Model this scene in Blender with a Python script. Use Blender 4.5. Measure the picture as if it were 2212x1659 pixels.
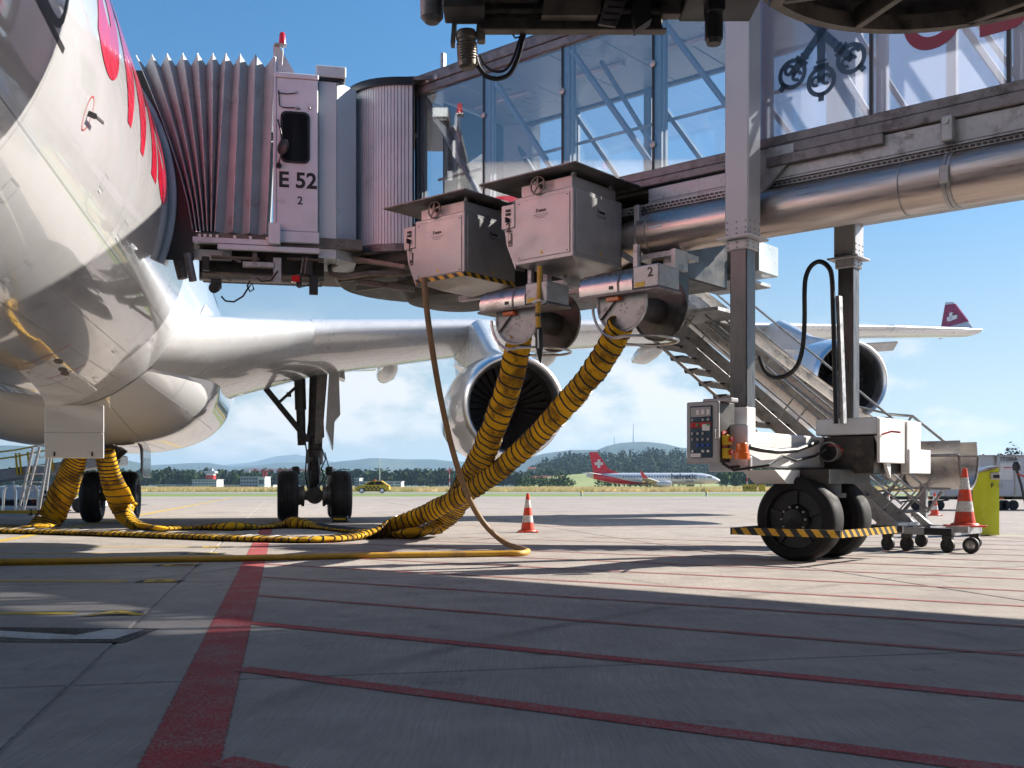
import bpy, bmesh, math, random
from mathutils import Vector, Matrix, noise
random.seed(7)
R = math.radians
for o in list(bpy.data.objects): bpy.data.objects.remove(o)
SC = bpy.context.scene
COL = SC.collection

# ---------------------------------------------------------------- camera, sky, sun, exposure
CH, F, CU, HV = 0.95, 2300.0, 1106.0, 1050.0      # eye height, focal length, principal column, horizon row
cam = bpy.data.cameras.new('camera'); cam_o = bpy.data.objects.new('camera', cam); COL.objects.link(cam_o)
cam.sensor_width = 36; cam.lens = F/2212*36; cam.shift_y = (HV-829.5)/2212
cam.clip_start = 0.05; cam.clip_end = 40000
cam.dof.use_dof = True; cam.dof.focus_distance = 15.5; cam.dof.aperture_fstop = 7.0
cam_o.location = (0, 0, CH); cam_o.rotation_euler = (R(90), 0, 0)
SC.camera = cam_o
SUN = Vector((0.92, 0.39, 0.615)).normalized()
sun = bpy.data.lights.new('sun', 'SUN'); sun.energy = 5.0; sun.angle = R(0.55); sun.color = (1, 0.93, 0.83)
sun_o = bpy.data.objects.new('sun', sun); COL.objects.link(sun_o)
sun_o.rotation_euler = SUN.to_track_quat('Z', 'Y').to_euler()
W = bpy.data.worlds.new('World'); SC.world = W; W.use_nodes = True
nt = W.node_tree; nt.nodes.clear()
def N(nt, t, **k):
    n = nt.nodes.new(t)
    for a, b in k.items():
        if a.startswith('_'): n.inputs[a[1:].replace('_', ' ')].default_value = b
        else: setattr(n, a, b)
    return n
sky = N(nt, 'ShaderNodeTexSky', sky_type='NISHITA', sun_disc=False, sun_elevation=math.asin(SUN.z),
        sun_rotation=math.atan2(SUN.x, SUN.y), altitude=400, air_density=1.0, dust_density=0.35, ozone_density=2.2)
tc = N(nt, 'ShaderNodeTexCoord'); sep = N(nt, 'ShaderNodeSeparateXYZ')
mp = N(nt, 'ShaderNodeMapping'); mp.inputs['Scale'].default_value = (1, 1, 2.1)
nz = N(nt, 'ShaderNodeTexNoise', _Scale=8.5, _Detail=12.0, _Roughness=0.58)
cr = N(nt, 'ShaderNodeValToRGB'); cr.color_ramp.elements[0].position = 0.49; cr.color_ramp.elements[1].position = 0.60
lo = N(nt, 'ShaderNodeMapRange', interpolation_type='SMOOTHSTEP'); lo.inputs[1].default_value = 0.18; lo.inputs[2].default_value = 0.09; lo.inputs[3].default_value = 0; lo.inputs[4].default_value = 1
pale = N(nt, 'ShaderNodeMapRange', interpolation_type='SMOOTHSTEP'); pale.inputs[1].default_value = 0.30; pale.inputs[2].default_value = 0.0; pale.inputs[3].default_value = 0.0; pale.inputs[4].default_value = 0.62
mul = N(nt, 'ShaderNodeMath', operation='MULTIPLY')
m2 = N(nt, 'ShaderNodeMath', operation='MULTIPLY'); m2.inputs[1].default_value = 0.9
hs = N(nt, 'ShaderNodeHueSaturation'); hs.inputs['Hue'].default_value = .496; hs.inputs['Saturation'].default_value = 1.3; hs.inputs['Value'].default_value = 1.3
mx0 = N(nt, 'ShaderNodeMixRGB'); mx0.inputs[2].default_value = (5.7, 6.3, 6.8, 1)
mx = N(nt, 'ShaderNodeMixRGB'); mx.inputs[2].default_value = (9.2, 9.0, 8.8, 1)
bg = N(nt, 'ShaderNodeBackground', _Strength=0.05); out = N(nt, 'ShaderNodeOutputWorld')
L = nt.links.new
L(tc.outputs['Generated'], mp.inputs[0]); L(mp.outputs[0], nz.inputs['Vector']); L(nz.outputs['Fac'], cr.inputs[0])
L(tc.outputs['Generated'], sep.inputs[0]); L(sep.outputs['Z'], lo.inputs[0]); L(sep.outputs['Z'], pale.inputs[0])
L(cr.outputs[0], mul.inputs[0]); L(lo.outputs[0], mul.inputs[1]); L(mul.outputs[0], m2.inputs[0])
gr = N(nt, 'ShaderNodeMapRange', interpolation_type='SMOOTHSTEP'); gr.inputs[1].default_value = .1; gr.inputs[2].default_value = .42; gr.inputs[3].default_value = .78; gr.inputs[4].default_value = 1.12
gm = N(nt, 'ShaderNodeMixRGB', blend_type='MULTIPLY'); gm.inputs[0].default_value = 1
L(sep.outputs['Z'], gr.inputs[0]); L(gr.outputs[0], gm.inputs[2]); L(sky.outputs[0], hs.inputs['Color']); L(hs.outputs[0], gm.inputs[1]); L(gm.outputs[0], mx0.inputs[1]); L(pale.outputs[0], mx0.inputs[0])
L(mx0.outputs[0], mx.inputs[1]); L(m2.outputs[0], mx.inputs[0]); L(mx.outputs[0], bg.inputs[0]); L(bg.outputs[0], out.inputs[0])
SC.view_settings.view_transform = 'Standard'; SC.view_settings.look = 'None'
SC.view_settings.exposure = 1.2; SC.view_settings.gamma = 1
SC.render.engine = 'CYCLES'
SC.cycles.max_bounces = 6; SC.cycles.diffuse_bounces = 2; SC.cycles.glossy_bounces = 3; SC.cycles.transparent_max_bounces = 20; SC.cycles.use_denoising = True
SC.cycles.caustics_reflective = False; SC.cycles.caustics_refractive = False

# ---------------------------------------------------------------- frames: W world, A aircraft (x port, y aft), B boarding bridge (x along, y away)
AA, BA = R(12.2), math.atan2(-0.648, 0.762)
MW = Matrix.Identity(4)
MA = Matrix.Translation((-4.398, -0.951, 0)) @ Matrix.Rotation(AA, 4, 'Z')
MBR = Matrix.Rotation(BA, 4, 'Z')
FR = {'W': MW, 'A': MA, 'B': MBR}
def P(u, v, Y): return Vector(((u-CU)/F*Y, Y, CH+(HV-v)/F*Y))
def G(u, v, z=0.0):
    Y = (CH-z)*F/(v-HV); return Vector(((u-CU)/F*Y, Y, z))
def AU(u, v, s):      # aircraft-frame point on the plane aft = s
    k = (u-CU)/F; c, sn = math.cos(AA), math.sin(AA)
    l = (4.398+sn*s+k*(-0.951+c*s))/(c-sn*k); Y = -0.951+sn*l+c*s
    return Vector((l, s, CH+(HV-v)/F*Y))
def BU(u, v, n):      # bridge-frame point on the plane n
    k = (u-CU)/F; c, sn = math.cos(BA), -math.sin(BA)
    t = n*(c*k-sn)/(c+sn*k); Y = sn*t*-1+n*c
    return Vector((t, n, CH+(HV-v)/F*Y))
def toA(p): return MA.inverted() @ Vector(p)
def toB(p): return MBR.inverted() @ Vector(p)

# ---------------------------------------------------------------- mesh builder
class MB:
    def __init__(s): s.v = []; s.f = []; s.mi = []; s.m = 0
    def add(s, vs, fs):
        b = len(s.v); s.v += [tuple(x) for x in vs]; s.f += [tuple(b+i for i in f) for f in fs]; s.mi += [s.m]*len(fs); return s
    def box(s, x0, x1, y0, y1, z0, z1, b=0.0):
        if b <= 0:
            return s.add([(x, y, z) for x in (x0, x1) for y in (y0, y1) for z in (z0, z1)],
                         [(0,1,3,2), (4,6,7,5), (0,4,5,1), (2,3,7,6), (0,2,6,4), (1,5,7,3)])
        b = min(b, abs(x1-x0)*.45, abs(y1-y0)*.45, abs(z1-z0)*.45)
        vs = []; ix = {}
        for i in (0, 1):
            for j in (0, 1):
                for k in (0, 1):
                    X, Y, Z = (x0, x1)[i], (y0, y1)[j], (z0, z1)[k]
                    dx, dy, dz = (b, -b)[i], (b, -b)[j], (b, -b)[k]
                    for a, q in enumerate(((X, Y+dy, Z+dz), (X+dx, Y, Z+dz), (X+dx, Y+dy, Z))):
                        ix[i, j, k, a] = len(vs); vs.append(q)
        I = lambda i, j, k, a: ix[i, j, k, a]
        fs = []
        for i in (0, 1): fs.append((I(i,0,0,0), I(i,1,0,0), I(i,1,1,0), I(i,0,1,0)))
        for j in (0, 1): fs.append((I(0,j,0,1), I(1,j,0,1), I(1,j,1,1), I(0,j,1,1)))
        for k in (0, 1): fs.append((I(0,0,k,2), I(1,0,k,2), I(1,1,k,2), I(0,1,k,2)))
        for j in (0, 1):
            for k in (0, 1): fs.append((I(0,j,k,1), I(1,j,k,1), I(1,j,k,2), I(0,j,k,2)))
        for i in (0, 1):
            for k in (0, 1): fs.append((I(i,0,k,0), I(i,1,k,0), I(i,1,k,2), I(i,0,k,2)))
        for i in (0, 1):
            for j in (0, 1): fs.append((I(i,j,0,0), I(i,j,1,0), I(i,j,1,1), I(i,j,0,1)))
        for i in (0, 1):
            for j in (0, 1):
                for k in (0, 1): fs.append((I(i,j,k,0), I(i,j,k,1), I(i,j,k,2)))
        return s.add(vs, fs)
    def bar(s, p0, p1, w, h, up=(0, 0, 1), b=0.0):
        p0, p1 = Vector(p0), Vector(p1); d = p1-p0; L = d.length; d.normalize(); up = Vector(up)
        x = d.cross(up)
        if x.length < 1e-4: x = d.cross(Vector((0, 1, 0)))
        x.normalize(); y = x.cross(d)
        t = MB(); t.box(-w/2, w/2, 0, L, -h/2, h/2, b)
        M = Matrix((x, d, y)).transposed()
        return s.add([p0+M @ Vector(q) for q in t.v], t.f)
    def cyl(s, p0, p1, r0, r1=None, n=16, caps=True):
        r1 = r0 if r1 is None else r1
        p0, p1 = Vector(p0), Vector(p1); d = (p1-p0).normalized()
        a = d.orthogonal().normalized(); c = d.cross(a)
        vs = []; 
        for p, r in ((p0, r0), (p1, r1)):
            for i in range(n):
                t = 2*math.pi*i/n; vs.append(p+a*(r*math.cos(t))+c*(r*math.sin(t)))
        fs = [(i, (i+1) % n, n+(i+1) % n, n+i) for i in range(n)]
        if caps: fs += [tuple(range(n)), tuple(range(n, 2*n))]
        return s.add(vs, fs)
    def lathe(s, prof, o, ax, n=32, ref=None):     # prof: (radius, distance along axis)
        o, ax = Vector(o), Vector(ax).normalized(); a = (Vector(ref) if ref else ax.orthogonal()).normalized(); c = ax.cross(a)
        vs = []
        for r, h in prof:
            for i in range(n):
                t = 2*math.pi*i/n; vs.append(o+ax*h+a*(r*math.cos(t))+c*(r*math.sin(t)))
        fs = [(j*n+i, j*n+(i+1) % n, (j+1)*n+(i+1) % n, (j+1)*n+i) for j in range(len(prof)-1) for i in range(n)]
        return s.add(vs, fs)
    def tube(s, pts, r, n=8, caps=True):
        pts = [Vector(p) for p in pts]; m = len(pts); rs = r if isinstance(r, (list, tuple)) else [r]*m
        vs = []; a = None
        for i in range(m):
            d = (pts[min(i+1, m-1)]-pts[max(i-1, 0)]).normalized()
            if a is None: a = d.orthogonal().normalized()
            else:
                a = a-d*a.dot(d)
                a = a.normalized() if a.length > 1e-5 else d.orthogonal().normalized()
            c = d.cross(a)
            for k in range(n):
                t = 2*math.pi*k/n; vs.append(pts[i]+a*(rs[i]*math.cos(t))+c*(rs[i]*math.sin(t)))
        fs = [(j*n+i, j*n+(i+1) % n, (j+1)*n+(i+1) % n, (j+1)*n+i) for j in range(m-1) for i in range(n)]
        if caps: fs += [tuple(range(n)), tuple(range((m-1)*n, m*n))]
        return s.add(vs, fs)
    def grid(s, rows, close=False):
        n = len(rows[0]); vs = [p for r in rows for p in r]
        fs = []
        for j in range(len(rows)-1):
            for i in range(n if close else n-1):
                fs.append((j*n+i, j*n+(i+1) % n, (j+1)*n+(i+1) % n, (j+1)*n+i))
        return s.add(vs, fs)
    def prism(s, poly, off):                       # polygon of 3D points, swept by a vector
        off = Vector(off); n = len(poly); poly = [Vector(p) for p in poly]
        return s.add(poly+[p+off for p in poly], [tuple(range(n)), tuple(range(n, 2*n))]+[(i, (i+1) % n, n+(i+1) % n, n+i) for i in range(n)])
    def mesh(s, name, mats, ang=32, fix=True):
        me = bpy.data.meshes.new(name); me.from_pydata(s.v, [], s.f)
        for m in (mats if isinstance(mats, (list, tuple)) else [mats]): me.materials.append(m)
        if any(s.mi): me.polygons.foreach_set('material_index', s.mi)
        if fix:
            bm = bmesh.new(); bm.from_mesh(me); bmesh.ops.recalc_face_normals(bm, faces=bm.faces); bm.to_mesh(me); bm.free()
        if ang:
            me.polygons.foreach_set('use_smooth', [True]*len(me.polygons)); me.set_sharp_from_angle(angle=R(ang))
        me.update(); return me
    def build(s, name, mats, parent=None, ang=32, fix=True):
        return link(name, s.mesh(name, mats, ang, fix), parent)
OFF = {}
def link(name, me, parent=None, loc=None):
    o = bpy.data.objects.new(name, me); COL.objects.link(o)
    if parent is not None:
        o.parent = parent
        if loc is not None: o.location = loc
        elif parent.name in OFF: o.location = -OFF[parent.name]
    elif loc is not None: o.location = loc
    return o
def tag(o, label=None, cat=None, group=None, kind=None):
    for k, v in (('label', label), ('category', cat), ('group', group), ('kind', kind)):
        if v: o[k] = v
    return o
def thing(name, label, cat, frame='W', org=(0, 0, 0), group=None):
    o = bpy.data.objects.new(name, None); COL.objects.link(o); o.empty_display_size = .3
    org = Vector(org); M = FR[frame]
    o.location = M @ org; o.rotation_euler = M.to_euler(); OFF[o.name] = org
    return tag(o, label, cat, group)
def copy_tree(o, parent=None):
    c = o.copy(); COL.objects.link(c); c.parent = parent
    for ch in [x for x in bpy.data.objects if x.parent == o]: copy_tree(ch, c)
    return c
def text_mesh(body, size, ext=0.002, bold=0.0, align='CENTER', shear=0.0):
    cu = bpy.data.curves.new('lettering', 'FONT'); cu.body = body; cu.size = size; cu.extrude = ext; cu.offset = bold
    cu.align_x = align; cu.align_y = 'CENTER'; cu.shear = shear; cu.resolution_u = 3 if size < 1 else 9
    o = bpy.data.objects.new('lettering', cu); COL.objects.link(o)
    dg = bpy.context.evaluated_depsgraph_get()
    me = bpy.data.meshes.new_from_object(o.evaluated_get(dg))
    bpy.data.objects.remove(o); return me
def text(name, body, size, m, parent, loc, rot=(90, 0, 0), bold=0.0, ext=0.002, align='CENTER', sx=1.0):
    me = text_mesh(body, size, ext, bold, align); me.materials.clear(); me.materials.append(m)
    o = link(name, me, parent)
    off = OFF.get(parent.name, Vector()) if parent is not None else Vector()
    o.location = Vector(loc)-off; o.rotation_euler = tuple(R(a) for a in rot); o.scale = (sx, 1, 1)
    return o

# ---------------------------------------------------------------- materials
def mat(name, col, rough=0.5, metal=0.0, var=0.12, vs=3.0, rvar=0.12, bump=0.0, bs=60.0, coat=0.0, stretch=None, dirt=None, dirt_s=2.0, dirt_lo=.52, dirt_hi=.7, spec=.5, coord='Object'):
    m = bpy.data.materials.new(name); m.use_nodes = True; t = m.node_tree; p = t.nodes['Principled BSDF']; L = t.links.new
    p.inputs['Metallic'].default_value = metal; p.inputs['Roughness'].default_value = rough
    p.inputs['Coat Weight'].default_value = coat; p.inputs['Coat Roughness'].default_value = .03; p.inputs['Specular IOR Level'].default_value = spec
    c4 = (*col, 1)
    tc = N(t, 'ShaderNodeTexCoord') if coord == 'Object' else N(t, 'ShaderNodeNewGeometry')
    src = tc.outputs['Object'] if coord == 'Object' else tc.outputs['Position']
    mp = N(t, 'ShaderNodeMapping'); L(src, mp.inputs[0])
    if stretch: mp.inputs['Scale'].default_value = stretch
    nz = N(t, 'ShaderNodeTexNoise', _Scale=vs, _Detail=6.0, _Roughness=.62); L(mp.outputs[0], nz.inputs['Vector'])
    mr = N(t, 'ShaderNodeMapRange'); mr.inputs[1].default_value = .3; mr.inputs[2].default_value = .7; mr.inputs[3].default_value = 1-var; mr.inputs[4].default_value = 1+var
    L(nz.outputs['Fac'], mr.inputs[0])
    mm = N(t, 'ShaderNodeMixRGB', blend_type='MULTIPLY'); mm.inputs[0].default_value = 1; mm.inputs[1].default_value = c4
    L(mr.outputs[0], mm.inputs[2]); last = mm.outputs[0]
    if dirt:
        n2 = N(t, 'ShaderNodeTexNoise', _Scale=dirt_s, _Detail=8.0, _Roughness=.7); L(mp.outputs[0], n2.inputs['Vector'])
        r2 = N(t, 'ShaderNodeMapRange', interpolation_type='SMOOTHSTEP'); r2.inputs[1].default_value = dirt_lo; r2.inputs[2].default_value = dirt_hi
        L(n2.outputs['Fac'], r2.inputs[0])
        md = N(t, 'ShaderNodeMixRGB'); md.inputs[2].default_value = (*dirt, 1); L(last, md.inputs[1]); L(r2.outputs[0], md.inputs[0]); last = md.outputs[0]
    L(last, p.inputs['Base Color'])
    if rvar:
        rr = N(t, 'ShaderNodeMapRange'); rr.inputs[1].default_value = .3; rr.inputs[2].default_value = .7
        rr.inputs[3].default_value = max(rough-rvar, .02); rr.inputs[4].default_value = min(rough+rvar, 1)
        L(nz.outputs['Fac'], rr.inputs[0]); L(rr.outputs[0], p.inputs['Roughness'])
    if bump:
        nb = N(t, 'ShaderNodeTexNoise', _Scale=bs, _Detail=3.0); L(mp.outputs[0], nb.inputs['Vector'])
        b = N(t, 'ShaderNodeBump', _Strength=bump, _Distance=.01); L(nb.outputs['Fac'], b.inputs['Height']); L(b.outputs[0], p.inputs['Normal'])
    if coat >= 1: p.inputs['Coat IOR'].default_value = 2.0
    return m
def glassy(name, tint, refl=.08, diffuse=0.0, dcol=(.7, .7, .78)):
    m = bpy.data.materials.new(name); m.use_nodes = True; t = m.node_tree; t.nodes.clear(); L = t.links.new
    o = N(t, 'ShaderNodeOutputMaterial'); tr = N(t, 'ShaderNodeBsdfTransparent'); tr.inputs[0].default_value = (*tint, 1)
    gl = N(t, 'ShaderNodeBsdfGlossy', _Roughness=0.0); gl.inputs[0].default_value = (1, 1, 1, 1)
    lw = N(t, 'ShaderNodeLayerWeight', _Blend=.5); pw = N(t, 'ShaderNodeMath', operation='POWER'); pw.inputs[1].default_value = 4.0
    ma = N(t, 'ShaderNodeMath', operation='MULTIPLY_ADD'); ma.inputs[1].default_value = .9-refl; ma.inputs[2].default_value = refl
    L(lw.outputs['Facing'], pw.inputs[0]); L(pw.outputs[0], ma.inputs[0])
    base = tr.outputs[0]
    if diffuse:
        di = N(t, 'ShaderNodeBsdfTranslucent'); di.inputs[0].default_value = (*dcol, 1)
        d2 = N(t, 'ShaderNodeBsdfDiffuse'); d2.inputs[0].default_value = (*dcol, 1)
        a0 = N(t, 'ShaderNodeMixShader'); a0.inputs[0].default_value = .5; L(di.outputs[0], a0.inputs[1]); L(d2.outputs[0], a0.inputs[2])
        a = N(t, 'ShaderNodeMixShader'); a.inputs[0].default_value = diffuse; L(base, a.inputs[1]); L(a0.outputs[0], a.inputs[2]); base = a.outputs[0]
    x = N(t, 'ShaderNodeMixShader'); L(ma.outputs[0], x.inputs[0]); L(base, x.inputs[1]); L(gl.outputs[0], x.inputs[2]); L(x.outputs[0], o.inputs[0])
    return m
def stripes(name, c0, c1, vec, period, rough=.45):
    m = mat(name, c0, rough); t = m.node_tree; p = t.nodes['Principled BSDF']; L = t.links.new
    tc = N(t, 'ShaderNodeTexCoord'); d = N(t, 'ShaderNodeVectorMath', operation='DOT_PRODUCT'); d.inputs[1].default_value = vec
    a = N(t, 'ShaderNodeMath', operation='DIVIDE'); a.inputs[1].default_value = period; fr = N(t, 'ShaderNodeMath', operation='FRACT')
    g = N(t, 'ShaderNodeMath', operation='GREATER_THAN'); g.inputs[1].default_value = .5
    nz = N(t, 'ShaderNodeTexNoise', _Scale=30.0, _Detail=5.0); mr = N(t, 'ShaderNodeMapRange'); mr.inputs[1].default_value = .56; mr.inputs[2].default_value = .7
    mx = N(t, 'ShaderNodeMixRGB'); mx.inputs[1].default_value = (*c0, 1); mx.inputs[2].default_value = (*c1, 1)
    m2 = N(t, 'ShaderNodeMixRGB'); m2.inputs[2].default_value = (.05, .045, .04, 1)
    L(tc.outputs['Object'], d.inputs[0]); L(d.outputs['Value'], a.inputs[0]); L(a.outputs[0], fr.inputs[0]); L(fr.outputs[0], g.inputs[0]); L(g.outputs[0], mx.inputs[0])
    L(tc.outputs['Object'], nz.inputs['Vector']); L(nz.outputs['Fac'], mr.inputs[0]); L(mr.outputs[0], m2.inputs[0]); L(mx.outputs[0], m2.inputs[1]); L(m2.outputs[0], p.inputs['Base Color'])
    return m
M = {}
M['plane_white'] = mat('aircraft white paint', (.69, .69, .70), .18, var=.03, vs=1.2, rvar=.05, coat=1.0, bump=.35, bs=2.3, dirt=(.6, .57, .53), dirt_s=1.1, dirt_lo=.62, dirt_hi=.95)
M['plane_grey'] = mat('wing grey paint', (.60, .61, .62), .26, var=.06, vs=1.5, rvar=.06, coat=.7, dirt=(.42, .40, .38), dirt_s=.9, dirt_lo=.55, dirt_hi=.85)
M['plane_red'] = mat('airline red paint', (.72, .012, .045), .22, var=.04, coat=.8)
M['seam'] = mat('panel joint grey', (.22, .22, .22), .6)
M['slat'] = mat('leading edge light grey', (.70, .70, .71), .3, .25, var=.04, rvar=.05, coat=.5)
M['alu'] = mat('satin aluminium', (.80, .81, .82), .36, 1.0, var=.06, rvar=.08)
M['gear'] = mat('landing gear dark paint', (.060, .060, .062), .38, .35, var=.35, vs=8, bump=.15)
M['gear2'] = mat('landing gear steel', (.22, .21, .20), .4, .7, var=.3, vs=9)
M['rubber'] = mat('black rubber', (.016, .016, .018), .62, var=.4, vs=7, bump=.25, bs=70, dirt=(.05, .046, .042), dirt_s=3.5, dirt_lo=.5)
M['tyre'] = mat('bridge tyre rubber', (.009, .009, .010), .7, var=.4, vs=8, bump=.3, bs=80, dirt=(.022, .019, .017), dirt_s=4, spec=.3)
M['fan'] = mat('fan blade titanium', (.10, .10, .11), .4, .5)
M['black'] = mat('black paint', (.012, .012, .014), .4, var=.3)
M['dark'] = mat('dark grimy steel', (.045, .043, .042), .55, .3, var=.45, vs=5, bump=.15, dirt=(.11, .09, .07), dirt_s=3)
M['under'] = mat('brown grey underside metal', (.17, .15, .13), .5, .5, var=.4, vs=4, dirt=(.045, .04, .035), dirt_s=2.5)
M['bridge'] = mat('bridge grey lacquer', (.58, .60, .655), .38, .15, var=.08, vs=2.2, bump=.02, bs=25, dirt=(.42, .41, .41), dirt_s=3, dirt_lo=.58, dirt_hi=.85)
M['bridge_lt'] = mat('bridge light blue grey lacquer', (.50, .56, .60), .36, .1, var=.06, vs=2.2)
M['bellows'] = mat('bellows grey fabric', (.30, .355, .385), .5, .0, var=.13, vs=2.4, bump=.12, bs=9, dirt=(.21, .215, .22), dirt_s=2.2)
M['steel'] = mat('stainless steel', (.50, .475, .45), .33, .92, var=.15, vs=6, rvar=.12, dirt=(.24, .21, .18), dirt_s=2.3, dirt_lo=.52, dirt_hi=.78)
M['galv'] = mat('galvanised steel', (.38, .38, .385), .48, .6, var=.22, vs=9, dirt=(.19, .185, .18), dirt_s=5)
M['rail'] = mat('weathered rail metal', (.19, .175, .175), .5, .5, var=.35, vs=5, dirt=(.085, .075, .07), dirt_s=4.5, dirt_lo=.48, dirt_hi=.68)
M['pipe'] = mat('brushed steel duct', (.54, .47, .43), .37, .95, var=.14, vs=3, rvar=.12, stretch=(.5, 7, 7), dirt=(.30, .25, .21), dirt_s=1.3, dirt_lo=.5, dirt_hi=.75)
M['truss'] = mat('truss blue grey paint', (.15, .185, .235), .42, .1, var=.06)
M['ceil'] = mat('tunnel ceiling panel', (.55, .60, .64), .3, .1, var=.05, vs=1)
M['column'] = mat('column grey paint', (.45, .45, .47), .4, .1, var=.06, vs=2)
M['colum2'] = mat('column inner galvanised steel', (.115, .115, .12), .38, .75, var=.3, vs=6, stretch=(3, 3, .6), dirt=(.05, .05, .05), dirt_s=3)
M['white'] = mat('white lacquer', (.72, .71, .70), .4, var=.04, vs=2, dirt=(.5, .42, .35), dirt_s=2.2, dirt_lo=.66, dirt_hi=.8)
M['boxgrey'] = mat('cabinet brushed grey', (.385, .375, .375), .4, .35, var=.09, vs=4, dirt=(.31, .285, .28), dirt_s=4.2, dirt_lo=.5, dirt_hi=.85)
M['yellow_fab'] = mat('yellow hose fabric', (.66, .37, .018), .85, spec=.15, var=.22, vs=6, bump=1.0, bs=13, dirt=(.20, .105, .015), dirt_s=3.0, dirt_lo=.43, dirt_hi=.62)
M['yellow_cab'] = mat('yellow cable rubber', (.55, .31, .03), .5, var=.2, dirt=(.22, .13, .05), dirt_s=3, dirt_lo=.48)
M['brown_cab'] = mat('dusty brown cable rubber', (.20, .115, .05), .55, var=.25, vs=6)
M['cone'] = mat('cone orange red plastic', (.68, .062, .022), .42, var=.12, dirt=(.28, .07, .05), dirt_s=7)
M['cone_w'] = mat('cone reflective band', (.68, .66, .63), .4, var=.2, vs=14, dirt=(.25, .24, .22), dirt_s=25, dirt_lo=.5, dirt_hi=.62)
M['bin'] = mat('fluorescent yellow green lacquer', (.62, .66, .012), .3, coat=.4, var=.04)
M['ye'] = mat('yellow lacquer', (.65, .42, .02), .4, var=.1)
M['orange'] = mat('orange beacon plastic', (.75, .14, .01), .2, coat=.5)
M['red'] = mat('red lamp plastic', (.55, .008, .012), .15, coat=.8)
M['redp'] = mat('red signal paint', (.5, .03, .03), .4)
M['blue'] = mat('dark blue instrument panel', (.010, .032, .065), .3, coat=.5)
M['deepblue'] = mat('emblem dark blue film', (.035, .065, .11), .35)
M['win'] = mat('dark tinted window', (.006, .007, .009), .08, coat=.25, var=.1, spec=.3)
M['green_lt'] = mat('green indicator', (.02, .3, .08), .3)
M['blue_lt'] = mat('blue indicator', (.02, .1, .5), .3)
M['glass'] = glassy('clear tunnel glazing', (.975, .985, .99), .11, .035, (.75, .78, .82))
M['glass2'] = glassy('small clear pane', (.7, .75, .78), .09)
M['frost'] = glassy('film covered tunnel glazing', (.92, .94, .99), .06, .34, (.74, .76, .87))
M['haz'] = stripes('black and yellow hazard stripes', (.012, .012, .012), (.65, .36, .02), (1, 0, .8), .19)
M['haz2'] = stripes('black and yellow hazard edge', (.012, .012, .012), (.65, .36, .02), (.7, .7, .8), .13)

# ================================================================ ground
def ground_mat(name, col, c2, s1, bump=0.0, s2=.15):
    m = mat(name, col, .85, 0, var=.18, vs=s1, rvar=.06, bump=bump, bs=s1*4, dirt=c2, dirt_s=s2, dirt_lo=.45, dirt_hi=.65, coord='World'); return m
def concrete(name):
    m = mat(name, (.37, .33, .298), .88, 0, spec=.15, var=.16, vs=2.2, rvar=.1, dirt=(.27, .245, .23), dirt_s=.35, dirt_lo=.46, dirt_hi=.72, coord='World')
    t = m.node_tree; p = t.nodes['Principled BSDF']; L = t.links.new
    g = N(t, 'ShaderNodeNewGeometry'); mp = N(t, 'ShaderNodeMapping'); mp.inputs['Rotation'].default_value = (0, 0, -AA)
    mp.inputs['Scale'].default_value = (85, 2.4, 1)
    wn = N(t, 'ShaderNodeTexNoise', _Scale=.55, _Detail=2.0); L(g.outputs['Position'], wn.inputs['Vector'])
    wa = N(t, 'ShaderNodeVectorMath', operation='SCALE'); wa.inputs['Scale'].default_value = .22; L(wn.outputs['Color'], wa.inputs[0])
    wb = N(t, 'ShaderNodeVectorMath', operation='ADD'); L(g.outputs['Position'], wb.inputs[0]); L(wa.outputs[0], wb.inputs[1]); L(wb.outputs[0], mp.inputs[0])
    n1 = N(t, 'ShaderNodeTexNoise', _Scale=1.0, _Detail=4.0, _Roughness=.7); L(mp.outputs[0], n1.inputs['Vector'])      # broomed lines
    n2 = N(t, 'ShaderNodeTexNoise', _Scale=160.0, _Detail=2.0); L(g.outputs['Position'], n2.inputs['Vector'])
    ad = N(t, 'ShaderNodeMath', operation='MULTIPLY_ADD'); ad.inputs[1].default_value = .6; L(n2.outputs['Fac'], ad.inputs[0]); L(n1.outputs['Fac'], ad.inputs[2])
    b = N(t, 'ShaderNodeBump', _Strength=.7, _Distance=.007); L(ad.outputs[0], b.inputs['Height']); L(b.outputs[0], p.inputs['Normal'])
    src = p.inputs['Base Color'].links[0].from_socket
    mr = N(t, 'ShaderNodeMapRange'); mr.inputs[1].default_value = .3; mr.inputs[2].default_value = .75; mr.inputs[3].default_value = .80; mr.inputs[4].default_value = 1.13
    L(n1.outputs['Fac'], mr.inputs[0]); mx = N(t, 'ShaderNodeMixRGB', blend_type='MULTIPLY'); mx.inputs[0].default_value = 1
    L(src, mx.inputs[1]); L(mr.outputs[0], mx.inputs[2])
    n3 = N(t, 'ShaderNodeTexNoise', _Scale=1.3, _Detail=7.0, _Roughness=.75); L(g.outputs['Position'], n3.inputs['Vector'])   # oil spots
    r3 = N(t, 'ShaderNodeMapRange', interpolation_type='SMOOTHSTEP'); r3.inputs[1].default_value = .57; r3.inputs[2].default_value = .70; r3.inputs[4].default_value = .6
    L(n3.outputs['Fac'], r3.inputs[0]); m3 = N(t, 'ShaderNodeMixRGB'); m3.inputs[2].default_value = (.15, .135, .12, 1); L(mx.outputs[0], m3.inputs[1]); L(r3.outputs[0], m3.inputs[0])
    L(m3.outputs[0], p.inputs['Base Color']); return m
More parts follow.
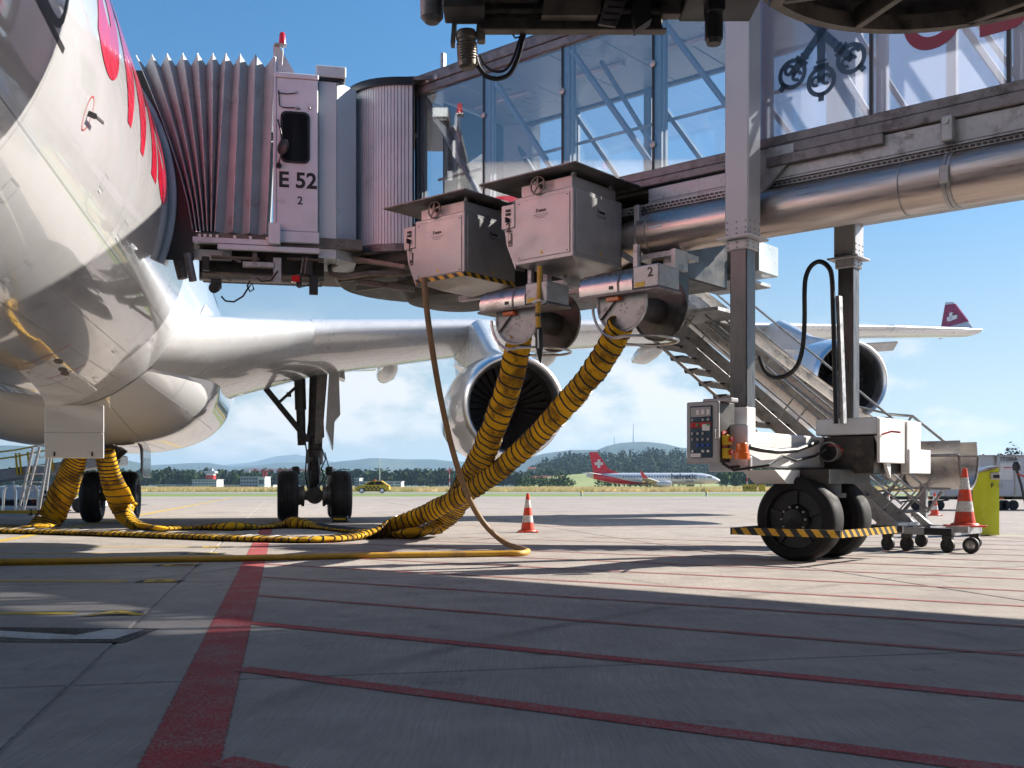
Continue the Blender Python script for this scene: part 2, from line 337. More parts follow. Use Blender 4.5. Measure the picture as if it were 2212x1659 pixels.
def paint(name, col, wear=(.30, .27, .25), lo=.50, edge=False, soft=None):
    m = mat(name, col, .8, 0, spec=.2, var=.2, vs=3, bump=.5, bs=170, coord='World')
    t = m.node_tree; p = t.nodes['Principled BSDF']; L = t.links.new; src = p.inputs['Base Color'].links[0].from_socket; g = N(t, 'ShaderNodeNewGeometry')
    n1 = N(t, 'ShaderNodeTexNoise', _Scale=95.0, _Detail=3.0); n2 = N(t, 'ShaderNodeTexNoise', _Scale=2.2, _Detail=6.0, _Roughness=.7)
    for n in (n1, n2): L(g.outputs['Position'], n.inputs['Vector'])
    ad = N(t, 'ShaderNodeMath', operation='MULTIPLY_ADD'); ad.inputs[1].default_value = .6; L(n2.outputs['Fac'], ad.inputs[0]); L(n1.outputs['Fac'], ad.inputs[2])
    mr = N(t, 'ShaderNodeMapRange'); mr.inputs[1].default_value = lo+.27; mr.inputs[2].default_value = lo+.47; mr.inputs[4].default_value = .75; L(ad.outputs[0], mr.inputs[0])
    mx = N(t, 'ShaderNodeMixRGB'); mx.inputs[2].default_value = (*wear, 1); L(src, mx.inputs[1]); L(mr.outputs[0], mx.inputs[0]); L(mx.outputs[0], p.inputs['Base Color'])
    if edge:
        at = N(t, 'ShaderNodeAttribute', attribute_name='edge_d'); n3 = N(t, 'ShaderNodeTexNoise', _Scale=38.0, _Detail=5.0, _Roughness=.7); L(g.outputs['Position'], n3.inputs['Vector'])
        sb = N(t, 'ShaderNodeMath', operation='MULTIPLY_ADD'); sb.inputs[1].default_value = -.045; L(n3.outputs['Fac'], sb.inputs[0]); L(at.outputs['Fac'], sb.inputs[2])
        al = N(t, 'ShaderNodeMapRange', interpolation_type='SMOOTHSTEP'); al.inputs[1].default_value = -.02; al.inputs[2].default_value = -.008; L(sb.outputs[0], al.inputs[0])
        if soft:
            al.inputs[2].default_value = .10; n4 = N(t, 'ShaderNodeTexNoise', _Scale=1.1, _Detail=5.0); L(g.outputs['Position'], n4.inputs['Vector'])
            q = N(t, 'ShaderNodeMapRange'); q.inputs[1].default_value = .38; q.inputs[2].default_value = .7; q.inputs[4].default_value = soft; L(n4.outputs['Fac'], q.inputs[0])
            ml = N(t, 'ShaderNodeMath', operation='MULTIPLY'); L(al.outputs[0], ml.inputs[0]); L(q.outputs[0], ml.inputs[1]); L(ml.outputs[0], p.inputs['Alpha'])
        else: L(al.outputs[0], p.inputs['Alpha'])
    return m
M['conc'] = concrete('broomed apron concrete')
M['joint'] = mat('joint sealant', (.03, .03, .03), .8)
M['p_red'] = paint('red ground paint', (.36, .045, .05), edge=True); M['p_red2'] = paint('worn red ground paint', (.34, .065, .065), lo=.44, edge=True)
M['p_yel'] = paint('yellow line paint', (.58, .39, .03), edge=True); M['p_yel2'] = paint('yellow letter paint', (.60, .40, .03))
M['p_blk'] = paint('black ground paint', (.022, .022, .024)); M['p_blk2'] = paint('black patch paint', (.022, .022, .024), edge=True); M['p_wht'] = paint('white ground paint', (.62, .61, .59))
M['tyre_mark'] = paint('rubber tyre mark', (.035, .032, .03), edge=True, soft=.26)
M['grass'] = ground_mat('mown grass', (.15, .215, .045), (.21, .225, .07), .35, s2=.05)
M['meadow'] = ground_mat('meadow', (.13, .165, .055), (.2, .18, .09), .02, s2=.006)
M['taxi'] = ground_mat('taxiway asphalt', (.26, .25, .24), (.2, .2, .19), .5)
M['dry'] = mat('dry tall grass', (.66, .52, .28), .9, spec=.1, var=.3, vs=.4, dirt=(.42, .38, .16), dirt_s=.12, dirt_lo=.45, dirt_hi=.6, coord='World')
def sheet(name, pts, z, m, parent=None, kind=None):
    mb = MB(); mb.add([(p[0], p[1], z) for p in pts], [tuple(range(len(pts)))]); o = mb.build(name, m, parent, ang=0)
    if kind: o['kind'] = kind
    return o
terrain = sheet('terrain', [(-16000, -300), (16000, -300), (16000, 16000), (-16000, 16000)], -.05, M['meadow'], kind='structure')
apron = sheet('apron', [(-260, -60), (260, -60), (260, 97), (-260, 97)], -.014, M['joint'], kind='structure')
far_apron = sheet('apron_edge', [(-260, 78), (260, 78), (260, 97.2), (-260, 97.2)], -.004, M['conc'], kind='structure')
sheet('grass_strip', [(-600, 97.2), (600, 97.2), (600, 136), (-600, 136)], -.03, M['grass'], kind='structure')
sheet('taxiway', [(-600, 136), (600, 136), (600, 168), (-600, 168)], -.02, M['taxi'], kind='structure')
sheet('verge', [(-600, 168), (600, 168), (600, 186), (-600, 186)], -.03, M['grass'], kind='structure')
# concrete slabs, cut along and across the aircraft's stand
SW, SL, g = 7.0, 5.6, .013
mb = MB(); mb.box(g, SW-g, g, SL-g, -.06, 0, .006)
slab_me = mb.mesh('concrete_slab', M['conc'], 0)
for i in range(-6, 11):
    for j in range(-2, 15):
        l0, s0 = 3.51+i*SW, -.2+j*SL
        c = MA @ Vector((l0+SW/2, s0+SL/2, 0))
        if c.y > 75 or c.y < -9 or abs(c.x) > 14+abs(c.y)*.62: continue
        o = link('concrete_slab', slab_me, apron); o.location = MA @ Vector((l0, s0, 0)); o.rotation_euler = (0, 0, AA)
# gap filler beyond the single slabs
for nm, x0, x1, y0, y1 in (('apron_field', -260, -46, -60, 78), ('apron_field', 46, 260, -60, 78)):
    sheet(nm, [(x0, y0), (x1, y0), (x1, y1), (x0, y1)], -.005, M['conc'], kind='structure')
sheet('apron_field', [(-46, -60), (46, -60), (46, 78), (-46, 78)], -.010, M['conc'], kind='structure')
# painted markings (in the stand's own grid)
def strip(name, p0, p1, w, m, z=.003):
    p0, p1 = Vector(p0).to_2d(), Vector(p1).to_2d(); return ribbon(name, [p0, p1], w, m, z)
def ribbon(name, pts, w, m, z):
    vs = []; d_ = []
    for i, q in enumerate(pts):
        d = (pts[min(i+1, len(pts)-1)]-pts[max(i-1, 0)]).normalized(); n = Vector((-d.y, d.x))*w/2
        for k in (-1, 0, 1): r = q+n*k; vs.append((r.x, r.y, z)); d_.append(0 if k else w/2)
    mb = MB(); mb.add(vs, [(3*i+k, 3*i+k+1, 3*i+k+4, 3*i+k+3) for i in range(len(pts)-1) for k in (0, 1)])
    o = mb.build(name, m, apron, 0); a = o.data.attributes.new('edge_d', 'FLOAT', 'POINT'); a.data.foreach_set('value', d_); return o
def AW(l, s): return MA @ Vector((l, s, 0))
RL = 4.16
strip('red_line', AW(RL, -2), AW(RL, 24.5), .285, M['p_red'])
s = 3.80-1.9*2
while s < 33:
    if s < 20: strip('red_line', AW(RL+.13, s+.0), AW(RL+21, s-20.87), .15 if s < 9 else .10, M['p_red' if s < 9 else 'p_red2'], .0042)
    else: strip('red_line', AW(RL+(s-20)*1.2+.2, s-(s-20)*1.2), AW(RL+26, s-25.8), .085, M['p_red2'], .0042)
    s += 1.9
strip('red_line', AW(2.2, 28), AW(16.5, 8.9+13), .13, M['p_red'])
def gline(u0, u1, v, w=.15):
    return strip('yellow_line', G(u0, v), G(u1, v-1.0*(u1-u0)/1100), w, M['p_yel'])
for u0, u1, v, ub, ch in ((-500, 276, 1256, 345, 'B'), (-500, 163, 1326, 250, 'A'), (-500, 330, 1221.5, 385, 'C'), (-500, 385, 1196, 438, 'D'), (-500, 415, 1182, 455, 'E')):
    gline(u0, u1, v)
    a, b = G(ub-48, v), G(ub+48, v-.1); strip('black_patch', a, b, .30, M['p_blk2'])
    c = G(ub, v)
    o = text('stand_letter', ch, .46, M['p_yel2'], apron, (c.x, c.y, .006), (0, 0, 12.2), .012, .0005, sx=1.35)
strip('yellow_line', G(-60, 1180), G(500, 1076), .22, M['p_yel'])
strip('yellow_line', G(-700, 1172), G(60, 1146), .15, M['p_yel'])
strip('yellow_line', P(-4000, 0, 70).xy.to_3d(), P(4000, 0, 74).xy.to_3d(), .25, M['p_yel'])
for k, (a, b, c) in enumerate(((G(300, 1640), G(900, 1330), G(2300, 1215)), (G(-200, 1330), G(500, 1215), G(1300, 1140)), (G(2300, 1420), G(1500, 1250), G(700, 1175)))):
    ribbon('tyre_mark', [(a*(1-q)**2+b*2*q*(1-q)+c*q*q).to_2d() for q in [i/24 for i in range(25)]], .26, M['tyre_mark'], .0022+.0002*k)
# white arrow head on a black ground
pts = [G(-220, 1352), G(120, 1377), G(172, 1377), G(230, 1359), G(308, 1359), G(244, 1383), G(110, 1383), G(-220, 1370)]
sheet('black_patch', [G(-260, 1348), G(10, 1356), G(345, 1359), G(268, 1389), G(-260, 1386)], .004, M['p_blk'], apron)
sheet('white_arrow', [G(-220, 1352), G(165, 1374), G(232, 1361), G(312, 1362), G(245, 1383), G(80, 1383), G(-220, 1364)], .007, M['p_wht'], apron)

# ================================================================ far background
M['hill'] = mat('far wooded hill', (.035, .055, .03), .95, spec=.05, var=.3, vs=.006, dirt=(.11, .13, .06), dirt_s=.002, coord='World')
M['leaf'] = mat('dark foliage', (.026, .048, .015), .9, spec=.08, var=.5, vs=.08, dirt=(.045, .068, .02), dirt_s=.03, coord='World')
M['leaf2'] = mat('mid green foliage', (.05, .082, .024), .9, spec=.08, var=.4, vs=.15, coord='World')
M['bark'] = mat('bark', (.10, .08, .06), .9)
M['field'] = mat('pasture', (.24, .28, .10), .95, var=.15, vs=.03, coord='World')
M['stubble'] = mat('stubble field', (.30, .24, .14), .95, var=.15, vs=.03, coord='World')
def hill(name, Y, prof, depth, m=None, rough=.04):
    mb = MB(); rows = []
    us = []
    for (u0, v0), (u1, v1) in zip(prof, prof[1:]):
        for q in range(6): us.append((u0+(u1-u0)*q/6, v0+(v1-v0)*q/6))
    us.append(prof[-1])
    for jd, hf in ((-1.0, -.02), (-.75, .2), (-.5, .52), (-.25, .85), (0, 1.0), (.35, .8), (1, -.02)):
        row = []
        for u, v in us:
            Yd = Y+jd*depth; x = (u-CU)/F*Y; h = (CH+(HV-v)/F*Y)
            h *= 1+rough*noise.noise(Vector((x/depth*4, jd*3, 1.7)))
            row.append((x, Yd, max(h*hf, -.5)))
        rows.append(row)
    mb.grid(rows); o = mb.build(name, m or M['hill'], None, 60); o['kind'] = 'structure'; return o
hill('far_hill', 6000, [(-900, 1010), (-300, 985), (-100, 968), (0, 962), (90, 965), (160, 975), (230, 985), (300, 1000), (345, 1012), (390, 1030)], 700)
hill('far_hill', 7600, [(300, 1006), (360, 1004), (410, 1001), (450, 1000), (500, 1007), (540, 1006), (600, 1000), (650, 999), (690, 1002), (750, 1005)], 800)
hill('far_hill', 7000, [(620, 1012), (690, 1004), (740, 995), (800, 990), (880, 991), (940, 992), (980, 996), (1100, 1000), (1200, 1005)], 800)
hill('far_hill', 12000, [(440, 1008), (540, 1000), (600, 985), (640, 981), (680, 990), (760, 1003), (830, 1010)], 1500)
hill('far_hill', 5200, [(1100, 1000), (1170, 982), (1230, 972), (1290, 970), (1310, 962), (1340, 957), (1400, 956), (1440, 960), (1470, 966), (1560, 972), (1700, 985), (1900, 1000), (2300, 1012)], 700)
hill('wooded_hill', 1350, [(1130, 1044), (1180, 1012), (1230, 1000), (1290, 996), (1370, 994), (1440, 990), (1520, 992), (1640, 1004), (1760, 1018), (1950, 1034), (2020, 1040)], 330, M['leaf'])
hill('field_hill', 1100, [(1880, 1050), (1960, 1032), (2050, 1008), (2120, 992), (2200, 989), (2320, 987), (2700, 985)], 380, M['field'])
hill('pasture_slope', 720, [(1120, 1049), (1180, 1030), (1260, 1023), (1330, 1022), (1400, 1026), (1500, 1040), (1580, 1050)], 120, M['field'])
def leaf_clump(mb, c, rx, rz, n, q):
    vs = []; fs = []
    for i in range(n):
        z = random.uniform(-1, 1); t = random.uniform(0, 2*math.pi); rr = random.uniform(.55, 1.0); w = math.sqrt(max(0, 1-z*z))
        lump = 1+.28*noise.noise(Vector((math.cos(t)*w*1.6+c[0], math.sin(t)*w*1.6+c[1], z*1.6)))
        p = Vector((c[0]+rx*rr*w*math.cos(t)*lump, c[1]+rx*rr*w*math.sin(t)*lump, c[2]+rz*rr*z*lump))
        nn = (Vector((w*math.cos(t), w*math.sin(t), z+.25))+Vector((random.gauss(0, .4), random.gauss(0, .4), random.gauss(0, .4)))).normalized()
        a = nn.orthogonal().normalized(); a.rotate(Matrix.Rotation(random.uniform(0, 6.28), 3, nn)); b = nn.cross(a); s = q*random.uniform(.6, 1.3)
        k = len(vs); vs += [p+a*s, p+b*s*.8, p-a*s, p-b*s*.8]; fs.append((k, k+1, k+2, k+3))
    mb.add(vs, fs)
def forest(name, label, spots, m, n=26):
    mb = MB()
    for x, y, z, h in spots:
        rx = h*random.uniform(.26, .42)
        if random.random() < .3:      # conifer
            for q in range(4): leaf_clump(mb, (x, y, z+h*(.25+.22*q)), rx*.75*(1-.22*q), h*.16, n//3, h*.09)
        else:
            leaf_clump(mb, (x, y, z+h*.58), rx, h*.44, n, h*.11)
    o = mb.build(name, m, None, 0, fix=False); return tag(o, label, 'woodland', None, 'stuff')
sp = []
for i in range(1700):
    u = random.uniform(-60, 1230); Y = random.uniform(760, 900); h = random.uniform(9, 14.5)*(1 if u < 1000 else .9)
    sp.append(((u-CU)/F*Y, Y, 0, h))
forest('woodland', 'long dark wood of mixed trees beyond the airfield buildings', sp, M['leaf'])
sp = []
for i in range(1500):
    u = random.uniform(1140, 2000); Y = random.uniform(1030, 1360)
    top = 1000 if u < 1240 else 995
    f = (Y-1020)/330; prof = [(1130, 1044), (1180, 1012), (1230, 1000), (1290, 996), (1370, 994), (1440, 990), (1520, 992), (1640, 1004), (1760, 1018), (1950, 1034), (2020, 1040)]
    for (u0, v0), (u1, v1) in zip(prof, prof[1:]):
        if u0 <= u <= u1: v = v0+(v1-v0)*(u-u0)/(u1-u0)
    zz = (CH+(HV-v)/F*1350)*max(0, f)**1.2
    sp.append(((u-CU)/F*1350*(Y/1350), Y, zz*.97, random.uniform(10, 17)))
forest('woodland', 'dense wooded hillside of conifers and broadleaves behind the small red tailed airliner', sp, M['leaf'])
sp = []
for i in range(330):
    u = random.choice([random.uniform(1120, 1240), random.uniform(1290, 1500), random.uniform(1560, 1720), random.uniform(1620, 1720)]); Y = random.uniform(470, 560)
    sp.append(((u-CU)/F*Y, Y, 0, random.uniform(3, 6.5) if u < 1500 else random.uniform(6, 11)))
forest('hedgerow', 'bushes and small trees along the far airfield boundary', sp, M['leaf2'])
sheet('dry_meadow', [(-600, 186), (600, 186), (600, 345), (-600, 345)], .0, M['dry'], kind='structure')
_t = M['dry'].node_tree; _p = _t.nodes['Principled BSDF']; _tr = N(_t, 'ShaderNodeBsdfTranslucent'); _mx = N(_t, 'ShaderNodeMixShader', _Fac=.5); _o = _t.nodes['Material Output']
_t.links.new(_p.inputs['Base Color'].links[0].from_socket, _tr.inputs[0]); _t.links.new(_p.outputs[0], _mx.inputs[1]); _t.links.new(_tr.outputs[0], _mx.inputs[2]); _t.links.new(_mx.outputs[0], _o.inputs[0])
# tall dry grass verge
mb = MB(); vs = []; fs = []
for i in range(26000):
    u = random.uniform(-30, 2260); Y = 188+150*random.random()**1.6; x = (u-CU)/F*Y; h = random.uniform(.5, 1.15)*(.8+.45*noise.noise(Vector((x*.07, Y*.05, 0)))); w = .16*Y/190; lean = random.uniform(-.3, .3)
    k = len(vs); vs += [(x-w, Y, -.05), (x+w, Y, -.05), (x+lean, Y+random.uniform(-.2, .2), h)]; fs.append((k, k+1, k+2))
mb.add(vs, fs); tag(mb.build('tall_grass', M['dry'], None, 0, fix=False), 'strip of tall dry golden grass beyond the taxiway', 'grass', None, 'stuff')

def tree(label, base, h, rx, m, n=900, q=.32, group=None):
    t = thing('tree', label, 'tree', 'W', base, group)
    mb = MB(); b = Vector(base); mb.tube([b, b+Vector((.1, 0, h*.3)), b+Vector((0, .1, h*.6)), b+Vector((.1, 0, h*.8))], [h*.035, h*.028, h*.018, .03], 8)
    for a in range(6):
        th = a*1.05; mb.tube([b+Vector((0, 0, h*.3)), b+Vector((math.cos(th)*rx*.4, math.sin(th)*rx*.4, h*.5)), b+Vector((math.cos(th)*rx*.7, math.sin(th)*rx*.7, h*.62))], [h*.016, h*.011, .02], 6)
    mb.build('trunk', M['bark'], t)
    mb = MB()
    for k in range(9):
        c = b+Vector((random.uniform(-.6, .6)*rx, random.uniform(-.6, .6)*rx, h*random.uniform(.4, .82)))
        leaf_clump(mb, c, rx*random.uniform(.38, .6), h*random.uniform(.14, .22), n//9, q)
    mb.build('crown', m, t, 0, fix=False)
for u, Y, h, rx, lb in ((2168, 240, 9.2, 2.6, 'leftmost and smallest tree above the silver containers'), (2206, 236, 10.5, 3.6, 'broad dark tree rising right behind the silver containers'), (2268, 250, 11.5, 4.2, 'tall tree at the right edge behind the containers')):
    p = P(u, 1050, Y); tree(lb, (p.x, p.y, -.03), h, rx, M['leaf'], group='trees behind the containers')
p = P(2119, 1000, 1060); tree('lone tree on the field ridge to the left of the right-hand trees', (p.x, 1060, p.z-3), 9, 4, M['leaf'], 500, .6)

# airfield buildings, far across the runway
M['bw'] = mat('pale render', (.62, .62, .60), .7, var=.05); M['bg2'] = mat('grey facade', (.36, .38, .40), .6); M['pane'] = mat('far window glass', (.06, .08, .10), .15)
M['roof_r'] = mat('red roof tile', (.22, .085, .06), .8, var=.2, vs=2); M['brick'] = mat('brown wall', (.30, .20, .15), .8)
def building(name, label, u0, u1, vt, Y, rows=2, cols=8, m='bw', dep=14, roofm='bg2', gable=False, cat='building'):
    a, b = P(u0, HV, Y), P(u1, HV, Y); h = CH+(HV-vt)/F*Y
    t = thing(name, label, cat, 'W', ((a.x+b.x)/2, Y, 0))
    mb = MB(); mb.box(a.x, b.x, Y, Y+dep, -.3, h); mb.build('wall', M[m], t)
    if gable:
        mb = MB(); e = .8; mb.prism([(a.x-e, Y-e, h), (b.x+e, Y-e, h), (b.x+e, Y+dep/2, h+dep*.36), (a.x-e, Y+dep/2, h+dep*.36)], (0, 0, .3)); mb.prism([(a.x-e, Y+dep+e, h), (b.x+e, Y+dep+e, h), (b.x+e, Y+dep/2, h+dep*.36), (a.x-e, Y+dep/2, h+dep*.36)], (0, 0, .3))
        mb.add([(a.x, Y, h), (a.x, Y+dep, h), (a.x, Y+dep/2, h+dep*.36)], [(0, 1, 2)]); mb.add([(b.x, Y, h), (b.x, Y+dep, h), (b.x, Y+dep/2, h+dep*.36)], [(0, 1, 2)])
        mb.build('roof', M['roof_r'], t)
    else:
        mb = MB(); mb.box(a.x-.3, b.x+.3, Y-.3, Y+dep+.3, h, h+.5); mb.build('roof', M[roofm], t)
    wm = None
    for r in range(rows):
        for c in range(cols):
            cw = (b.x-a.x)/cols; rh = h/rows
            if wm is None:
                q = MB(); q.box(-cw*.36, cw*.36, -.06, .1, -rh*.22, rh*.22); wm = q.mesh('window', M['pane'], 0)
            o = link('window', wm, t); o.location = Vector((a.x+cw*(c+.5), Y, rh*(r+.55)))-OFF[t.name]
    return t
building('terminal_block', 'white low office block with window bands beside the control tower', 415, 468, 1037, 600, 3, 9)
building('terminal_block', 'long low pale building with flat roof left of the stand office', 340, 415, 1048, 610, 1, 12)
building('terminal_block', 'long flat pale hangar roof line beside the main landing gear', 468, 590, 1049, 620, 1, 16)
building('office_block', 'grey office block with roof railing under the crane', 519, 557, 1031, 600, 3, 6, 'bg2')
w = building('office_block', 'white block with dark zigzag artwork beside the grey office', 557, 572, 1031, 599, 1, 1)
building('terminal_block', 'white flat warehouse behind the yellow car', 776, 867, 1041, 600, 2, 6)
building('terminal_block', 'small grey double tower block left of the yellow car', 766, 776, 1034, 605, 3, 2, 'bg2')
building('terminal_block', 'pale shed with ribbed roof far right above the bin', 2085, 2180, 1009, 330, 1, 6, 'bw', 10)
t = thing('control_tower', 'red and white banded airfield control tower with flat cab', 'tower', 'W', P(455, 1050, 602))
mb = MB(); c = P(455, 1050, 612); mb.box(c.x-2.2, c.x+2.2, 610, 615, 0, 4); mb.box(c.x-2.2, c.x+2.2, 610, 615, 7.2, 8.2); mb.build('shaft', M['bw'], t)
mb = MB(); mb.box(c.x-2.25, c.x+2.25, 609.9, 615.1, 4, 7.2); mb.build('red_band', M['redp'], t)
mb = MB(); mb.box(c.x-3.2, c.x+3.2, 609, 616, 8.2, 9.6, .2); mb.box(c.x-1.2, c.x+1.2, 611, 614, 9.6, 11, .1); mb.build('cab', M['bg2'], t)
for u, vt, Y, lb in ((1159, 1035, 690, 'small brown farmhouse, left of three on the pasture'), (1180, 1034, 705, 'red roofed farmhouse, middle of three on the pasture'), (1209, 1034, 700, 'dark timber farmhouse, right of three on the pasture'), (1149, 1014, 900, 'white house half hidden in the wooded slope')):
    building('farmhouse', lb, u-7, u+7, vt, Y, 1, 2, 'brick' if '900' not in str(Y) else 'bw', 5, gable=True, cat='house')
t = thing('tower_crane', 'red lattice tower crane with long level jib behind the landing gear', 'crane', 'W', P(572, 1050, 640))
cx = P(572, 1050, 640).x; mb = MB()
for a in (-.9, .9):
    for b in (-.9, .9): mb.bar((cx+a, 640+b, 0), (cx+a, 640+b, 10), .3, .3)
for k in range(8): mb.bar((cx-.9, 639.1, k*1.25), (cx+.9, 639.1, k*1.25+1.25), .2, .2); mb.bar((cx+.9, 640.9, k*1.25), (cx-.9, 640.9, k*1.25+1.25), .2, .2)
mb.build('mast', M['redp'], t)
mb = MB(); mb.bar((cx-11, 640, 10.2), (cx+34, 640, 10.2), .35, .35); mb.bar((cx-11, 640, 11.3), (cx+34, 640, 10.9), .3, .3)
for k in range(36): mb.bar((cx-11+k*1.25, 640, 10.2), (cx-10.4+k*1.25, 640, 11.2), .14, .14)
mb.build('jib', M['redp'], t)
mb = MB(); mb.box(cx-12.5, cx-9, 639, 641, 9.2, 10.6); mb.build('counterweight', M['bg2'], t)
def pole(name, label, u, vt, Y, bands=True, z0=0, r=.12, head=True):
    p = P(u, HV, Y); h = CH+(HV-vt)/F*Y; t = thing(name, label, 'mast', 'W', (p.x, Y, z0)); n = 5
    for k in range(n):
        mb = MB(); mb.cyl((p.x, Y, z0+(h-z0)*k/n), (p.x, Y, z0+(h-z0)*(k+1)/n), r, r, 8); mb.build('section', M['redp'] if (bands and k % 2 == 0) else M['bw'], t)
    if head: mb = MB(); mb.box(p.x-.9, p.x+.9, Y-.1, Y+.1, h, h+.35); mb.box(p.x-.15, p.x+.15, Y-.15, Y+.15, h+.3, h+1.1); mb.build('lamp_head', M['redp'], t)
pole('light_mast', 'thin pale mast standing behind the yellow car', 820, 990, 560, False, r=.22, head=False)
pole('light_mast', 'red topped light mast between the hose and the yellow car', 971, 1017, 330)
pole('light_mast', 'short red topped mast right of the main landing gear', 718, 1014, 420)
pole('light_mast', 'red and white banded mast above the yellow taxiway sign', 1614, 1013, 240, r=.13, head=False)
pole('light_mast', 'red and white banded mast right of the baggage chute', 2124, 991, 250)
p = P(1368, 955, 5200); mb = MB(); mb.cyl((p.x, 5200, p.z-20), (p.x, 5200, p.z+90), 3.5, 1.2, 8); tag(mb.build('radio_mast', M['bg2']), 'tall radio mast on top of the blue hill', 'mast')
p = P(1327, 960, 5200); mb = MB(); mb.cyl((p.x, 5200, p.z-20), (p.x, 5200, p.z+38), 2.5, 1.0, 8); tag(mb.build('lookout_tower', M['bg2']), 'thin lookout tower left of the tall radio mast', 'mast')
# yellow taxiway sign
t = thing('taxiway_sign', 'yellow taxiway direction sign left of the bridge wheels', 'sign', 'W', P(1625, 1062, 170))
a = P(1600, 1050, 172)
mb = MB(); x0 = P(1605, 0, 170).x; mb.box(x0, x0+2.2, 170, 170.25, .15, 1.2, .02); mb.box(x0+2.55, x0+3.6, 170.1, 170.35, .15, 1.2, .02); mb.build('panel', M['ye'], t)
mb = MB()
for q in (.2, 1.9, 2.8, 3.4): mb.cyl((x0+q, 170.12, -.02), (x0+q, 170.12, .2), .05, .05, 8)
mb.build('foot', M['dark'], t)
text('lettering', '\u2190A6 C\u2192', .62, M['black'], t, (x0+1.1, 169.98, .68), bold=.01)
lbs = {1256: 'edge light in the grass right of the big engine', 1526: 'edge light in the grass below the small airliner nose', 1030: 'edge light in the grass near the crossing hoses', 745: 'edge light in the grass below the yellow car'}
for u in (1256, 1526, 1030, 745):
    p = G(u, 1072.2); t = thing('edge_light', lbs[u], 'light', 'W', p, 'edge lights in the grass'); mb = MB(); mb.cyl(p, p+Vector((0, 0, .35)), .1, .1, 8); mb.build('post', M['bw'], t); mb = MB(); mb.cyl(p+Vector((0, 0, .35)), p+Vector((0, 0, .55)), .14, .06, 8); mb.build('lamp', M['ye'], t)

# ================================================================ the airliner (aircraft frame: x port, y aft)
AZ, FRAD = 5.35, 2.82
air = thing('airliner', 'large white four engined airliner with red lettering docked at the boarding bridge', 'aircraft', 'A', (0, 30, 0))
def fus_r(s):
    if s < 6: q = max(0, (s+1.6)/7.6); return FRAD*math.sqrt(max(1e-4, 1-(1-q)**2.1))
    if s > 43: q = (s-43)/19.5; return FRAD*max(.06, 1-q**1.6)
    return FRAD
def fus_z(s):
    if s < 6: return AZ-.75*(1-max(0, (s+1.6)/7.6))**2
    if s > 43: return AZ+(FRAD-fus_r(s))*.72
    return AZ
ss = [-1.6, -1.4, -1, -.3, .6, 2, 3.5, 5]+[6+k*1.0 for k in range(38)]+[45, 48, 51, 54, 57, 60, 62.4]
mb = MB(); NS = 96
mb.grid([[(fus_r(s)*math.cos(2*math.pi*i/NS), s, fus_z(s)+fus_r(s)*math.sin(2*math.pi*i/NS)) for i in range(NS)] for s in ss], True)
fus = mb.build('fuselage', M['plane_white'], air, 60)
def on_fus(s, ang, h=.004):       # ang: degrees up from the port waterline
    r = fus_r(s)+h; return Vector((r*math.cos(R(ang)), s, fus_z(s)+r*math.sin(R(ang))))
def seam(pts, w=.012, m='seam', nm='panel_seam', parent=fus, c=None):
    c = c or (lambda p: Vector((p.x, 0, p.z-AZ)))
    vs = []
    for i, p in enumerate(pts):
        d = (pts[min(i+1, len(pts)-1)]-pts[max(i-1, 0)]).normalized(); sd = d.cross(c(p)).normalized()*w/2; vs += [p+sd, p-sd]
    mb = MB(); mb.add(vs, [(2*i, 2*i+2, 2*i+3, 2*i+1) for i in range(len(pts)-1)]); return mb.build(nm, M[m], parent, 0)
for sx in (9.3, 13.6, 16.2, 18.9, 20.8): seam([on_fus(sx, a) for a in range(-95, 40, 3)], .005)
for a in (-31, -58, -72): seam([on_fus(6+k*.5, a) for k in range(31)], .005)
for a in (-48,): seam([on_fus(13+k*.5, a) for k in range(15)], .006)
# red service arrows and small ports
for s0, a in ((8.2, 6.5), (8.6, -6)): seam([on_fus(s0, a+q*.6) for q in range(4)], .05, 'redp', 'door_mark')
seam([on_fus(10.8+.13*math.cos(t*.2618), -17.3+3.4*math.sin(t*.2618), .005) for t in range(25)], .012, 'redp', 'port_ring')
mb = MB(); a, b = on_fus(10.7, -8, .02), on_fus(11.15, -5.5, .10); mb.bar(on_fus(10.8, -17.3, 0), on_fus(10.82, -17.3, .07), .025, .05); mb.bar(on_fus(10.82, -17.3, .07), on_fus(11.08, -16.6, .085), .015, .03); mb.build('probe', M['dark'], fus)
for s0, a in ((17.0, -64), (17.8, -66), (18.2, -67)):
    mb = MB(); mb.add([on_fus(s0+.26*math.cos(t*.5236), a+1.1*math.sin(t*.5236), .004) for t in range(12)], [tuple(range(12))]); mb.build('vent', M['dark'], fus, 0)
for a0, a1 in ((-57, -71), (-60, -73)):
    seam([on_fus(16.3+(0 if a0 == -57 else 1.9), a0+(a1-a0)*q/8) for q in range(9)], .03, 'redp', 'door_mark')
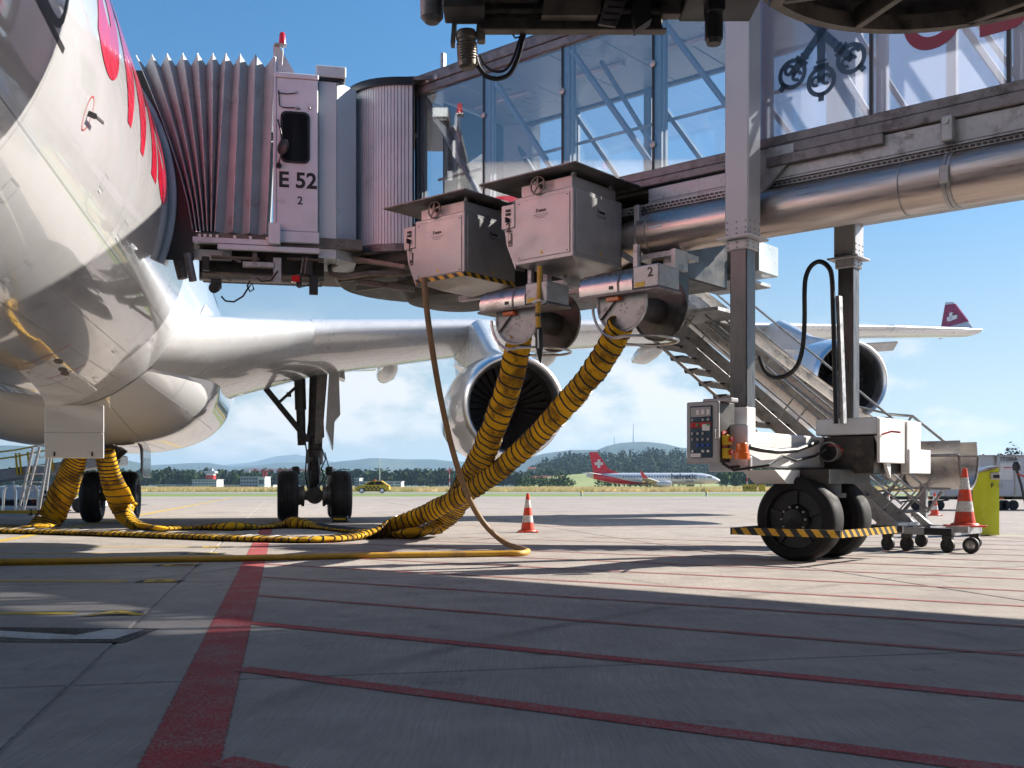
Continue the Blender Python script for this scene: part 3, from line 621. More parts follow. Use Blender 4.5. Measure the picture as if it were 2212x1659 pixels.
# small access hatches and stencilled lines
for k, (s0, a, ds, da) in enumerate(((12.2, -24, .22, 3), (13.9, -27, .3, 4), (9.9, -42, .28, 4), (11.8, -52, .35, 5), (14.6, -40, .5, 6), (16.9, -36, .3, 4), (18.4, -50, .35, 5), (13.2, -66, .5, 6), (15.4, -80, .45, 6), (19.6, -62, .4, 5), (10.6, -62, .3, 4))):
    seam([on_fus(s0, a), on_fus(s0+ds, a), on_fus(s0+ds, a+da*.5), on_fus(s0+ds, a+da), on_fus(s0, a+da), on_fus(s0, a+da*.5), on_fus(s0, a)], .006, nm='hatch_outline')
    seam([on_fus(s0+.03, a-.9), on_fus(s0+ds*.7, a-.9)], .022, 'bridge', 'stencil_line')
mb = MB()
for sx in (9.3, 13.6, 16.2, 18.9):
    for off in (-.045, .045):
        for q in range(260):
            a = -95+q*.5; p_ = on_fus(sx+off, a, .0035); t1 = Vector((0, .005, 0)); t2 = (on_fus(sx+off, a+.1, .0035)-p_).normalized()*.005
            mb.add([p_+t1, p_+t2, p_-t1, p_-t2], [(0, 1, 2, 3)])
for a in (-31, -58, -72):
    for q in range(420):
        sx = 6+q*.0365; p_ = on_fus(sx, a+.9, .0035); t1 = Vector((0, .005, 0)); t2 = (on_fus(sx, a+1.0, .0035)-p_).normalized()*.005
        mb.add([p_+t1, p_+t2, p_-t1, p_-t2], [(0, 1, 2, 3)])
mb.build('rivet_row', M['bridge'], fus, 0, fix=False)['kind'] = 'stuff'
# cabin windows
for k in range(48):
    s0 = 6+.533*k
    mb = MB(); n = 14; mb.add([on_fus(s0+.13*math.copysign(abs(math.cos(2*math.pi*t/n))**.7, math.cos(2*math.pi*t/n)), 14.5+3.6*math.copysign(abs(math.sin(2*math.pi*t/n))**.7, math.sin(2*math.pi*t/n)), .005) for t in range(n)], [tuple(range(n))])
    mb.build('cabin_window', M['win'], fus, 0)
# forward door outline
dp = [(8.12, -11)]+[(8.12, -11+4*k) for k in range(1, 10)]+[(8.2, 28), (8.35, 29), (9.05, 29), (9.2, 28)]+[(9.28, 25-4*k) for k in range(9)]+[(9.28, -10), (9.26, -12), (9.2, -13.4), (9.1, -14.1), (8.95, -14.4), (8.45, -14.4), (8.3, -14.1), (8.2, -13.4), (8.14, -12), (8.12, -11)]
seam([on_fus(a, b, .005) for a, b in dp], .075, 'dark', 'door_frame')
seam([on_fus(7.6+.1*k, -15.6, .004) for k in range(20)], .05, 'dark', 'door_sill')
# painted name on the port side
def wrap_text(body, size, s0, ang0, mt, sx=1.0, bold=.05):
    me = text_mesh(body, size, 0, bold, 'LEFT'); bm = bmesh.new(); bm.from_mesh(me)
    ys = [v.co.y for v in bm.verts]; xs = [v.co.x for v in bm.verts]; y0 = min(ys); x0 = min(xs)
    k = y0+.06
    while k < max(ys):
        bmesh.ops.bisect_plane(bm, geom=bm.verts[:]+bm.edges[:]+bm.faces[:], plane_co=(0, k, 0), plane_no=(0, 1, 0)); k += .09
    for v in bm.verts:
        s = s0+(v.co.x-x0)*sx; v.co = on_fus(s, ang0+math.degrees((v.co.y-y0)/FRAD), .006)
    bmesh.ops.triangulate(bm, faces=bm.faces); bm.to_mesh(me); bm.free(); me.materials.clear(); me.materials.append(mt); return link('lettering', me, fus)
wrap_text('swiss', 3.6, 10.55, -6.0, M['plane_red'], 1.04, .10)
# belly fairing
def sm(x): x = max(0, min(1, x)); return x*x*(3-2*x)
def fair(s):
    q = sm((s-20.6)/5.2)*(1-sm((s-31)/9)); return 1.75+1.42*q, .85+1.22*q, 3.92
NF = 64; rows = []
for k in range(44):
    s = 20.2+k*.48; w, h, zc = fair(s); row = []
    for i in range(NF):
        t = 2*math.pi*i/NF; c, sn = math.cos(t), math.sin(t); e = 2/2.7
        row.append((w*math.copysign(abs(c)**e, c), s, zc+h*math.copysign(abs(sn)**e, sn)))
    rows.append(row)
mb = MB(); mb.grid(rows, True); fair_o = mb.build('belly_fairing', M['plane_white'], air, 60)
def on_fair(s, t, h=.004):
    w, hh, zc = fair(s); w += h; hh += h; c, sn = math.cos(R(t)), math.sin(R(t)); e = 2/2.7
    return Vector((w*math.copysign(abs(c)**e, c), s, zc+hh*math.copysign(abs(sn)**e, sn)))
fc = lambda p: Vector((p.x, 0, p.z-3.92))
for sx in (23.6, 25.2, 26.6, 28.2): seam([on_fair(sx, t) for t in range(-92, -12, 4)], .008, parent=fair_o, c=fc)
for t in (-38, -70): seam([on_fair(22.4+k*.4, t) for k in range(20)], .008, parent=fair_o, c=fc)
# sharp joint where the fairing meets the hull
pts = []
for a in range(-92, -4, 2):
    for k in range(400):
        s = 20.2+k*.02; w, h, zc = fair(s); p = on_fus(s, a, 0)
        if (abs(p.x)/w)**2.7+(abs(p.z-zc)/h)**2.7 < 1: pts.append(on_fus(s-.01, a, .012)); break
if len(pts) > 4: seam(pts, .03, parent=fair_o)
# access door hanging down under the belly, where the air hoses plug in
mb = MB(); mb.box(-.05, 1.05, 22.35, 22.40, 1.50, 2.0, .01); mb.build('access_door', M['plane_white'], air)
mb = MB(); mb.box(-.05, 1.05, 22.36, 22.41, 2.005, 2.55, .01); mb.build('access_door', M['plane_white'], air)
for x in (.12, .82): mb = MB(); mb.box(x, x+.03, 22.33, 22.35, 1.54, 1.62); mb.build('latch', M['black'], air)
# wings
def airfoil(c, th, n=22):
    pts = []
    for i in range(n+1):
        x = .5*(1-math.cos(math.pi*i/n)); y = 5*th*(.2969*math.sqrt(x)-.126*x-.3516*x*x+.2843*x**3-.1036*x**4); pts.append((x, y))
    return [(x*c, y*c*.85) for x, y in reversed(pts)]+[(x*c, -y*c*1.15) for x, y in pts[1:-1]]
SECT = [(1.5, 20.6, 3.95, 15.0, .115, 1.0), (2.6, 22.2, 4.08, 13.2, .125, 1.4), (3.6, 23.7, 4.30, 11.4, .13, 1.2), (5.3, 25.4, 4.62, 9.3, .125, .6), (9.4, 26.9, 5.08, 7.4, .112, -.2), (14, 28.5, 5.5, 5.9, .105, -.4), (19.25, 30.3, 5.9, 4.7, .10, -.6), (25, 32.4, 6.33, 3.5, .10, -1), (29.3, 34.1, 6.62, 2.6, .10, -1)]
def wing_sec(l):
    for a, b in zip(SECT, SECT[1:]):
        if l <= b[0] or b is SECT[-1]:
            q = (l-a[0])/(b[0]-a[0]); return [x+(y-x)*q for x, y in zip(a, b)]
def wing(side):
    rows = []
    for k in range(37):
        l = 1.5+(29.3-1.5)*k/36; _, s0, z0, c, th, inc = wing_sec(l); row = []
        for x, y in airfoil(c, th):
            ca, sa = math.cos(R(inc)), math.sin(R(inc)); row.append((side*l, s0+x*ca+y*sa, z0-x*sa+y*ca))
        rows.append(row)
    mb = MB(); mb.grid(rows, True); n = len(rows[0]); b = len(mb.v)-n; mb.f.append(tuple(range(b, b+n))); mb.mi.append(0)
    return mb.build('wing', M['plane_grey'], air, 45)
wp = wing(1); wing(-1)
# polished leading edge slats
rows = []
for k in range(60):
    l = 5.2+(28.6-5.2)*k/59; _, s0, z0, c, th, inc = wing_sec(l); fo = airfoil(c, th); n = len(fo); row = []
    cen = n//2+0
    for j in range(-5, 5):
        x, y = fo[(22+j) % n]; row.append((l, s0+x-.012, z0+y*1.0+(.006 if y > 0 else -.006)))
    rows.append(row)
for a, b in ((0, 11), (12, 24), (25, 36), (37, 48), (49, 59)):
    mb = MB(); mb.grid(rows[a:b+1]); mb.build('slat', M['slat'], wp, 60)
# landing light, root fin, flap track fairings
mb = MB(); c = AU(522, 743, 24.95); mb.lathe([(0, -.02), (.10, 0), (.15, .05), (.155, .08)], c, (-.25, 1, -.1), 20); mb.build('landing_light', M['win'], wp)
mb = MB(); a = AU(515, 690, 25.05); b = AU(552, 748, 25.25); mb.prism([a, a+Vector((.30, -.02, -.35)), b, b+Vector((-.16, .05, .05))], (0, .02, 0)); mb.build('vortex_fence', M['plane_grey'], wp)
for l, ln in ((7.6, 3.8), (12.6, 3.4), (16.3, 3.0), (22.8, 2.4)):
    _, s0, z0, c, th, inc = wing_sec(l); mb = MB()
    mb.lathe([(.02, 0), (.16, .25), (.26, .9), (.30, 1.7), (.24, ln*.7), (.10, ln*.92), (.01, ln)], (l, s0+c*.52, z0-c*.035-.12), (0, 1, -.035), 16, (0, 0, 1)); mb.build('flap_fairing', M['plane_grey'], wp)
_, s0, z0, c, th, inc = wing_sec(23.5); mb = MB(); mb.prism([(21.5, 34.3, 5.72), (26.6, 35.2, 6.22), (26.6, 35.5, 5.96), (21.5, 35.0, 5.40)], (0, .03, .05)); mb.build('flap', M['plane_grey'], wp)
# winglet with the red field
tipb = Vector((29.3, 34.1, 6.62)); mb = MB()
w0, w1, w2, w3 = Vector((29.25, 34.5, 6.68)), Vector((29.3, 36.7, 6.62)), Vector((29.75, 36.95, 8.1)), Vector((29.68, 36.35, 8.02))
mb.prism([w0, w1, w2, w3], (.05, 0, .0)); M['tail_red'] = mat('dark airline red', (.34, .008, .03), .3, coat=.5)
wl = mb.build('winglet', M['plane_grey'], air)
lp = lambda a, b, q: a+(b-a)*q
mb = MB(); mb.prism([lp(w0, w3, .28)+Vector((-.004, -.004, 0)), lp(w1, w2, .28)+Vector((-.004, 0, 0)), lp(w1, w2, .93)+Vector((-.004, 0, 0)), lp(w0, w3, .93)+Vector((-.004, -.004, 0))], (.058, .0, 0)); mb.build('red_field', M['tail_red'], wl)
for dy, dz, ry, rz in ((0, 0, .62, .16), (.08, .0, .17, .44)):
    c = (w0+w1+w2+w3)/4+Vector((-.012, dy, dz)); mb = MB(); mb.box(c.x-.016, c.x+.075, c.y-ry/2, c.y+ry/2, c.z-rz/2, c.z+rz/2); mb.build('white_cross', M['plane_white'], wl)
# engines
def engine(l, s0, z0, r):
    e = tag(bpy.data.objects.new('engine', None)); COL.objects.link(e); e.parent = air; e.location = -OFF['airliner']
    o = (l, s0, z0); ax = (0, 1, 0)
    mb = MB(); mb.lathe([(r*1.02, .16), (r*1.06, .45), (r*1.13, 1.1), (r*1.14, 1.8), (r*1.08, 2.8), (r*.94, 4.2), (r*.80, 5.2), (r*.78, 5.2)], o, ax, 64); mb.build('nacelle', M['plane_white'], e, 60)
    mb = MB(); mb.lathe([(r*.86, .42), (r*.865, .25), (r*.885, .12), (r*.92, .03), (r*.955, .0), (r*.985, .03), (r*1.01, .10), (r*1.021, .17)], o, ax, 64); mb.build('intake_lip', M['alu'], e, 60)
    mb = MB(); mb.lathe([(r*.86, .42), (r*.85, .8), (r*.87, 1.25)], o, ax, 64); mb.build('intake_duct', M['gear'], e, 60)
    mb = MB(); mb.lathe([(r*.875, 1.25), (.02, 1.3)], o, ax, 48); mb.build('fan_case', M['black'], e, 60)
    nb = 30; vs = []; fs = []
    q = MB(); n = 6
    q.grid([[(-.035-.05*(j/n)+(.07+.10*j/n)*i, .95+(.16-.05*j/n)*i+.05*(1-j/n), r*(.24+.62*j/n)) for i in (0, 1)] for j in range(n+1)])
    bm_ = q.mesh('fan_blade', M['fan'], 60)
    for k in range(nb):
        b = link('fan_blade', bm_, e); b.location = o; b.rotation_euler = (0, 2*math.pi*k/nb, 0)
    mb = MB(); mb.lathe([(.005, .55), (.06, .60), (.16, .78), (.25, 1.02), (.27, 1.12)], o, ax, 32); mb.build('spinner', M['fan'], e, 60)
    pts = [Vector(o)+Vector((rr*math.cos(t), .58+.42*((rr-.02)/.22)**.8-.012, rr*math.sin(t))) for rr, t in ((.06+.035*k/8, 1.0+k*.42) for k in range(9))]
    mb = MB(); mb.tube(pts, .016, 6); mb.build('spinner_swirl', M['plane_white'], e)
    # pylon
    zs = wing_sec(l)[2]; mb = MB(); q = s0+1.1
    rows = []
    for yy, zt, zb, hw in ((q, z0+r*1.12, z0+r*.9, .03), (q+1.2, z0+r*1.12+.28, z0+r*.8, .17), (q+3.0, zs+.05, z0+r*.6, .22), (q+5.2, zs+.0, z0+r*.55, .2), (q+7, zs-.1, zs-.45, .03)):
        rows.append([(l-hw, yy, zb), (l-hw, yy, zt-.1), (l-hw*.4, yy, zt), (l+hw*.4, yy, zt), (l+hw, yy, zt-.1), (l+hw, yy, zb)])
    mb.grid(rows, True); mb.build('pylon', M['plane_grey'], e, 40)
    for sd in (-1, 1):
        mb = MB(); a = Vector(o)+Vector((sd*r*.78, 1.0, r*.80)); mb.prism([a, a+Vector((0, 1.1, .04)), a+Vector((sd*.18, 1.05, .2))], (.012, 0, 0)); mb.build('strake', M['plane_white'], e)
    return e
c1 = AU(1113, 876, 22.2); c2 = AU(1842, 820, 25.6)
engine(c1.x, 22.2, c1.z, 1.10); engine(c2.x, 25.6, c2.z, 1.06)
# landing gear
def wheel(parent, c, r, w, axis=(1, 0, 0), hub='gear2', nm='wheel', tread=True):
    ax = Vector(axis).normalized(); c = Vector(c)
    root = parent                                  # tyre and rims sit directly under the landing gear leg
    mb = MB(); h = w/2
    prof = [(r*.56, -h*.80), (r*.66, -h*.97), (r*.82, -h*1.0), (r*.93, -h*.86), (r*.985, -h*.6)]
    for g_ in (-.42, -.14, .14, .42): prof += [(r, h*(g_-.075)), (r*.985, h*(g_-.03)), (r*.985, h*(g_+.03)), (r, h*(g_+.075))]
    prof += [(r*.985, h*.6), (r*.93, h*.86), (r*.82, h*1.0), (r*.66, h*.97), (r*.56, h*.8)]
    mb.lathe(prof, c, ax, 48); mb.build('tyre', M['rubber'], root, 40)
    for sd in (-1, 1):
        mb = MB(); mb.lathe([(r*.57, h*.80), (r*.52, h*.86), (r*.46, h*.62), (r*.34, h*.55), (r*.24, h*.70), (r*.12, h*.74), (.005, h*.74)], c, ax*sd, 32); mb.build('rim', M[hub], root, 40)
        for k in range(8):
            a = ax.orthogonal().normalized(); a.rotate(Matrix.Rotation(k*math.pi/4, 3, ax)); p = c+a*r*.40+ax*sd*h*.57
            mb = MB(); mb.cyl(p, p+ax*sd*.03, .022, .022, 6)
            if k % 2 == 0: mb.build('bolt', M['dark'], root)
    return root
gp = bpy.data.objects.new('main_landing_gear', None); COL.objects.link(gp); gp.parent = air; gp.location = -OFF['airliner']
GX, GS = 5.38, 30.0
for dl in (-.72, .72):
    for ds in (0, 1.9): wheel(gp, (GX+dl, GS+ds-.2, .69), .69, .56)
def part(nm, m, parent, fn, ang=32):
    mb = MB(); fn(mb); return mb.build(nm, M[m], parent, ang)
part('axle', 'gear2', gp, lambda b: (b.cyl((GX-.55, GS-.2, .69), (GX+.55, GS-.2, .69), .12, .12, 16), b.cyl((GX-.55, GS+1.7, .69), (GX+.55, GS+1.7, .69), .12, .12, 16)))
part('bogie_beam', 'gear', gp, lambda b: (b.cyl((GX, GS-.35, .69), (GX, GS+1.85, .69), .17, .17, 18), b.cyl((GX, GS-.42, .69), (GX, GS-.34, .69), .23, .23, 20)))
for dl in (-.36, .36):
    part('brake_pack', 'gear2', gp, lambda b: b.lathe([(.12, -.14), (.30, -.14), (.30, -.07), (.26, -.06), (.26, .0), (.30, .01), (.30, .08), (.12, .1)], (GX+dl, GS-.2, .69), (1, 0, 0), 20))
part('piston', 'alu', gp, lambda b: b.cyl((GX, GS+.6, .75), (GX+.02, GS+.6, 1.7), .13, .13, 20))
part('outer_cylinder', 'gear', gp, lambda b: b.lathe([(.17, 1.55), (.235, 1.6), (.235, 1.95), (.20, 2.0), (.20, 2.3), (.25, 2.35), (.22, 2.8), (.22, 4.6)], (GX-.02, GS+.6, 0), (.03, 0, 1), 20))
part('fork', 'gear', gp, lambda b: (b.cyl((GX, GS+.6, .55), (GX, GS+.6, 1.1), .22, .15, 16), b.bar((GX-.13, GS+.35, 1.0), (GX-.10, GS+.3, 1.75), .09, .10), b.bar((GX+.13, GS+.35, 1.0), (GX+.10, GS+.3, 1.75), .09, .10)))
part('torque_link', 'gear', gp, lambda b: (b.bar((GX-.02, GS+.15, .95), (GX, GS+.05, 1.35), .2, .07), b.bar((GX, GS+.05, 1.35), (GX, GS+.38, 1.75), .16, .07)))
part('panel', 'gear2', gp, lambda b: b.prism([(GX+.02, GS+.30, 2.15), (GX+.22, GS+.30, 2.15), (GX+.40, GS+.3, 4.4), (GX+.1, GS+.3, 4.4)], (0, .05, 0)))
part('retraction_cylinder', 'gear', gp, lambda b: (b.cyl((GX-.36, GS+.6, 3.1), (GX-.40, GS+.6, 4.5), .16, .16, 16), b.cyl((GX-.33, GS+.6, 2.1), (GX-.36, GS+.6, 3.1), .115, .13, 16)))
part('side_brace', 'gear', gp, lambda b: (b.bar((GX-.25, GS+.55, 2.35), (GX-.98, GS+.55, 3.25), .15, .16, b=.03), b.bar((GX-.95, GS+.55, 3.22), (GX-1.7, GS+.55, 4.15), .20, .16, b=.03), b.cyl((GX-.2, GS+.42, 2.3), (GX-.2, GS+.7, 2.3), .11, .11, 14)))
part('lock_stay', 'gear', gp, lambda b: (b.bar((GX-1.0, GS+.5, 3.25), (GX-.5, GS+.5, 3.72), .08, .08), b.bar((GX-.5, GS+.5, 3.72), (GX-.1, GS+.5, 4.25), .07, .07), b.bar((GX-1.0, GS+.5, 3.38), (GX-1.5, GS+.5, 3.8), .05, .05), b.box(GX-.75, GS*0+GX-.62, GS+.44, GS+.56, 3.45, 3.58)))
part('gear_door', 'plane_grey', gp, lambda b: b.prism([(GX+.32, GS+.1, 2.55), (GX+.52, GS+.1, 1.98), (GX+.56, GS+.1, 2.75), (GX+.72, GS+.1, 2.95), (GX+.66, GS+.1, 4.6), (GX+.44, GS+.1, 4.6), (GX+.36, GS+.1, 3.3)], (.03, 1.3, 0)))
part('gear_door', 'plane_grey', gp, lambda b: b.prism([(GX+.70, GS+.2, 4.0), (GX+.86, GS+.2, 3.95), (GX+.78, GS+.2, 4.75), (GX+.66, GS+.2, 4.75)], (.02, .9, 0)))
for dx in (-.5, .42): part('landing_lamp', 'gear', gp, lambda b: b.box(GX+dx-.1, GX+dx+.1, GS+.2, GS+.45, 1.25, 1.5, .04))
part('hydraulic_line', 'black', gp, lambda b: (b.tube([(GX+.15, GS+.3, .95), (GX+.28, GS+.2, 1.2), (GX+.2, GS+.25, 1.45), (GX+.32, GS+.3, 1.7), (GX+.22, GS+.35, 2.0)], .02, 6), b.tube([(GX-.18, GS+.3, .9), (GX-.24, GS+.25, 1.3), (GX-.2, GS+.3, 1.9), (GX-.3, GS+.3, 2.6)], .02, 6), b.tube([(GX+.26, GS+.3, 1.0), (GX+.42, GS+.2, 1.4), (GX+.3, GS+.3, 1.9)], .015, 6)))
gc = bpy.data.objects.new('centre_landing_gear', None); COL.objects.link(gc); gc.parent = air; gc.location = -OFF['airliner']
for dl in (-.45, .45): wheel(gc, (.1+dl, 29.6, .67), .67, .5)
part('axle', 'gear2', gc, lambda b: b.cyl((-.4, 29.6, .67), (.6, 29.6, .67), .11, .11, 16))
part('strut', 'gear', gc, lambda b: (b.cyl((.1, 29.6, .6), (.1, 29.6, 1.5), .13, .13, 16), b.cyl((.1, 29.6, 1.2), (.1, 29.6, 2.6), .2, .24, 16), b.bar((.1, 29.4, 1.5), (.9, 29.4, 2.3), .14, .14), b.bar((.1, 29.4, 1.45), (-.5, 28.4, 2.2), .12, .12)))
part('gear_door', 'plane_grey', gc, lambda b: b.box(1.0, 1.04, 28.6, 30.2, 1.18, 2.1, .01))
part('door_arm', 'gear', gc, lambda b: (b.bar((.8, 29.2, 2.15), (1.0, 29.2, 1.9), .1, .1), b.bar((.95, 29.2, 1.95), (.97, 29.2, 1.3), .08, .12)))
ng = bpy.data.objects.new('nose_landing_gear', None); COL.objects.link(ng); ng.parent = air; ng.location = -OFF['airliner']
for dl in (-.36, .36): wheel(ng, (dl, 5.0, .53), .53, .38)
part('strut', 'gear', ng, lambda b: (b.cyl((0, 5, .5), (0, 5, 2.9), .14, .17, 16), b.cyl((-.2, 5, .53), (.2, 5, .53), .09, .09, 12)))
# tail
def surf(nm, secs, m='plane_white'):
    rows = []
    for (x, y, z, c, th, vert) in secs:
        rows.append([((x+yy if vert else x), y+xx, (z if vert else z+yy)) for xx, yy in airfoil(c, th, 12)])
    mb = MB(); mb.grid(rows, True); n = len(rows[0]); b = len(mb.v)-n; mb.f.append(tuple(range(b, b+n))); mb.mi.append(0); return mb.build(nm, M[m], air, 45)
surf('tail_fin', [(0, 49.5, 7.0, 9.0, .1, True), (0, 57.2, 16.6, 3.4, .1, True)], 'plane_red')
for sd in (-1, 1): surf('tailplane', [(sd*.8, 52, 6.6, 6.2, .1, False), (sd*9.5, 57.6, 7.4, 2.2, .1, False)])

# ================================================================ boarding bridge at the rear door (bridge frame: x along tunnel, y away from the viewer)
A2B = MBR.inverted() @ MA
bridge = thing('boarding_bridge', 'grey glazed passenger boarding bridge marked E 52 docked at the white airliner', 'boarding bridge', 'B', (-6.0, 13.2, 0))
def bp(name, m, fn, frame='B', parent=None, ang=32, fix=True):
    mb = MB(); fn(mb)
    if frame == 'A': mb.v = [tuple(A2B @ Vector(p)) for p in mb.v]
    if frame == 'W': mb.v = [tuple(toB(p)) for p in mb.v]
    return mb.build(name, M[m], parent or bridge, ang, fix)
N0, N1 = 12.3, 14.6                  # near and far side of the inner tunnel
ZB, ZT, ZF = 5.25, 7.34, 5.08        # glass bottom, glass top, floor
T0, TI, TO, TE = -12.55, -5.6, -6.3, 9.0
# ---- inner glazed tunnel
bp('floor', 'under', lambda b: b.box(T0, TI, N0+.06, N1-.06, 4.98, ZF))
bp('roof', 'rail', lambda b: b.box(T0, TI, N0+.05, N1-.05, 7.42, 7.58, .02))
bp('ceiling_panel', 'ceil', lambda b: [b.box(T0+.02+k*.9, T0+.9+k*.9, N0+.12, N1-.12, 7.36, 7.40, .006) for k in range(7)])
bp('ceiling_light', 'white', lambda b: [b.box(T0+.4+k*1.8, T0+1.6+k*1.8, 13.3, 13.42, 7.31, 7.36, .01) for k in range(4)])
for sd, nn in ((-1, N0), (1, N1)):
    bp('top_rail', 'rail', lambda b: (b.box(T0, TI, nn-.05, nn+.05, 7.34, 7.47, .012), b.box(T0, TI, nn-.065, nn+.03, 7.474, 7.62, .012), b.box(T0, TI, nn-.04, nn+.03, 7.622, 7.66, .008)))
    bp('bottom_rail', 'rail', lambda b: (b.box(T0, TI, nn-.06, nn+.06, 5.13, ZB, .012), b.box(T0, TI, nn-.085, nn+.05, 5.02, 5.127, .012)))
    bp('lower_girder', 'galv', lambda b: (b.box(-7.95, TI, nn-.10, nn+.02, 4.80, 4.98, .01), b.box(-7.95, TI, nn-.10, nn+.16, 4.785, 4.80)) if sd < 0 else b.box(T0, TI, nn-.1, nn+.02, 4.8, 4.98, .01))
    for a, e in ((T0+.06, -11.03), (-11.02, -9.49), (-9.48, -7.93), (-7.92, -6.4), (-6.39, TI)):
        bp('glass_pane', 'glass', lambda b: b.box(a+.012, e-.012, nn-.052*-sd*0-.012, nn+.0, ZB+.003, ZT-.003), ang=0)
    for tt in (T0+.02, -11.03, -9.49, -7.93, -6.4):
        bp('post', 'truss', lambda b: (b.box(tt-.02, tt+.10, nn+(.03 if sd < 0 else -.15), nn+(.15 if sd < 0 else -.03), ZF, 7.36, .012), b.box(tt+.13, tt+.17, nn+(.03 if sd < 0 else -.1), nn+(.1 if sd < 0 else -.03), ZF, 7.36, .006)))
        if sd < 0:
            bp('gasket', 'black', lambda b: b.box(tt-.014, tt+.014, nn-.016, nn+.02, ZB+.002, ZT-.002))
            for zz in (5.6, 6.7): 
                o = bp('glass_clamp', 'galv', lambda b: b.lathe([(.004, .022), (.022, .022), (.045, .014), (.05, 0)], (tt, nn-.017, zz), (0, -1, 0), 14))
    for a, e in ((T0+.1, -11.0), (-11.0, -9.45), (-9.45, -7.9), (-7.9, -6.36)):
        bp('diagonal', 'truss', lambda b: b.bar((a+.06, nn+(.09 if sd < 0 else -.09), 7.3), (e+.02, nn+(.09 if sd < 0 else -.09), ZF+.1), .07, .09, (0, 1, 0), .01))
bp('diagonal', 'truss', lambda b: (b.bar((-9.3, 13.0, 7.3), (-7.95, 13.0, ZF+.05), .05, .07, (0, 1, 0)), b.bar((-7.9, 13.0, ZF+.03), (-7.6, 13.6, ZF+.03), .07, .05)))
bp('tunnel_handrail', 'galv', lambda b: (b.tube([(T0+.3, N1-.22, 5.98), (TI, N1-.22, 5.98)], .025, 8), b.tube([(T0+.3, N0+.25, 5.98), (TI, N0+.25, 5.98)], .025, 8)))
bp('lifting_lug', 'galv', lambda b: b.box(-11.95, -11.88, N0-.03, N0+.05, 7.6, 7.9, .01))
bp('end_wall', 'truss', lambda b: (b.box(T0-.02, T0+.06, N0, N0+.12, ZF, 7.4, .01), b.box(T0-.02, T0+.06, N1-.12, N1, ZF, 7.4, .01)))
bp('blind_panel', 'black', lambda b: b.box(T0+.15, T0+.19, N0+.5, N1-.15, ZF, 7.34))
for tt in (-12.2, -12.0): bp('cable_gland', 'galv', lambda b: b.lathe([(.01, .03), (.025, .03), (.045, .02), (.05, 0)], (tt, N0-.066, 7.52), (0, -1, 0), 12))
# ---- outer tunnel with the printed film
ON0, ON1, OZT = 12.12, 14.78, 7.62
bp('floor', 'under', lambda b: b.box(TO, TE, ON0+.06, ON1-.06, 4.95, ZF-.01))
bp('roof', 'rail', lambda b: b.box(TO, TE, ON0-.05, ON1+.05, 7.7, 7.9, .02))
bp('ceiling_panel', 'ceil', lambda b: [b.box(TO+.02+k*1.5, TO+1.5+k*1.5, ON0+.1, ON1-.1, 7.63, 7.66, .006) for k in range(10)])
pan = [-6.28, -4.83, -3.33, -1.83, -.33, 1.17, 2.67, 4.17, 5.67, 7.17, 8.95]
for sd, nn in ((-1, ON0), (1, ON1)):
    bp('top_rail', 'rail', lambda b: b.box(TO, TE, nn-.06, nn+.06, OZT, 7.72, .012))
    bp('bottom_rail', 'rail', lambda b: (b.box(TO, TE, nn-.06, nn+.06, 5.13, ZB, .012), b.box(TO+.2, TE, nn-.09, nn+.04, 4.99, 5.127, .012)))
    bp('lower_girder', 'galv', lambda b: (b.box(TO+.15, TE, nn-.05, nn+.04, 4.72, 4.985, .012), b.box(TO+.15, TE, nn-.05, nn+.20, 4.70, 4.72)))
    for i, (a, e) in enumerate(zip(pan, pan[1:])):
        clear = i == 3
        bp('glass_pane' if i < 4 else 'wall_panel', 'bridge' if i > 3 else 'frost' if (sd < 0 and not clear) else 'glass', lambda b: b.box(a+.022, e-.022, nn-.012, nn, ZB+.003, OZT-.003), ang=0)
        if i: 
            bp('gasket', 'black', lambda b: b.box(a-.022, a+.022, nn-.010, nn+.035, ZB+.002, OZT-.002))
            if sd < 0: bp('glass_clamp', 'galv', lambda b: b.lathe([(.004, .025), (.026, .025), (.055, .016), (.06, 0)], (a, nn-.012, 6.0+.35*(i % 2)), (0, -1, 0), 14))
        bp('post', 'truss', lambda b: b.box(a+.03, a+.15, nn+(.04 if sd < 0 else -.16), nn+(.16 if sd < 0 else -.04), ZF, 7.64, .012))
        bp('diagonal', 'truss', lambda b: b.bar((a+.1, nn+(.1 if sd < 0 else -.1), 7.6), (e, nn+(.1 if sd < 0 else -.1), ZF+.1), .07, .09, (0, 1, 0), .01))
bp('end_bracket', 'galv', lambda b: (b.prism([(TO+.05, ON0-.1, 5.1), (TO+.55, ON0-.1, 5.1), (TO+.55, ON0-.1, 4.95), (TO+.12, ON0-.1, 4.55), (TO+.05, ON0-.1, 4.55)], (0, .06, 0)), b.box(-6.3, -6.2, ON0-.1, ON0+.3, 4.5, 5.0)))
bp('camera_housing', 'galv', lambda b: (b.box(-3.98, -3.86, ON0-.2, ON0-.05, 4.72, 5.0, .015), b.cyl((-3.92, ON0-.22, 4.93), (-3.92, ON0-.19, 4.93), .03, .03, 12)))
bp('rail_step', 'rail', lambda b: b.box(-6.1, -4.65, ON0-.13, ON0-.05, 4.86, 4.985, .01))
bp('inner_beam', 'dark', lambda b: (b.box(T0, TE, 12.75, 12.9, 4.55, 4.94), b.box(T0, TE, 13.9, 14.05, 4.55, 4.94), [b.box(-12+k*1.1, -11.9+k*1.1, 12.4, 14.5, 4.7, 4.94) for k in range(18)]))
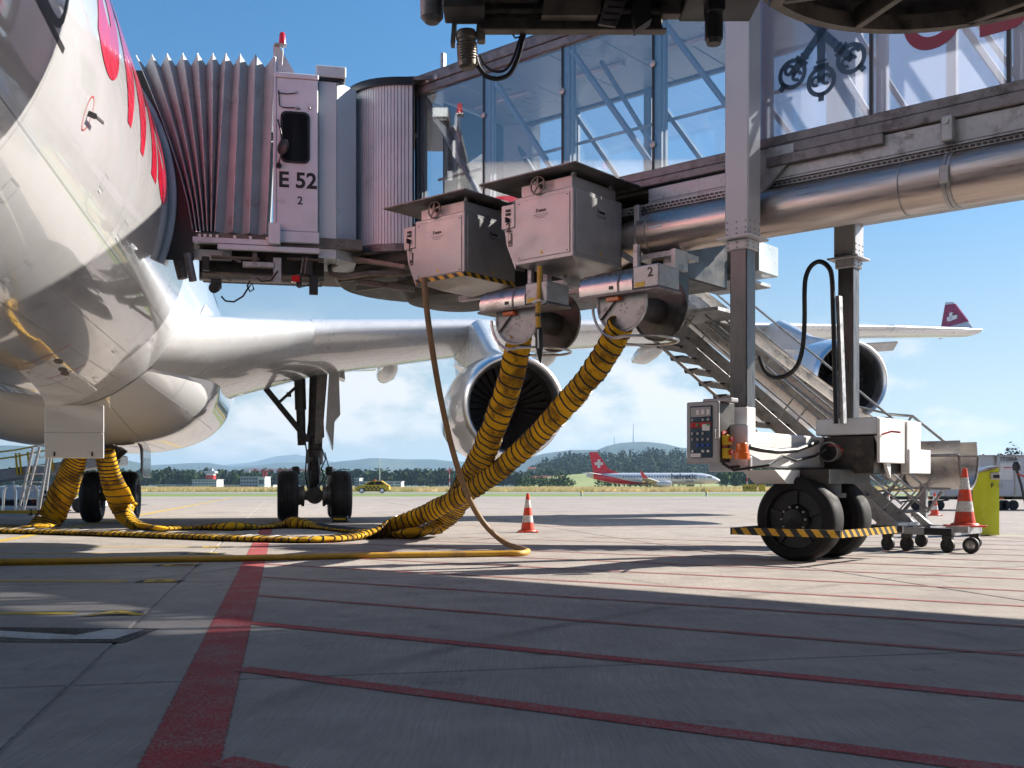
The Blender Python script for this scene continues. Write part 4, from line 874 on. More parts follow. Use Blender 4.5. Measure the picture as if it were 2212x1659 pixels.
# ---- printed emblem of three crossed keys and red letters
def emb(b, c, sc):
    c = Vector(c); nn = ON0-.0165
    def pt(x, z): return Vector((c.x+x*sc, nn, c.z+z*sc))
    def ring(cx, cz, r0, r1):
        n = 36; vs = []
        for k in range(n):
            t = 2*math.pi*k/n; vs += [pt(cx+r0*math.cos(t), cz+r0*math.sin(t)), pt(cx+r1*math.cos(t), cz+r1*math.sin(t))]
        b.add(vs, [(2*k, 2*k+1, (2*k+3) % (2*n), (2*k+2) % (2*n)) for k in range(n)])
    def bar(x0, z0, x1, z1, w):
        d = Vector((x1-x0, z1-z0)).normalized(); q = Vector((-d.y, d.x))*w/2
        b.add([pt(x0+q.x, z0+q.y), pt(x0-q.x, z0-q.y), pt(x1-q.x, z1-q.y), pt(x1+q.x, z1+q.y)], [(0, 1, 2, 3)])
    def arc(cx, cz, r, a0, a1, w):
        n = 14; vs = []
        for k in range(n+1):
            t = R(a0+(a1-a0)*k/n); vs += [pt(cx+(r-w/2)*math.cos(t), cz+(r-w/2)*math.sin(t)), pt(cx+(r+w/2)*math.cos(t), cz+(r+w/2)*math.sin(t))]
        b.add(vs, [(2*k, 2*k+1, 2*k+3, 2*k+2) for k in range(n)])
    for ang in (-132, -90, -48):
        dx, dz = math.cos(R(ang)), math.sin(R(ang)); px, pz = -dz, dx
        L0 = .92 if ang != -90 else .98
        bar(-dx*1.0, -dz*1.0, dx*L0*.72, dz*L0*.72, .17)
        cx, cz = dx*L0, dz*L0; ring(cx, cz, .22, .31)
        bar(dx*(L0-.30)-px*.16, dz*(L0-.30)-pz*.16, dx*(L0-.30)+px*.16, dz*(L0-.30)+pz*.16, .08); bar(dx*(L0-.40)-px*.11, dz*(L0-.40)-pz*.11, dx*(L0-.40)+px*.11, dz*(L0-.40)+pz*.11, .05)
        bar(dx*(L0-.28), dz*(L0-.28), dx*(L0+.02), dz*(L0+.02), .17)
        for sg in (-1, 1): arc(cx+px*sg*.11-dx*.02, cz+pz*sg*.11-dz*.02, .085, 0, 300, .07)
        bar(dx*(L0+.22), dz*(L0+.22), dx*(L0+.40), dz*(L0+.40), .12); bar(dx*(L0+.25)-px*.08, dz*(L0+.25)-pz*.08, dx*(L0+.25)+px*.08, dz*(L0+.25)+pz*.08, .06)
        for q in (.62, .78, .94): bar(-dx*q, -dz*q, -dx*q+px*.30, -dz*q+pz*.30, .09)
        bar(-dx*.58+px*.28, -dz*.58+pz*.28, -dx*.98+px*.28, -dz*.98+pz*.28, .07)
cpt = BU(1775, 70, ON0)
bp('key_emblem', 'deepblue', lambda b: emb(b, (cpt.x, 0, cpt.z), .60), ang=0)
M['filmred'] = mat('dark red film', (.22, .012, .035), .4)
for ch, u, v in (('U', 2016, -5), ('B', 2168, -45), ('S', 2300, -80)):
    q = BU(u, v, ON0); o = text('printed_letter', ch, 1.62, M['filmred'], bridge, (q.x, ON0-.017, q.z-.08), bold=.0, ext=.0005, sx=.72)
# ---- ventilation duct under the tunnel
PN, PZ, PR = 12.2, 4.35, .295
bp('air_duct', 'pipe', lambda b: b.lathe([(.20, -7.98), (PR-.02, -7.98), (PR, -7.96), (PR, TE)], (0, PN, PZ), (1, 0, 0), 40, (0, 0, 1)))
for tt in (-7.82, -4.45, -3.95, -3.90): bp('duct_clamp', 'galv', lambda b: b.lathe([(PR+.001, -.02 if tt > -4.3 else -.005), (PR+.012, -.02 if tt > -4.3 else -.005), (PR+.012, .02 if tt > -4.3 else .005), (PR+.001, .02 if tt > -4.3 else .005)], (tt, PN, PZ), (1, 0, 0), 40))
bp('duct_hanger', 'galv', lambda b: (b.box(-3.98, -3.88, PN-.34, PN-.28, PZ-.1, PZ+.1, .01), b.box(-3.97, -3.89, PN-.05, PN+.05, PZ+PR, 4.75)))
bp('duct_elbow', 'pipe', lambda b: b.tube([(-7.95, PN, PZ), (-8.3, PN+.05, PZ-.03), (-8.7, PN+.25, PZ-.08), (-9.0, PN+.6, PZ-.1)], [.26, .26, .25, .24], 28))
bp('duct_label', 'white', lambda b: b.add([(-7.75, PN-PR*math.cos(a)-.004, PZ+PR*math.sin(a)) for a in (.0, .12)]+[(-7.55, PN-PR*math.cos(a)-.004, PZ+PR*math.sin(a)) for a in (.12, .0)], [(0, 1, 2, 3)]), ang=0)
# perforated cable tray above the duct
def tray(b):
    for tt in range(170):
        t = -8.2+tt*.065
        for r in range(2): b.box(t+(r % 2)*.03, t+.04+(r % 2)*.03, 12.09, 12.10, 4.655+r*.042, 4.677+r*.042)
bp('cable_tray', 'galv', lambda b: (b.box(-8.4, TE, 12.105, 12.4, 4.64, 4.75), ), ang=0)
o = bp('tray_perforation', 'black', tray, ang=0); o['kind'] = 'stuff'
# ---- lift columns
for nm, n0, top in (('front', 11.5, 8.0), ('rear', 14.66, 8.0)):
    zf = 3.93 if nm == 'front' else 4.2
    bp('outer_column', 'column', lambda b: b.box(-6.40, -6.08, n0, n0+.32, zf, top, .018))
    bp('column_flange', 'column', lambda b: (b.box(-6.47, -6.01, n0-.07, n0+.39, zf-.005, zf+.022, .004), b.box(-6.385, -6.095, n0+.015, n0+.305, zf-.13, zf-.006, .012)))
    for i in range(3):
        for j in range(2):
            for fz in (.06, .12, .2, -.05, -.10):
                if (i+j) % 2: continue
                bp('rivet', 'galv', lambda b: b.lathe([(.001, .012), (.008, .010), (.012, 0)], (-6.36+.12*i, n0-.001+(.016 if fz < 0 else 0), zf+fz), (0, -1, 0), 8))
                bp('rivet', 'galv', lambda b: b.lathe([(.001, .012), (.008, .010), (.012, 0)], (-6.079-(.016 if fz < 0 else 0), n0+.04+.12*i, zf+fz), (1, 0, 0), 8))
    bp('inner_column', 'colum2', lambda b: b.box(-6.355, -6.125, n0+.045, n0+.275, 1.9, zf-.1, .014))
    bp('column_foot', 'white', lambda b: b.box(-6.357, -6.123, n0+.043, n0+.277, 1.5, 1.905, .014))
# ---- lower cross beam, machinery and wheels
bp('cross_beam', 'white', lambda b: (b.box(-6.42, -6.02, 11.35, 15.1, 1.18, 1.60, .02), b.prism([(-5.99, 12.0, 1.15), (-5.99, 13.6, 1.15), (-5.99, 13.3, .98), (-5.99, 12.35, .98)], (-.45, 0, 0))))
bp('end_plate', 'bridge', lambda b: b.box(-6.5, -5.98, 11.28, 11.35, 1.12, 1.68, .015))
bp('machine_cover', 'bridge', lambda b: (b.box(-6.12, -5.28, 13.45, 15.05, 1.62, 1.84, .012)))
bp('side_cover', 'white', lambda b: (b.box(-5.28, -5.24, 13.42, 14.3, 1.25, 1.82, .008), b.prism([(-5.279, 13.44, 1.6), (-5.279, 13.9, 1.6), (-5.279, 13.9, 1.05), ], (-.04, 0, 0))))
bp('side_cover', 'white', lambda b: (b.box(-5.30, -5.22, 14.33, 14.85, 1.28, 1.82, .008), b.box(-5.32, -5.20, 14.36, 15.18, 1.12, 1.45, .008)))
bp('pump_motor', 'boxgrey', lambda b: (b.cyl((-5.9, 13.38, 1.40), (-5.9, 13.85, 1.40), .125, .125, 24), b.cyl((-5.9, 13.36, 1.40), (-5.9, 13.385, 1.40), .135, .135, 24)))
bp('motor_grille', 'black', lambda b: (b.cyl((-5.9, 13.352, 1.40), (-5.9, 13.359, 1.40), .115, .115, 24), [b.cyl((-5.9, 13.345, 1.40), (-5.9, 13.354, 1.40), .035, .035, 12)]))
bp('filler_cap', 'black', lambda b: b.cyl((-5.6, 14.5, 1.84), (-5.6, 14.5, 1.90), .07, .07, 16))
bp('drive_frame', 'dark', lambda b: (b.box(-6.4, -5.35, 13.5, 14.9, 1.12, 1.60), b.box(-6.35, -5.6, 12.7, 14.0, .98, 1.16), b.cyl((-6.0, 13.15, .86), (-6.0, 13.15, 1.1), .34, .34, 28), b.cyl((-6.0, 13.15, .80), (-6.0, 13.15, .86), .40, .40, 28), b.box(-6.2, -5.8, 12.98, 13.35, .4, .86), b.cyl((-6.0, 12.7, .53), (-6.0, 13.6, .53), .1, .1, 16)))
def bwheel(n0):
    w = bpy.data.objects.new('wheel', None); COL.objects.link(w); w.parent = bridge; w.location = -OFF[bridge.name]
    r, h = .535, .19; c = (-6.0, n0, .53)
    prof = [(r*.72, -h), (r*.90, -h), (r*.97, -h*.8), (r, -h*.5), (r, h*.5), (r*.97, h*.8), (r*.90, h), (r*.72, h)]
    mb = MB(); mb.lathe(prof, c, (0, 1, 0), 64)
    mb.v = [(x, y, max(z, .0)) for x, y, z in mb.v]; mb.build('tyre', M['tyre'], w, 40)
    for sd in (-1, 1):
        mb = MB(); mb.lathe([(r*.73, h*.98), (r*.70, h*.9), (r*.68, h*.55), (r*.36, h*.5), (r*.33, h*.8), (r*.26, h*.95), (r*.24, h*1.15), (.01, h*1.2)], c, (0, sd, 0), 48); mb.build('rim', M['black'], w, 40)
        for k in range(10):
            t = k*math.pi/5; p = Vector(c)+Vector((r*.30*math.cos(t), sd*h*.80, r*.30*math.sin(t))); mb = MB(); mb.cyl(p, p+Vector((0, sd*.04, 0)), .014, .014, 6)
            if sd < 0: mb.build('wheel_nut', M['galv'], w)
    for k in range(5):
        t = k*2*math.pi/5+.3; mb = MB(); a = Vector(c)+Vector((r*.36*math.cos(t), -h*.6, r*.36*math.sin(t))); e = Vector(c)+Vector((r*.68*math.cos(t), -h*.62, r*.68*math.sin(t))); mb.bar(a, e, .05, .03, (0, 1, 0)); mb.build('rib', M['black'], w)
bwheel(12.72); bwheel(13.62)
bp('wheel_guard', 'haz', lambda b: b.box(-6.62, -5.2, 12.10, 12.13, .335, .425))
bp('wheel_guard', 'haz2', lambda b: b.box(-5.225, -5.195, 12.14, 13.9, .335, .425))
bp('guard_frame', 'dark', lambda b: (b.box(-6.62, -5.2, 12.13, 12.18, .40, .425), b.box(-6.65, -6.62, 12.1, 13.9, .335, .425), b.box(-6.5, -6.46, 12.15, 12.9, .38, .44), b.box(-6.62, -5.2, 14.1, 14.15, .335, .425)))
# ---- control cabinet on the near column
cb = bp('control_cabinet', 'boxgrey', lambda b: b.box(-6.63, -6.20, 11.0, 11.05, 1.215, 1.945, .012))
bp('cabinet_body', 'dark', lambda b: b.box(-6.625, -6.205, 11.05, 11.40, 1.23, 1.935, .01))
bp('cabinet_bracket', 'boxgrey', lambda b: (b.box(-6.48, -6.1, 11.12, 11.3, 1.935, 1.985, .01), b.box(-6.5, -5.95, 11.3, 11.36, 1.13, 1.30, .01)))
bp('instrument_panel', 'blue', lambda b: b.box(-6.575, -6.275, 10.985, 11.0, 1.285, 1.895, .012))
bp('instrument_plate', 'boxgrey', lambda b: b.box(-6.56, -6.29, 10.979, 10.986, 1.765, 1.88, .003))
bp('instrument_plate', 'redp', lambda b: b.box(-6.56, -6.29, 10.979, 10.986, 1.64, 1.70, .003))
for i, (x, z, m) in enumerate([(x, z, m) for z, m in ((1.82, 'white'), (1.73, 'galv'), (1.67, 'green_lt'), (1.57, 'galv'), (1.50, 'galv'), (1.43, 'blue_lt'), (1.36, 'white')) for x in (-6.53, -6.46, -6.39, -6.32)]):
    if (i*7) % 5 == 0: continue
    bp('button', 'redp' if i == 8 else m, lambda b: (b.cyl((x, 10.965, z), (x, 10.986, z), .016, .016, 12) if z < 1.8 else b.box(x-.022, x+.022, 10.968, 10.98, z-.03, z+.03, .004)))
bp('paper_note', 'white', lambda b: b.box(-6.40, -6.30, 10.972, 10.978, 1.60, 1.675))
bp('paper_tray', 'white', lambda b: b.box(-6.55, -6.42, 10.96, 10.985, 1.29, 1.335))
bp('door_handle', 'galv', lambda b: b.tube([(-6.225, 11.0, 1.50), (-6.225, 10.96, 1.51), (-6.225, 10.96, 1.60), (-6.225, 11.0, 1.61)], .01, 8))
for z, tx in ((1.50, 'FEV I'), (1.345, 'FGR I')):
    bp('switch_plate', 'redp', lambda b: b.box(-6.198, -6.19, 11.08, 11.20, z+.055, z+.095)); text('lettering', tx, .034, M['white'], bridge, (-6.189, 11.14, z+.075), (90, 0, 90), ext=.0005)
    bp('switch_box', 'ye', lambda b: b.box(-6.2, -6.12, 11.07, 11.19, z-.07, z+.05, .01)); bp('stop_button', 'red', lambda b: b.cyl((-6.12, 11.13, z), (-6.08, 11.13, z), .03, .034, 14))
bp('warning_beacon', 'orange', lambda b: b.lathe([(.0, .19), (.055, .19), (.068, .17), (.072, .08), (.074, .08), (.086, .075), (.088, .0), (0, 0)], BU(1603, 992, 11.1), (0, 0, 1), 24))
bp('flexible_conduit', 'black', lambda b: (b.tube([BU(1618, 965, 11.35), BU(1640, 970, 11.5), BU(1680, 975, 11.9), BU(1720, 972, 12.4), BU(1765, 955, 13.2)], .035, 10), b.tube([BU(1560, 1000, 11.15), BU(1575, 1010, 11.2), BU(1600, 1008, 11.3), BU(1612, 998, 11.35)], .02, 8), b.tube([BU(1560, 1000, 11.2), BU(1585, 1016, 11.2), BU(1660, 1005, 11.4), BU(1690, 985, 12.0), BU(1720, 995, 12.5), BU(1760, 985, 13.2), BU(1785, 970, 13.3)], .016, 8)))
bp('hydraulic_hose', 'redp', lambda b: (b.tube([BU(1790, 962, 13.3), BU(1808, 963, 13.2), BU(1822, 972, 13.2), BU(1815, 978, 13.2)], .008, 6), b.tube([BU(1900, 940, 13.5), BU(1925, 932, 13.5), BU(1945, 934, 13.5)], .012, 8)))
# ---- energy chain loop
def loop(b, off, r):
    pts = []
    for u, v in ((1640, 770), (1652, 800), (1672, 815), (1700, 810), (1722, 790), (1734, 750), (1738, 690), (1738, 630), (1741, 598), (1752, 575), (1770, 565), (1788, 575), (1797, 600), (1800, 680), (1803, 780), (1806, 915)): pts.append(BU(u, v, 13.2+off))
    # smooth
    sm_ = []
    for i in range(len(pts)-1):
        p0, p1, p2, p3 = pts[max(i-1, 0)], pts[i], pts[i+1], pts[min(i+2, len(pts)-1)]
        for q in range(5):
            t = q/5; sm_.append(.5*((2*p1)+(p2-p0)*t+(2*p0-5*p1+4*p2-p3)*t*t+(3*p1-p0-3*p2+p3)*t**3))
    b.tube(sm_+[pts[-1]], r, 8)
for k in range(3): bp('supply_cable', 'black', lambda b: loop(b, k*.07, .032))
bp('cable_guide', 'galv', lambda b: b.bar(BU(1812, 640, 13.3), BU(1822, 915, 13.3), .05, .10, (0, 1, 0)))
# ---- service platform cabinet under the tunnel
bp('service_cabinet', 'bridge_lt', lambda b: (b.box(-8.6, -8.12, 14.75, 15.4, 4.22, 4.68, .01), b.box(-8.11, -7.62, 14.75, 15.4, 4.22, 4.68, .01)))
bp('cabinet_lock', 'black', lambda b: b.box(-8.09, -8.03, 14.72, 14.75, 4.45, 4.5))
bp('platform', 'galv', lambda b: (b.box(-8.8, -7.85, 14.6, 15.6, 4.10, 4.16, .01), b.box(-8.8, -7.85, 14.6, 14.66, 4.161, 4.22, .01), b.box(-10.4, -8.8, 15.6, 16.7, 3.86, 3.92)))
bp('support_bracket', 'galv', lambda b: (b.box(-8.02, -7.94, 11.95, 12.03, 3.60, 4.72, .01), b.bar((-8.6, 12.0, 4.35), (-8.0, 12.0, 3.95), .07, .07), b.box(-8.0, -7.4, 12.0, 12.6, 3.98, 4.05), b.box(-7.65, -7.55, 12.1, 12.2, 3.35, 4.1, .01), b.box(-9.55, -9.45, 11.9, 12.0, 3.45, 4.3, .01), b.box(-11.2, -7.3, 11.9, 12.0, 3.78, 3.86), b.box(-9.4, -7.5, 11.5, 11.56, 3.55, 3.62)))
bp('machine_block', 'black', lambda b: (b.box(-8.9, -7.9, 12.6, 14.3, 3.9, 4.6, .02), b.box(-10.8, -9.3, 12.4, 14.4, 3.9, 4.6, .02), b.box(-7.9, -7.5, 12.2, 12.5, 3.4, 4.0)))

# ---- rotunda between tunnel and cab
q0, q1, q2 = Vector((-2.78, 18.0)), Vector((-2.55, 17.1)), Vector((-1.6, 17.2))
def rot_pt(t): return (1-t)**2*q0+2*t*(1-t)*q1+t*t*q2
sl = MB(); 
NSL = 30
for k in range(NSL):
    a, e = rot_pt(k/NSL), rot_pt((k+.82)/NSL); d = (e-a).normalized(); n_ = Vector((d.y, -d.x))
    bp('slat', 'bridge', lambda b: b.prism([(a.x, a.y, 4.86), (e.x, e.y, 4.86), (e.x, e.y, 7.42), (a.x, a.y, 7.42)], (-n_.x*.03, -n_.y*.03, 0)), 'W', ang=0)
bp('shutter_backing', 'dark', lambda b: b.grid([[(rot_pt(k/20).x+.02, rot_pt(k/20).y+.04, z) for k in range(21)] for z in (4.84, 7.44)]), 'W')
def rim(b, z0, z1, o):
    rows = []
    for z, off in ((z0, o), (z1, o), (z1, -.2), (z0, -.2), (z0, o)):
        r_ = []
        for k in range(21):
            p = rot_pt(k/20); d = (rot_pt(min(1, k/20+.01))-rot_pt(max(0, k/20-.01))).normalized(); n_ = Vector((d.y, -d.x)); p = p+n_*off; r_.append((p.x, p.y, z))
        rows.append(r_)
    b.grid(rows)
bp('rotunda_rim', 'black', lambda b: rim(b, 7.42, 7.54, .06), 'W'); bp('rotunda_sill', 'rail', lambda b: rim(b, 4.74, 4.86, .05), 'W')
bp('rotunda_roof', 'rail', lambda b: b.lathe([(0, 7.5), (1.85, 7.5), (1.85, 7.56), (0, 7.62)], (-1.35, 19.0, 0), (0, 0, 1), 40), 'W')
bp('rotunda_floor', 'dark', lambda b: b.lathe([(0, 4.45), (1.7, 4.5), (1.8, 4.6), (1.8, 4.78), (0, 4.78)], (-1.35, 19.0, 0), (0, 0, 1), 40), 'W')
bp('rotunda_drum', 'dark', lambda b: b.lathe([(0, 4.03), (.55, 4.03), (.85, 4.1), (1.0, 4.3), (1.03, 4.75)], (-.93, 18.3, 0), (0, 0, 1), 40), 'W')
bp('rotunda_wall', 'bridge', lambda b: b.box(-.4, .5, 18.9, 20.2, 4.8, 7.5), 'W')
for k, (a, e) in enumerate((((-2.9, 17.9, 4.42), (-1.5, 17.0, 4.38)), ((-2.7, 18.6, 4.4), (-1.3, 17.3, 4.3)), ((-2.6, 17.7, 4.36), (-1.6, 17.6, 4.2)))):
    bp('under_beam', 'under', lambda b: b.bar(a, e, .06, .09), 'W')
bp('perforated_tray', 'under', lambda b: b.bar(P(745, 556, 17.3), P(880, 578, 16.8), .18, .06), 'W')
bp('under_arm', 'under', lambda b: b.tube([P(875, 592, 16.9), P(800, 590, 17.0), P(740, 600, 17.1), P(715, 592, 17.2), P(712, 577, 17.3), P(735, 566, 17.4), P(790, 563, 17.5)], .045, 8), 'W')

# ---- cab (aircraft frame)
S0 = 16.93; S1 = 20.3
lE0, lE1 = AU(597, 0, S0).x, AU(687, 0, S0).x
bp('cab_wall', 'bridge', lambda b: b.box(lE0, lE1, S0, S0+.06, 4.92, 7.30, .012), 'A')
bp('cab_cap', 'bridge', lambda b: b.box(lE0-.03, lE1+.01, S0-.02, S1, 7.302, 7.38, .012), 'A')
bp('cab_skirt', 'bridge', lambda b: (b.box(lE0-.05, lE1+.02, S0-.02, S0+.06, 4.74, 4.916, .012)), 'A')
bp('cab_floor', 'under', lambda b: b.box(3.15, 5.75, S0+.1, S1, 4.70, 4.86), 'A')
bp('cab_wall', 'bridge', lambda b: (b.box(lE0, 5.7, S1-.06, S1, 4.86, 7.30), b.box(lE0-.05, lE0+.02, S0+.06, S1-.06, 6.95, 7.30)), 'A')
lw0, lw1 = AU(606, 0, S0).x, AU(669, 0, S0).x; zw0, zw1 = AU(640, 353, S0).z, AU(640, 242, S0).z
def rrect(x0, x1, z0, z1, r, y):
    pts = []
    for cx, cz, a0 in ((x1-r, z1-r, 0), (x0+r, z1-r, 90), (x0+r, z0+r, 180), (x1-r, z0+r, 270)):
        for k in range(6): t = R(a0+18*k); pts.append((cx+r*math.cos(t), y, cz+r*math.sin(t)))
    return pts
bp('window_frame', 'black', lambda b: b.prism(rrect(lw0, lw1, zw0, zw1, .09, S0-.022), (0, .03, 0)), 'A')
bp('cab_window', 'win', lambda b: b.prism(rrect(lw0+.035, lw1-.035, zw0+.035, zw1-.035, .07, S0-.026), (0, .01, 0)), 'A')
mr = [AU(u, v, S0-.16) for u, v in ((604, 268), (600, 292), (608, 345))]
bp('mirror', 'black', lambda b: (b.lathe([(.01, -.02), (.10, -.015), (.125, 0), (.12, .03), (.01, .05)], AU(613, 318, S0-.2), (-.75, -.6, .1), 20), b.tube([AU(600, 258, S0-.02), AU(607, 285, S0-.14), AU(610, 320, S0-.2), AU(603, 350, S0-.14), AU(602, 358, S0-.02)], .012, 6), b.lathe([(.01, 0), (.04, 0), (.045, .05), (.01, .05)], AU(602, 356, S0-.05), (0, 1, 0), 12)), 'A')
pE = A2B @ AU(643, 391, S0-.004); rz = math.degrees(AA-BA)
text('lettering', 'E 52', .335, M['black'], bridge, pE, (90, 0, rz), bold=.009)
text('lettering', '2', .175, M['black'], bridge, A2B @ AU(648, 434, S0-.004), (90, 0, rz), bold=.003)
bp('cab_cable', 'black', lambda b: (b.tube([AU(602, 195, S0-.02), AU(604, 228, S0-.02), AU(612, 232, S0-.02), AU(640, 233, S0-.02), AU(648, 236, S0-.02)], .009, 6), b.tube([AU(600, 200, S0-.02), AU(620, 203, S0-.02), AU(638, 201, S0-.02)], .009, 6)), 'A')
bp('cable_clip', 'galv', lambda b: [b.box(*(lambda p: (p.x-.02, p.x+.02, S0-.03, S0, p.z-.02, p.z+.02))(AU(u, v, S0)), .004) for u, v in ((639, 201), (640, 234), (668, 234))], 'A')
# service box beside the cab wall
bx0, bx1 = AU(580, 0, S0-.12).x, AU(606, 0, S0-.12).x; bz0, bz1 = AU(590, 527, S0-.12).z, AU(590, 482, S0-.12).z
bp('junction_box', 'bridge', lambda b: b.box(bx0, bx1, S0-.16, S0-.03, bz0, bz1, .01), 'A')
# wide duct column and lamp post between cab and rotunda
bp('cab_column', 'bridge_lt', lambda b: (b.box(lE1+.01, lE1+.30, S0+.14, S0+1.2, 4.55, 7.35, .012), b.prism([(lE1+.302, S0+.14, 4.55), (lE1+.62, S0+.45, 4.55), (lE1+.62, S0+1.2, 4.55), (lE1+.302, S0+1.2, 4.55)], (0, 0, 2.8))), 'A')
bp('column_cap', 'bridge_lt', lambda b: b.box(lE1-.03, lE1+.44, S0+.08, S0+1.3, 7.40, 7.58, .015), 'A')
bp('column_gasket', 'black', lambda b: b.box(lE1-.0, lE1+.41, S0+.12, S0+1.2, 7.352, 7.398), 'A')
# bellows canopy
tops = [294, 328, 361, 395, 427, 460, 488, 519, 552, 592]; bots = [416, 424, 432, 440, 448, 456, 464, 502, 538, 574]
def fold(b):
    rows = []
    for i in range(2*len(tops)-1):
        j = i/2; a = int(j); r = i % 2 == 0
        ut = tops[a] if r else (tops[a]+tops[a+1])/2; ub = bots[a] if r else (bots[a]+bots[a+1])/2
        o = 0 if r else .15; lt = AU(ut, 0, S0).x; lb = AU(ub, 0, S0).x
        fl = (1-a/9)
        zt = (7.62-.16*fl**2) if r else (7.50-.16*fl**2)
        row = []
        for q in range(7):          # near wall, bottom to top, bowed as it closes up on the hull
            f = q/6; l = lb+(lt-lb)*(f**(.85+.5*fl)); row.append((l, S0+o+.0, 4.86+(zt-4.86)*f))
        row += [(lt, S0+o+.12, zt+.02), (lt, S1-o-.12, zt+.02), (lt, S1-o, zt-.05)]
        for q in range(6, -1, -1):
            f = q/6*.98; l = lb+(lt-lb)*(f**(.85+.5*fl)); row.append((l, S1-o, 4.86+(zt-4.86)*f))
        rows.append(row)
    b.grid(rows)
bp('bellows_canopy', 'bellows', fold, 'A', ang=20)
bp('canopy_ridge', 'galv', lambda b: [b.tube([(AU(bots[a], 0, S0).x+(AU(tops[a], 0, S0).x-AU(bots[a], 0, S0).x)*((q/6)**(.85+.5*(1-a/9))), S0-.004, 4.86+((7.62-.16*(1-a/9)**2)-4.86)*q/6) for q in range(7)], .009, 6) for a in range(10)], 'A').__setitem__('kind', 'stuff')
# cushion ring that presses on the hull
def cush(b):
    pts = []
    for q in range(14):
        z = 4.35+(7.3-4.35)*q/13; r = math.sqrt(max(.1, (FRAD+.05)**2-(z-AZ)**2)); pts.append((r, S0+.03, z))
    b.tube(pts, .065, 12)
bp('contact_cushion', 'bellows', cush, 'A')
def curtain(b):
    rows = [[], []]
    for q in range(15):
        z = 4.40+(7.25-4.40)*q/14; f = max(0, min(1, (z-4.86)/(7.46-4.86))); lb, lt = AU(bots[0], 0, S0).x, AU(tops[0], 0, S0).x
        rows[0].append((math.sqrt(max(.1, (FRAD-.03)**2-(z-AZ)**2)), S0+.06, z)); rows[1].append((lb+(lt-lb)*f**1.35+.02, S0+.03, z))
    b.grid(rows)
bp('seal_curtain', 'black', curtain, 'A')

bp('bumper_roller', 'rail', lambda b: b.cyl(AU(404, 548, S0-.05), AU(417, 607, S0-.05), .065, .06, 14), 'A')
bp('bumper_roller', 'rail', lambda b: b.cyl(AU(382, 545, S0+.4), AU(395, 602, S0+.4), .09, .08, 14), 'A')
bp('roof_gusset', 'bridge_lt', lambda b: b.prism([AU(590, 95, S0+.02), AU(600, 95, S0+.02), AU(641, 165, S0+.02), AU(590, 165, S0+.02)], (0, .05, 0)), 'A')
bp('front_portal', 'bridge', lambda b: (b.box(AU(590, 0, S0).x, AU(597, 0, S0).x, S0-.01, S0+.12, 4.9, 7.62, .01), b.box(AU(590, 0, S0).x, AU(597, 0, S0).x, S0+.12, S1, 7.4, 7.55, .01)), 'A')
cbn = AU(610, 97, S0-.02)
bp('beacon_bracket', 'galv', lambda b: (b.box(cbn.x-.12, cbn.x+.06, S0-.09, S0+.04, cbn.z-.02, cbn.z, .004), b.tube([cbn, AU(611, 115, S0-.02), AU(609, 140, S0-.02)], .008, 6)), 'A')
bp('beacon_lamp', 'red', lambda b: b.lathe([(.0, .19), (.03, .19), (.045, .17), (.06, .0), (0, 0)], cbn, (0, 0, 1), 18), 'A')
# floor edge and machinery under the cab
zz = lambda v, s=S0: AU(500, v, s).z
xx = lambda u, s=S0: AU(u, 0, s).x
bp('floor_edge', 'bridge', lambda b: (b.box(xx(416), xx(597), S0-.02, S0+.1, zz(527), zz(515), .006), b.box(xx(470), xx(690), S0-.05, S0+.04, zz(540), zz(529), .006)), 'A')
bp('bellows_foot', 'white', lambda b: [b.box(xx(u), xx(u+6), S0-.03, S0, zz(515), zz(509)) for u in (428, 440, 452, 466, 504, 538, 574)], 'A')
for a in (('under_panel', 'bridge', 418, 500, 541, 562, .25), ('under_plate', 'dark', 430, 700, 540, 590, .5), ('under_rail', 'under', 440, 690, 588, 593, .3), ('under_rail', 'under', 455, 560, 553, 557, .1), ('under_step', 'galv', 524, 592, 563, 574, -.05), ('under_beam', 'rail', 545, 556, 541, 562, .1), ('under_box', 'black', 436, 452, 556, 585, .0), ('under_rail', 'galv', 430, 690, 601, 606, .45), ('flood_lamp', 'dark', 640, 652, 585, 612, 0.0), ('under_box', 'dark', 655, 675, 545, 585, .2), ('drive_motor', 'black', 668, 687, 588, 628, .0), ('cable_chain', 'galv', 590, 608, 552, 606, -.02), ('under_rail', 'under', 620, 700, 550, 554, .15), ('under_box', 'rail', 540, 592, 592, 602, .1), ('under_beam', 'under', 430, 436, 541, 606, .5), ('under_beam', 'under', 690, 700, 545, 600, .5)):
    nm, m, u0, u1, v0, v1, ds = a
    bp(nm, m, lambda b: b.box(xx(u0, S0+ds), xx(u1, S0+ds), S0+ds, S0+ds+(.12 if 'plate' not in nm else .9), zz(v1, S0+ds), zz(v0, S0+ds), .006), 'A')
bp('red_lamp', 'red', lambda b: b.box(xx(630), xx(648), S0-.04, S0+.1, zz(604), zz(590), .012), 'A')
bp('pivot_motor', 'dark', lambda b: (b.cyl(AU(462, 622, S0-.1), AU(466, 620, S0+.2), .08, .08, 16), b.box(xx(455), xx(478), S0, S0+.15, zz(622), zz(603), .01)), 'A')
bp('hanging_cable', 'black', lambda b: (b.tube([AU(478, 640, S0), AU(487, 650, S0), AU(505, 652, S0), AU(525, 640, S0), AU(536, 622, S0), AU(545, 612, S0), AU(548, 625, S0), AU(540, 630, S0), AU(534, 618, S0), AU(540, 606, S0)], .014, 7), b.tube([AU(638, 606, S0), AU(645, 622, S0), AU(660, 618, S0), AU(672, 612, S0)], .008, 6), b.tube([AU(555, 600, S0-.05), AU(565, 608, S0-.05), AU(585, 606, S0-.05), AU(600, 585, S0-.05)], .012, 6)), 'A')
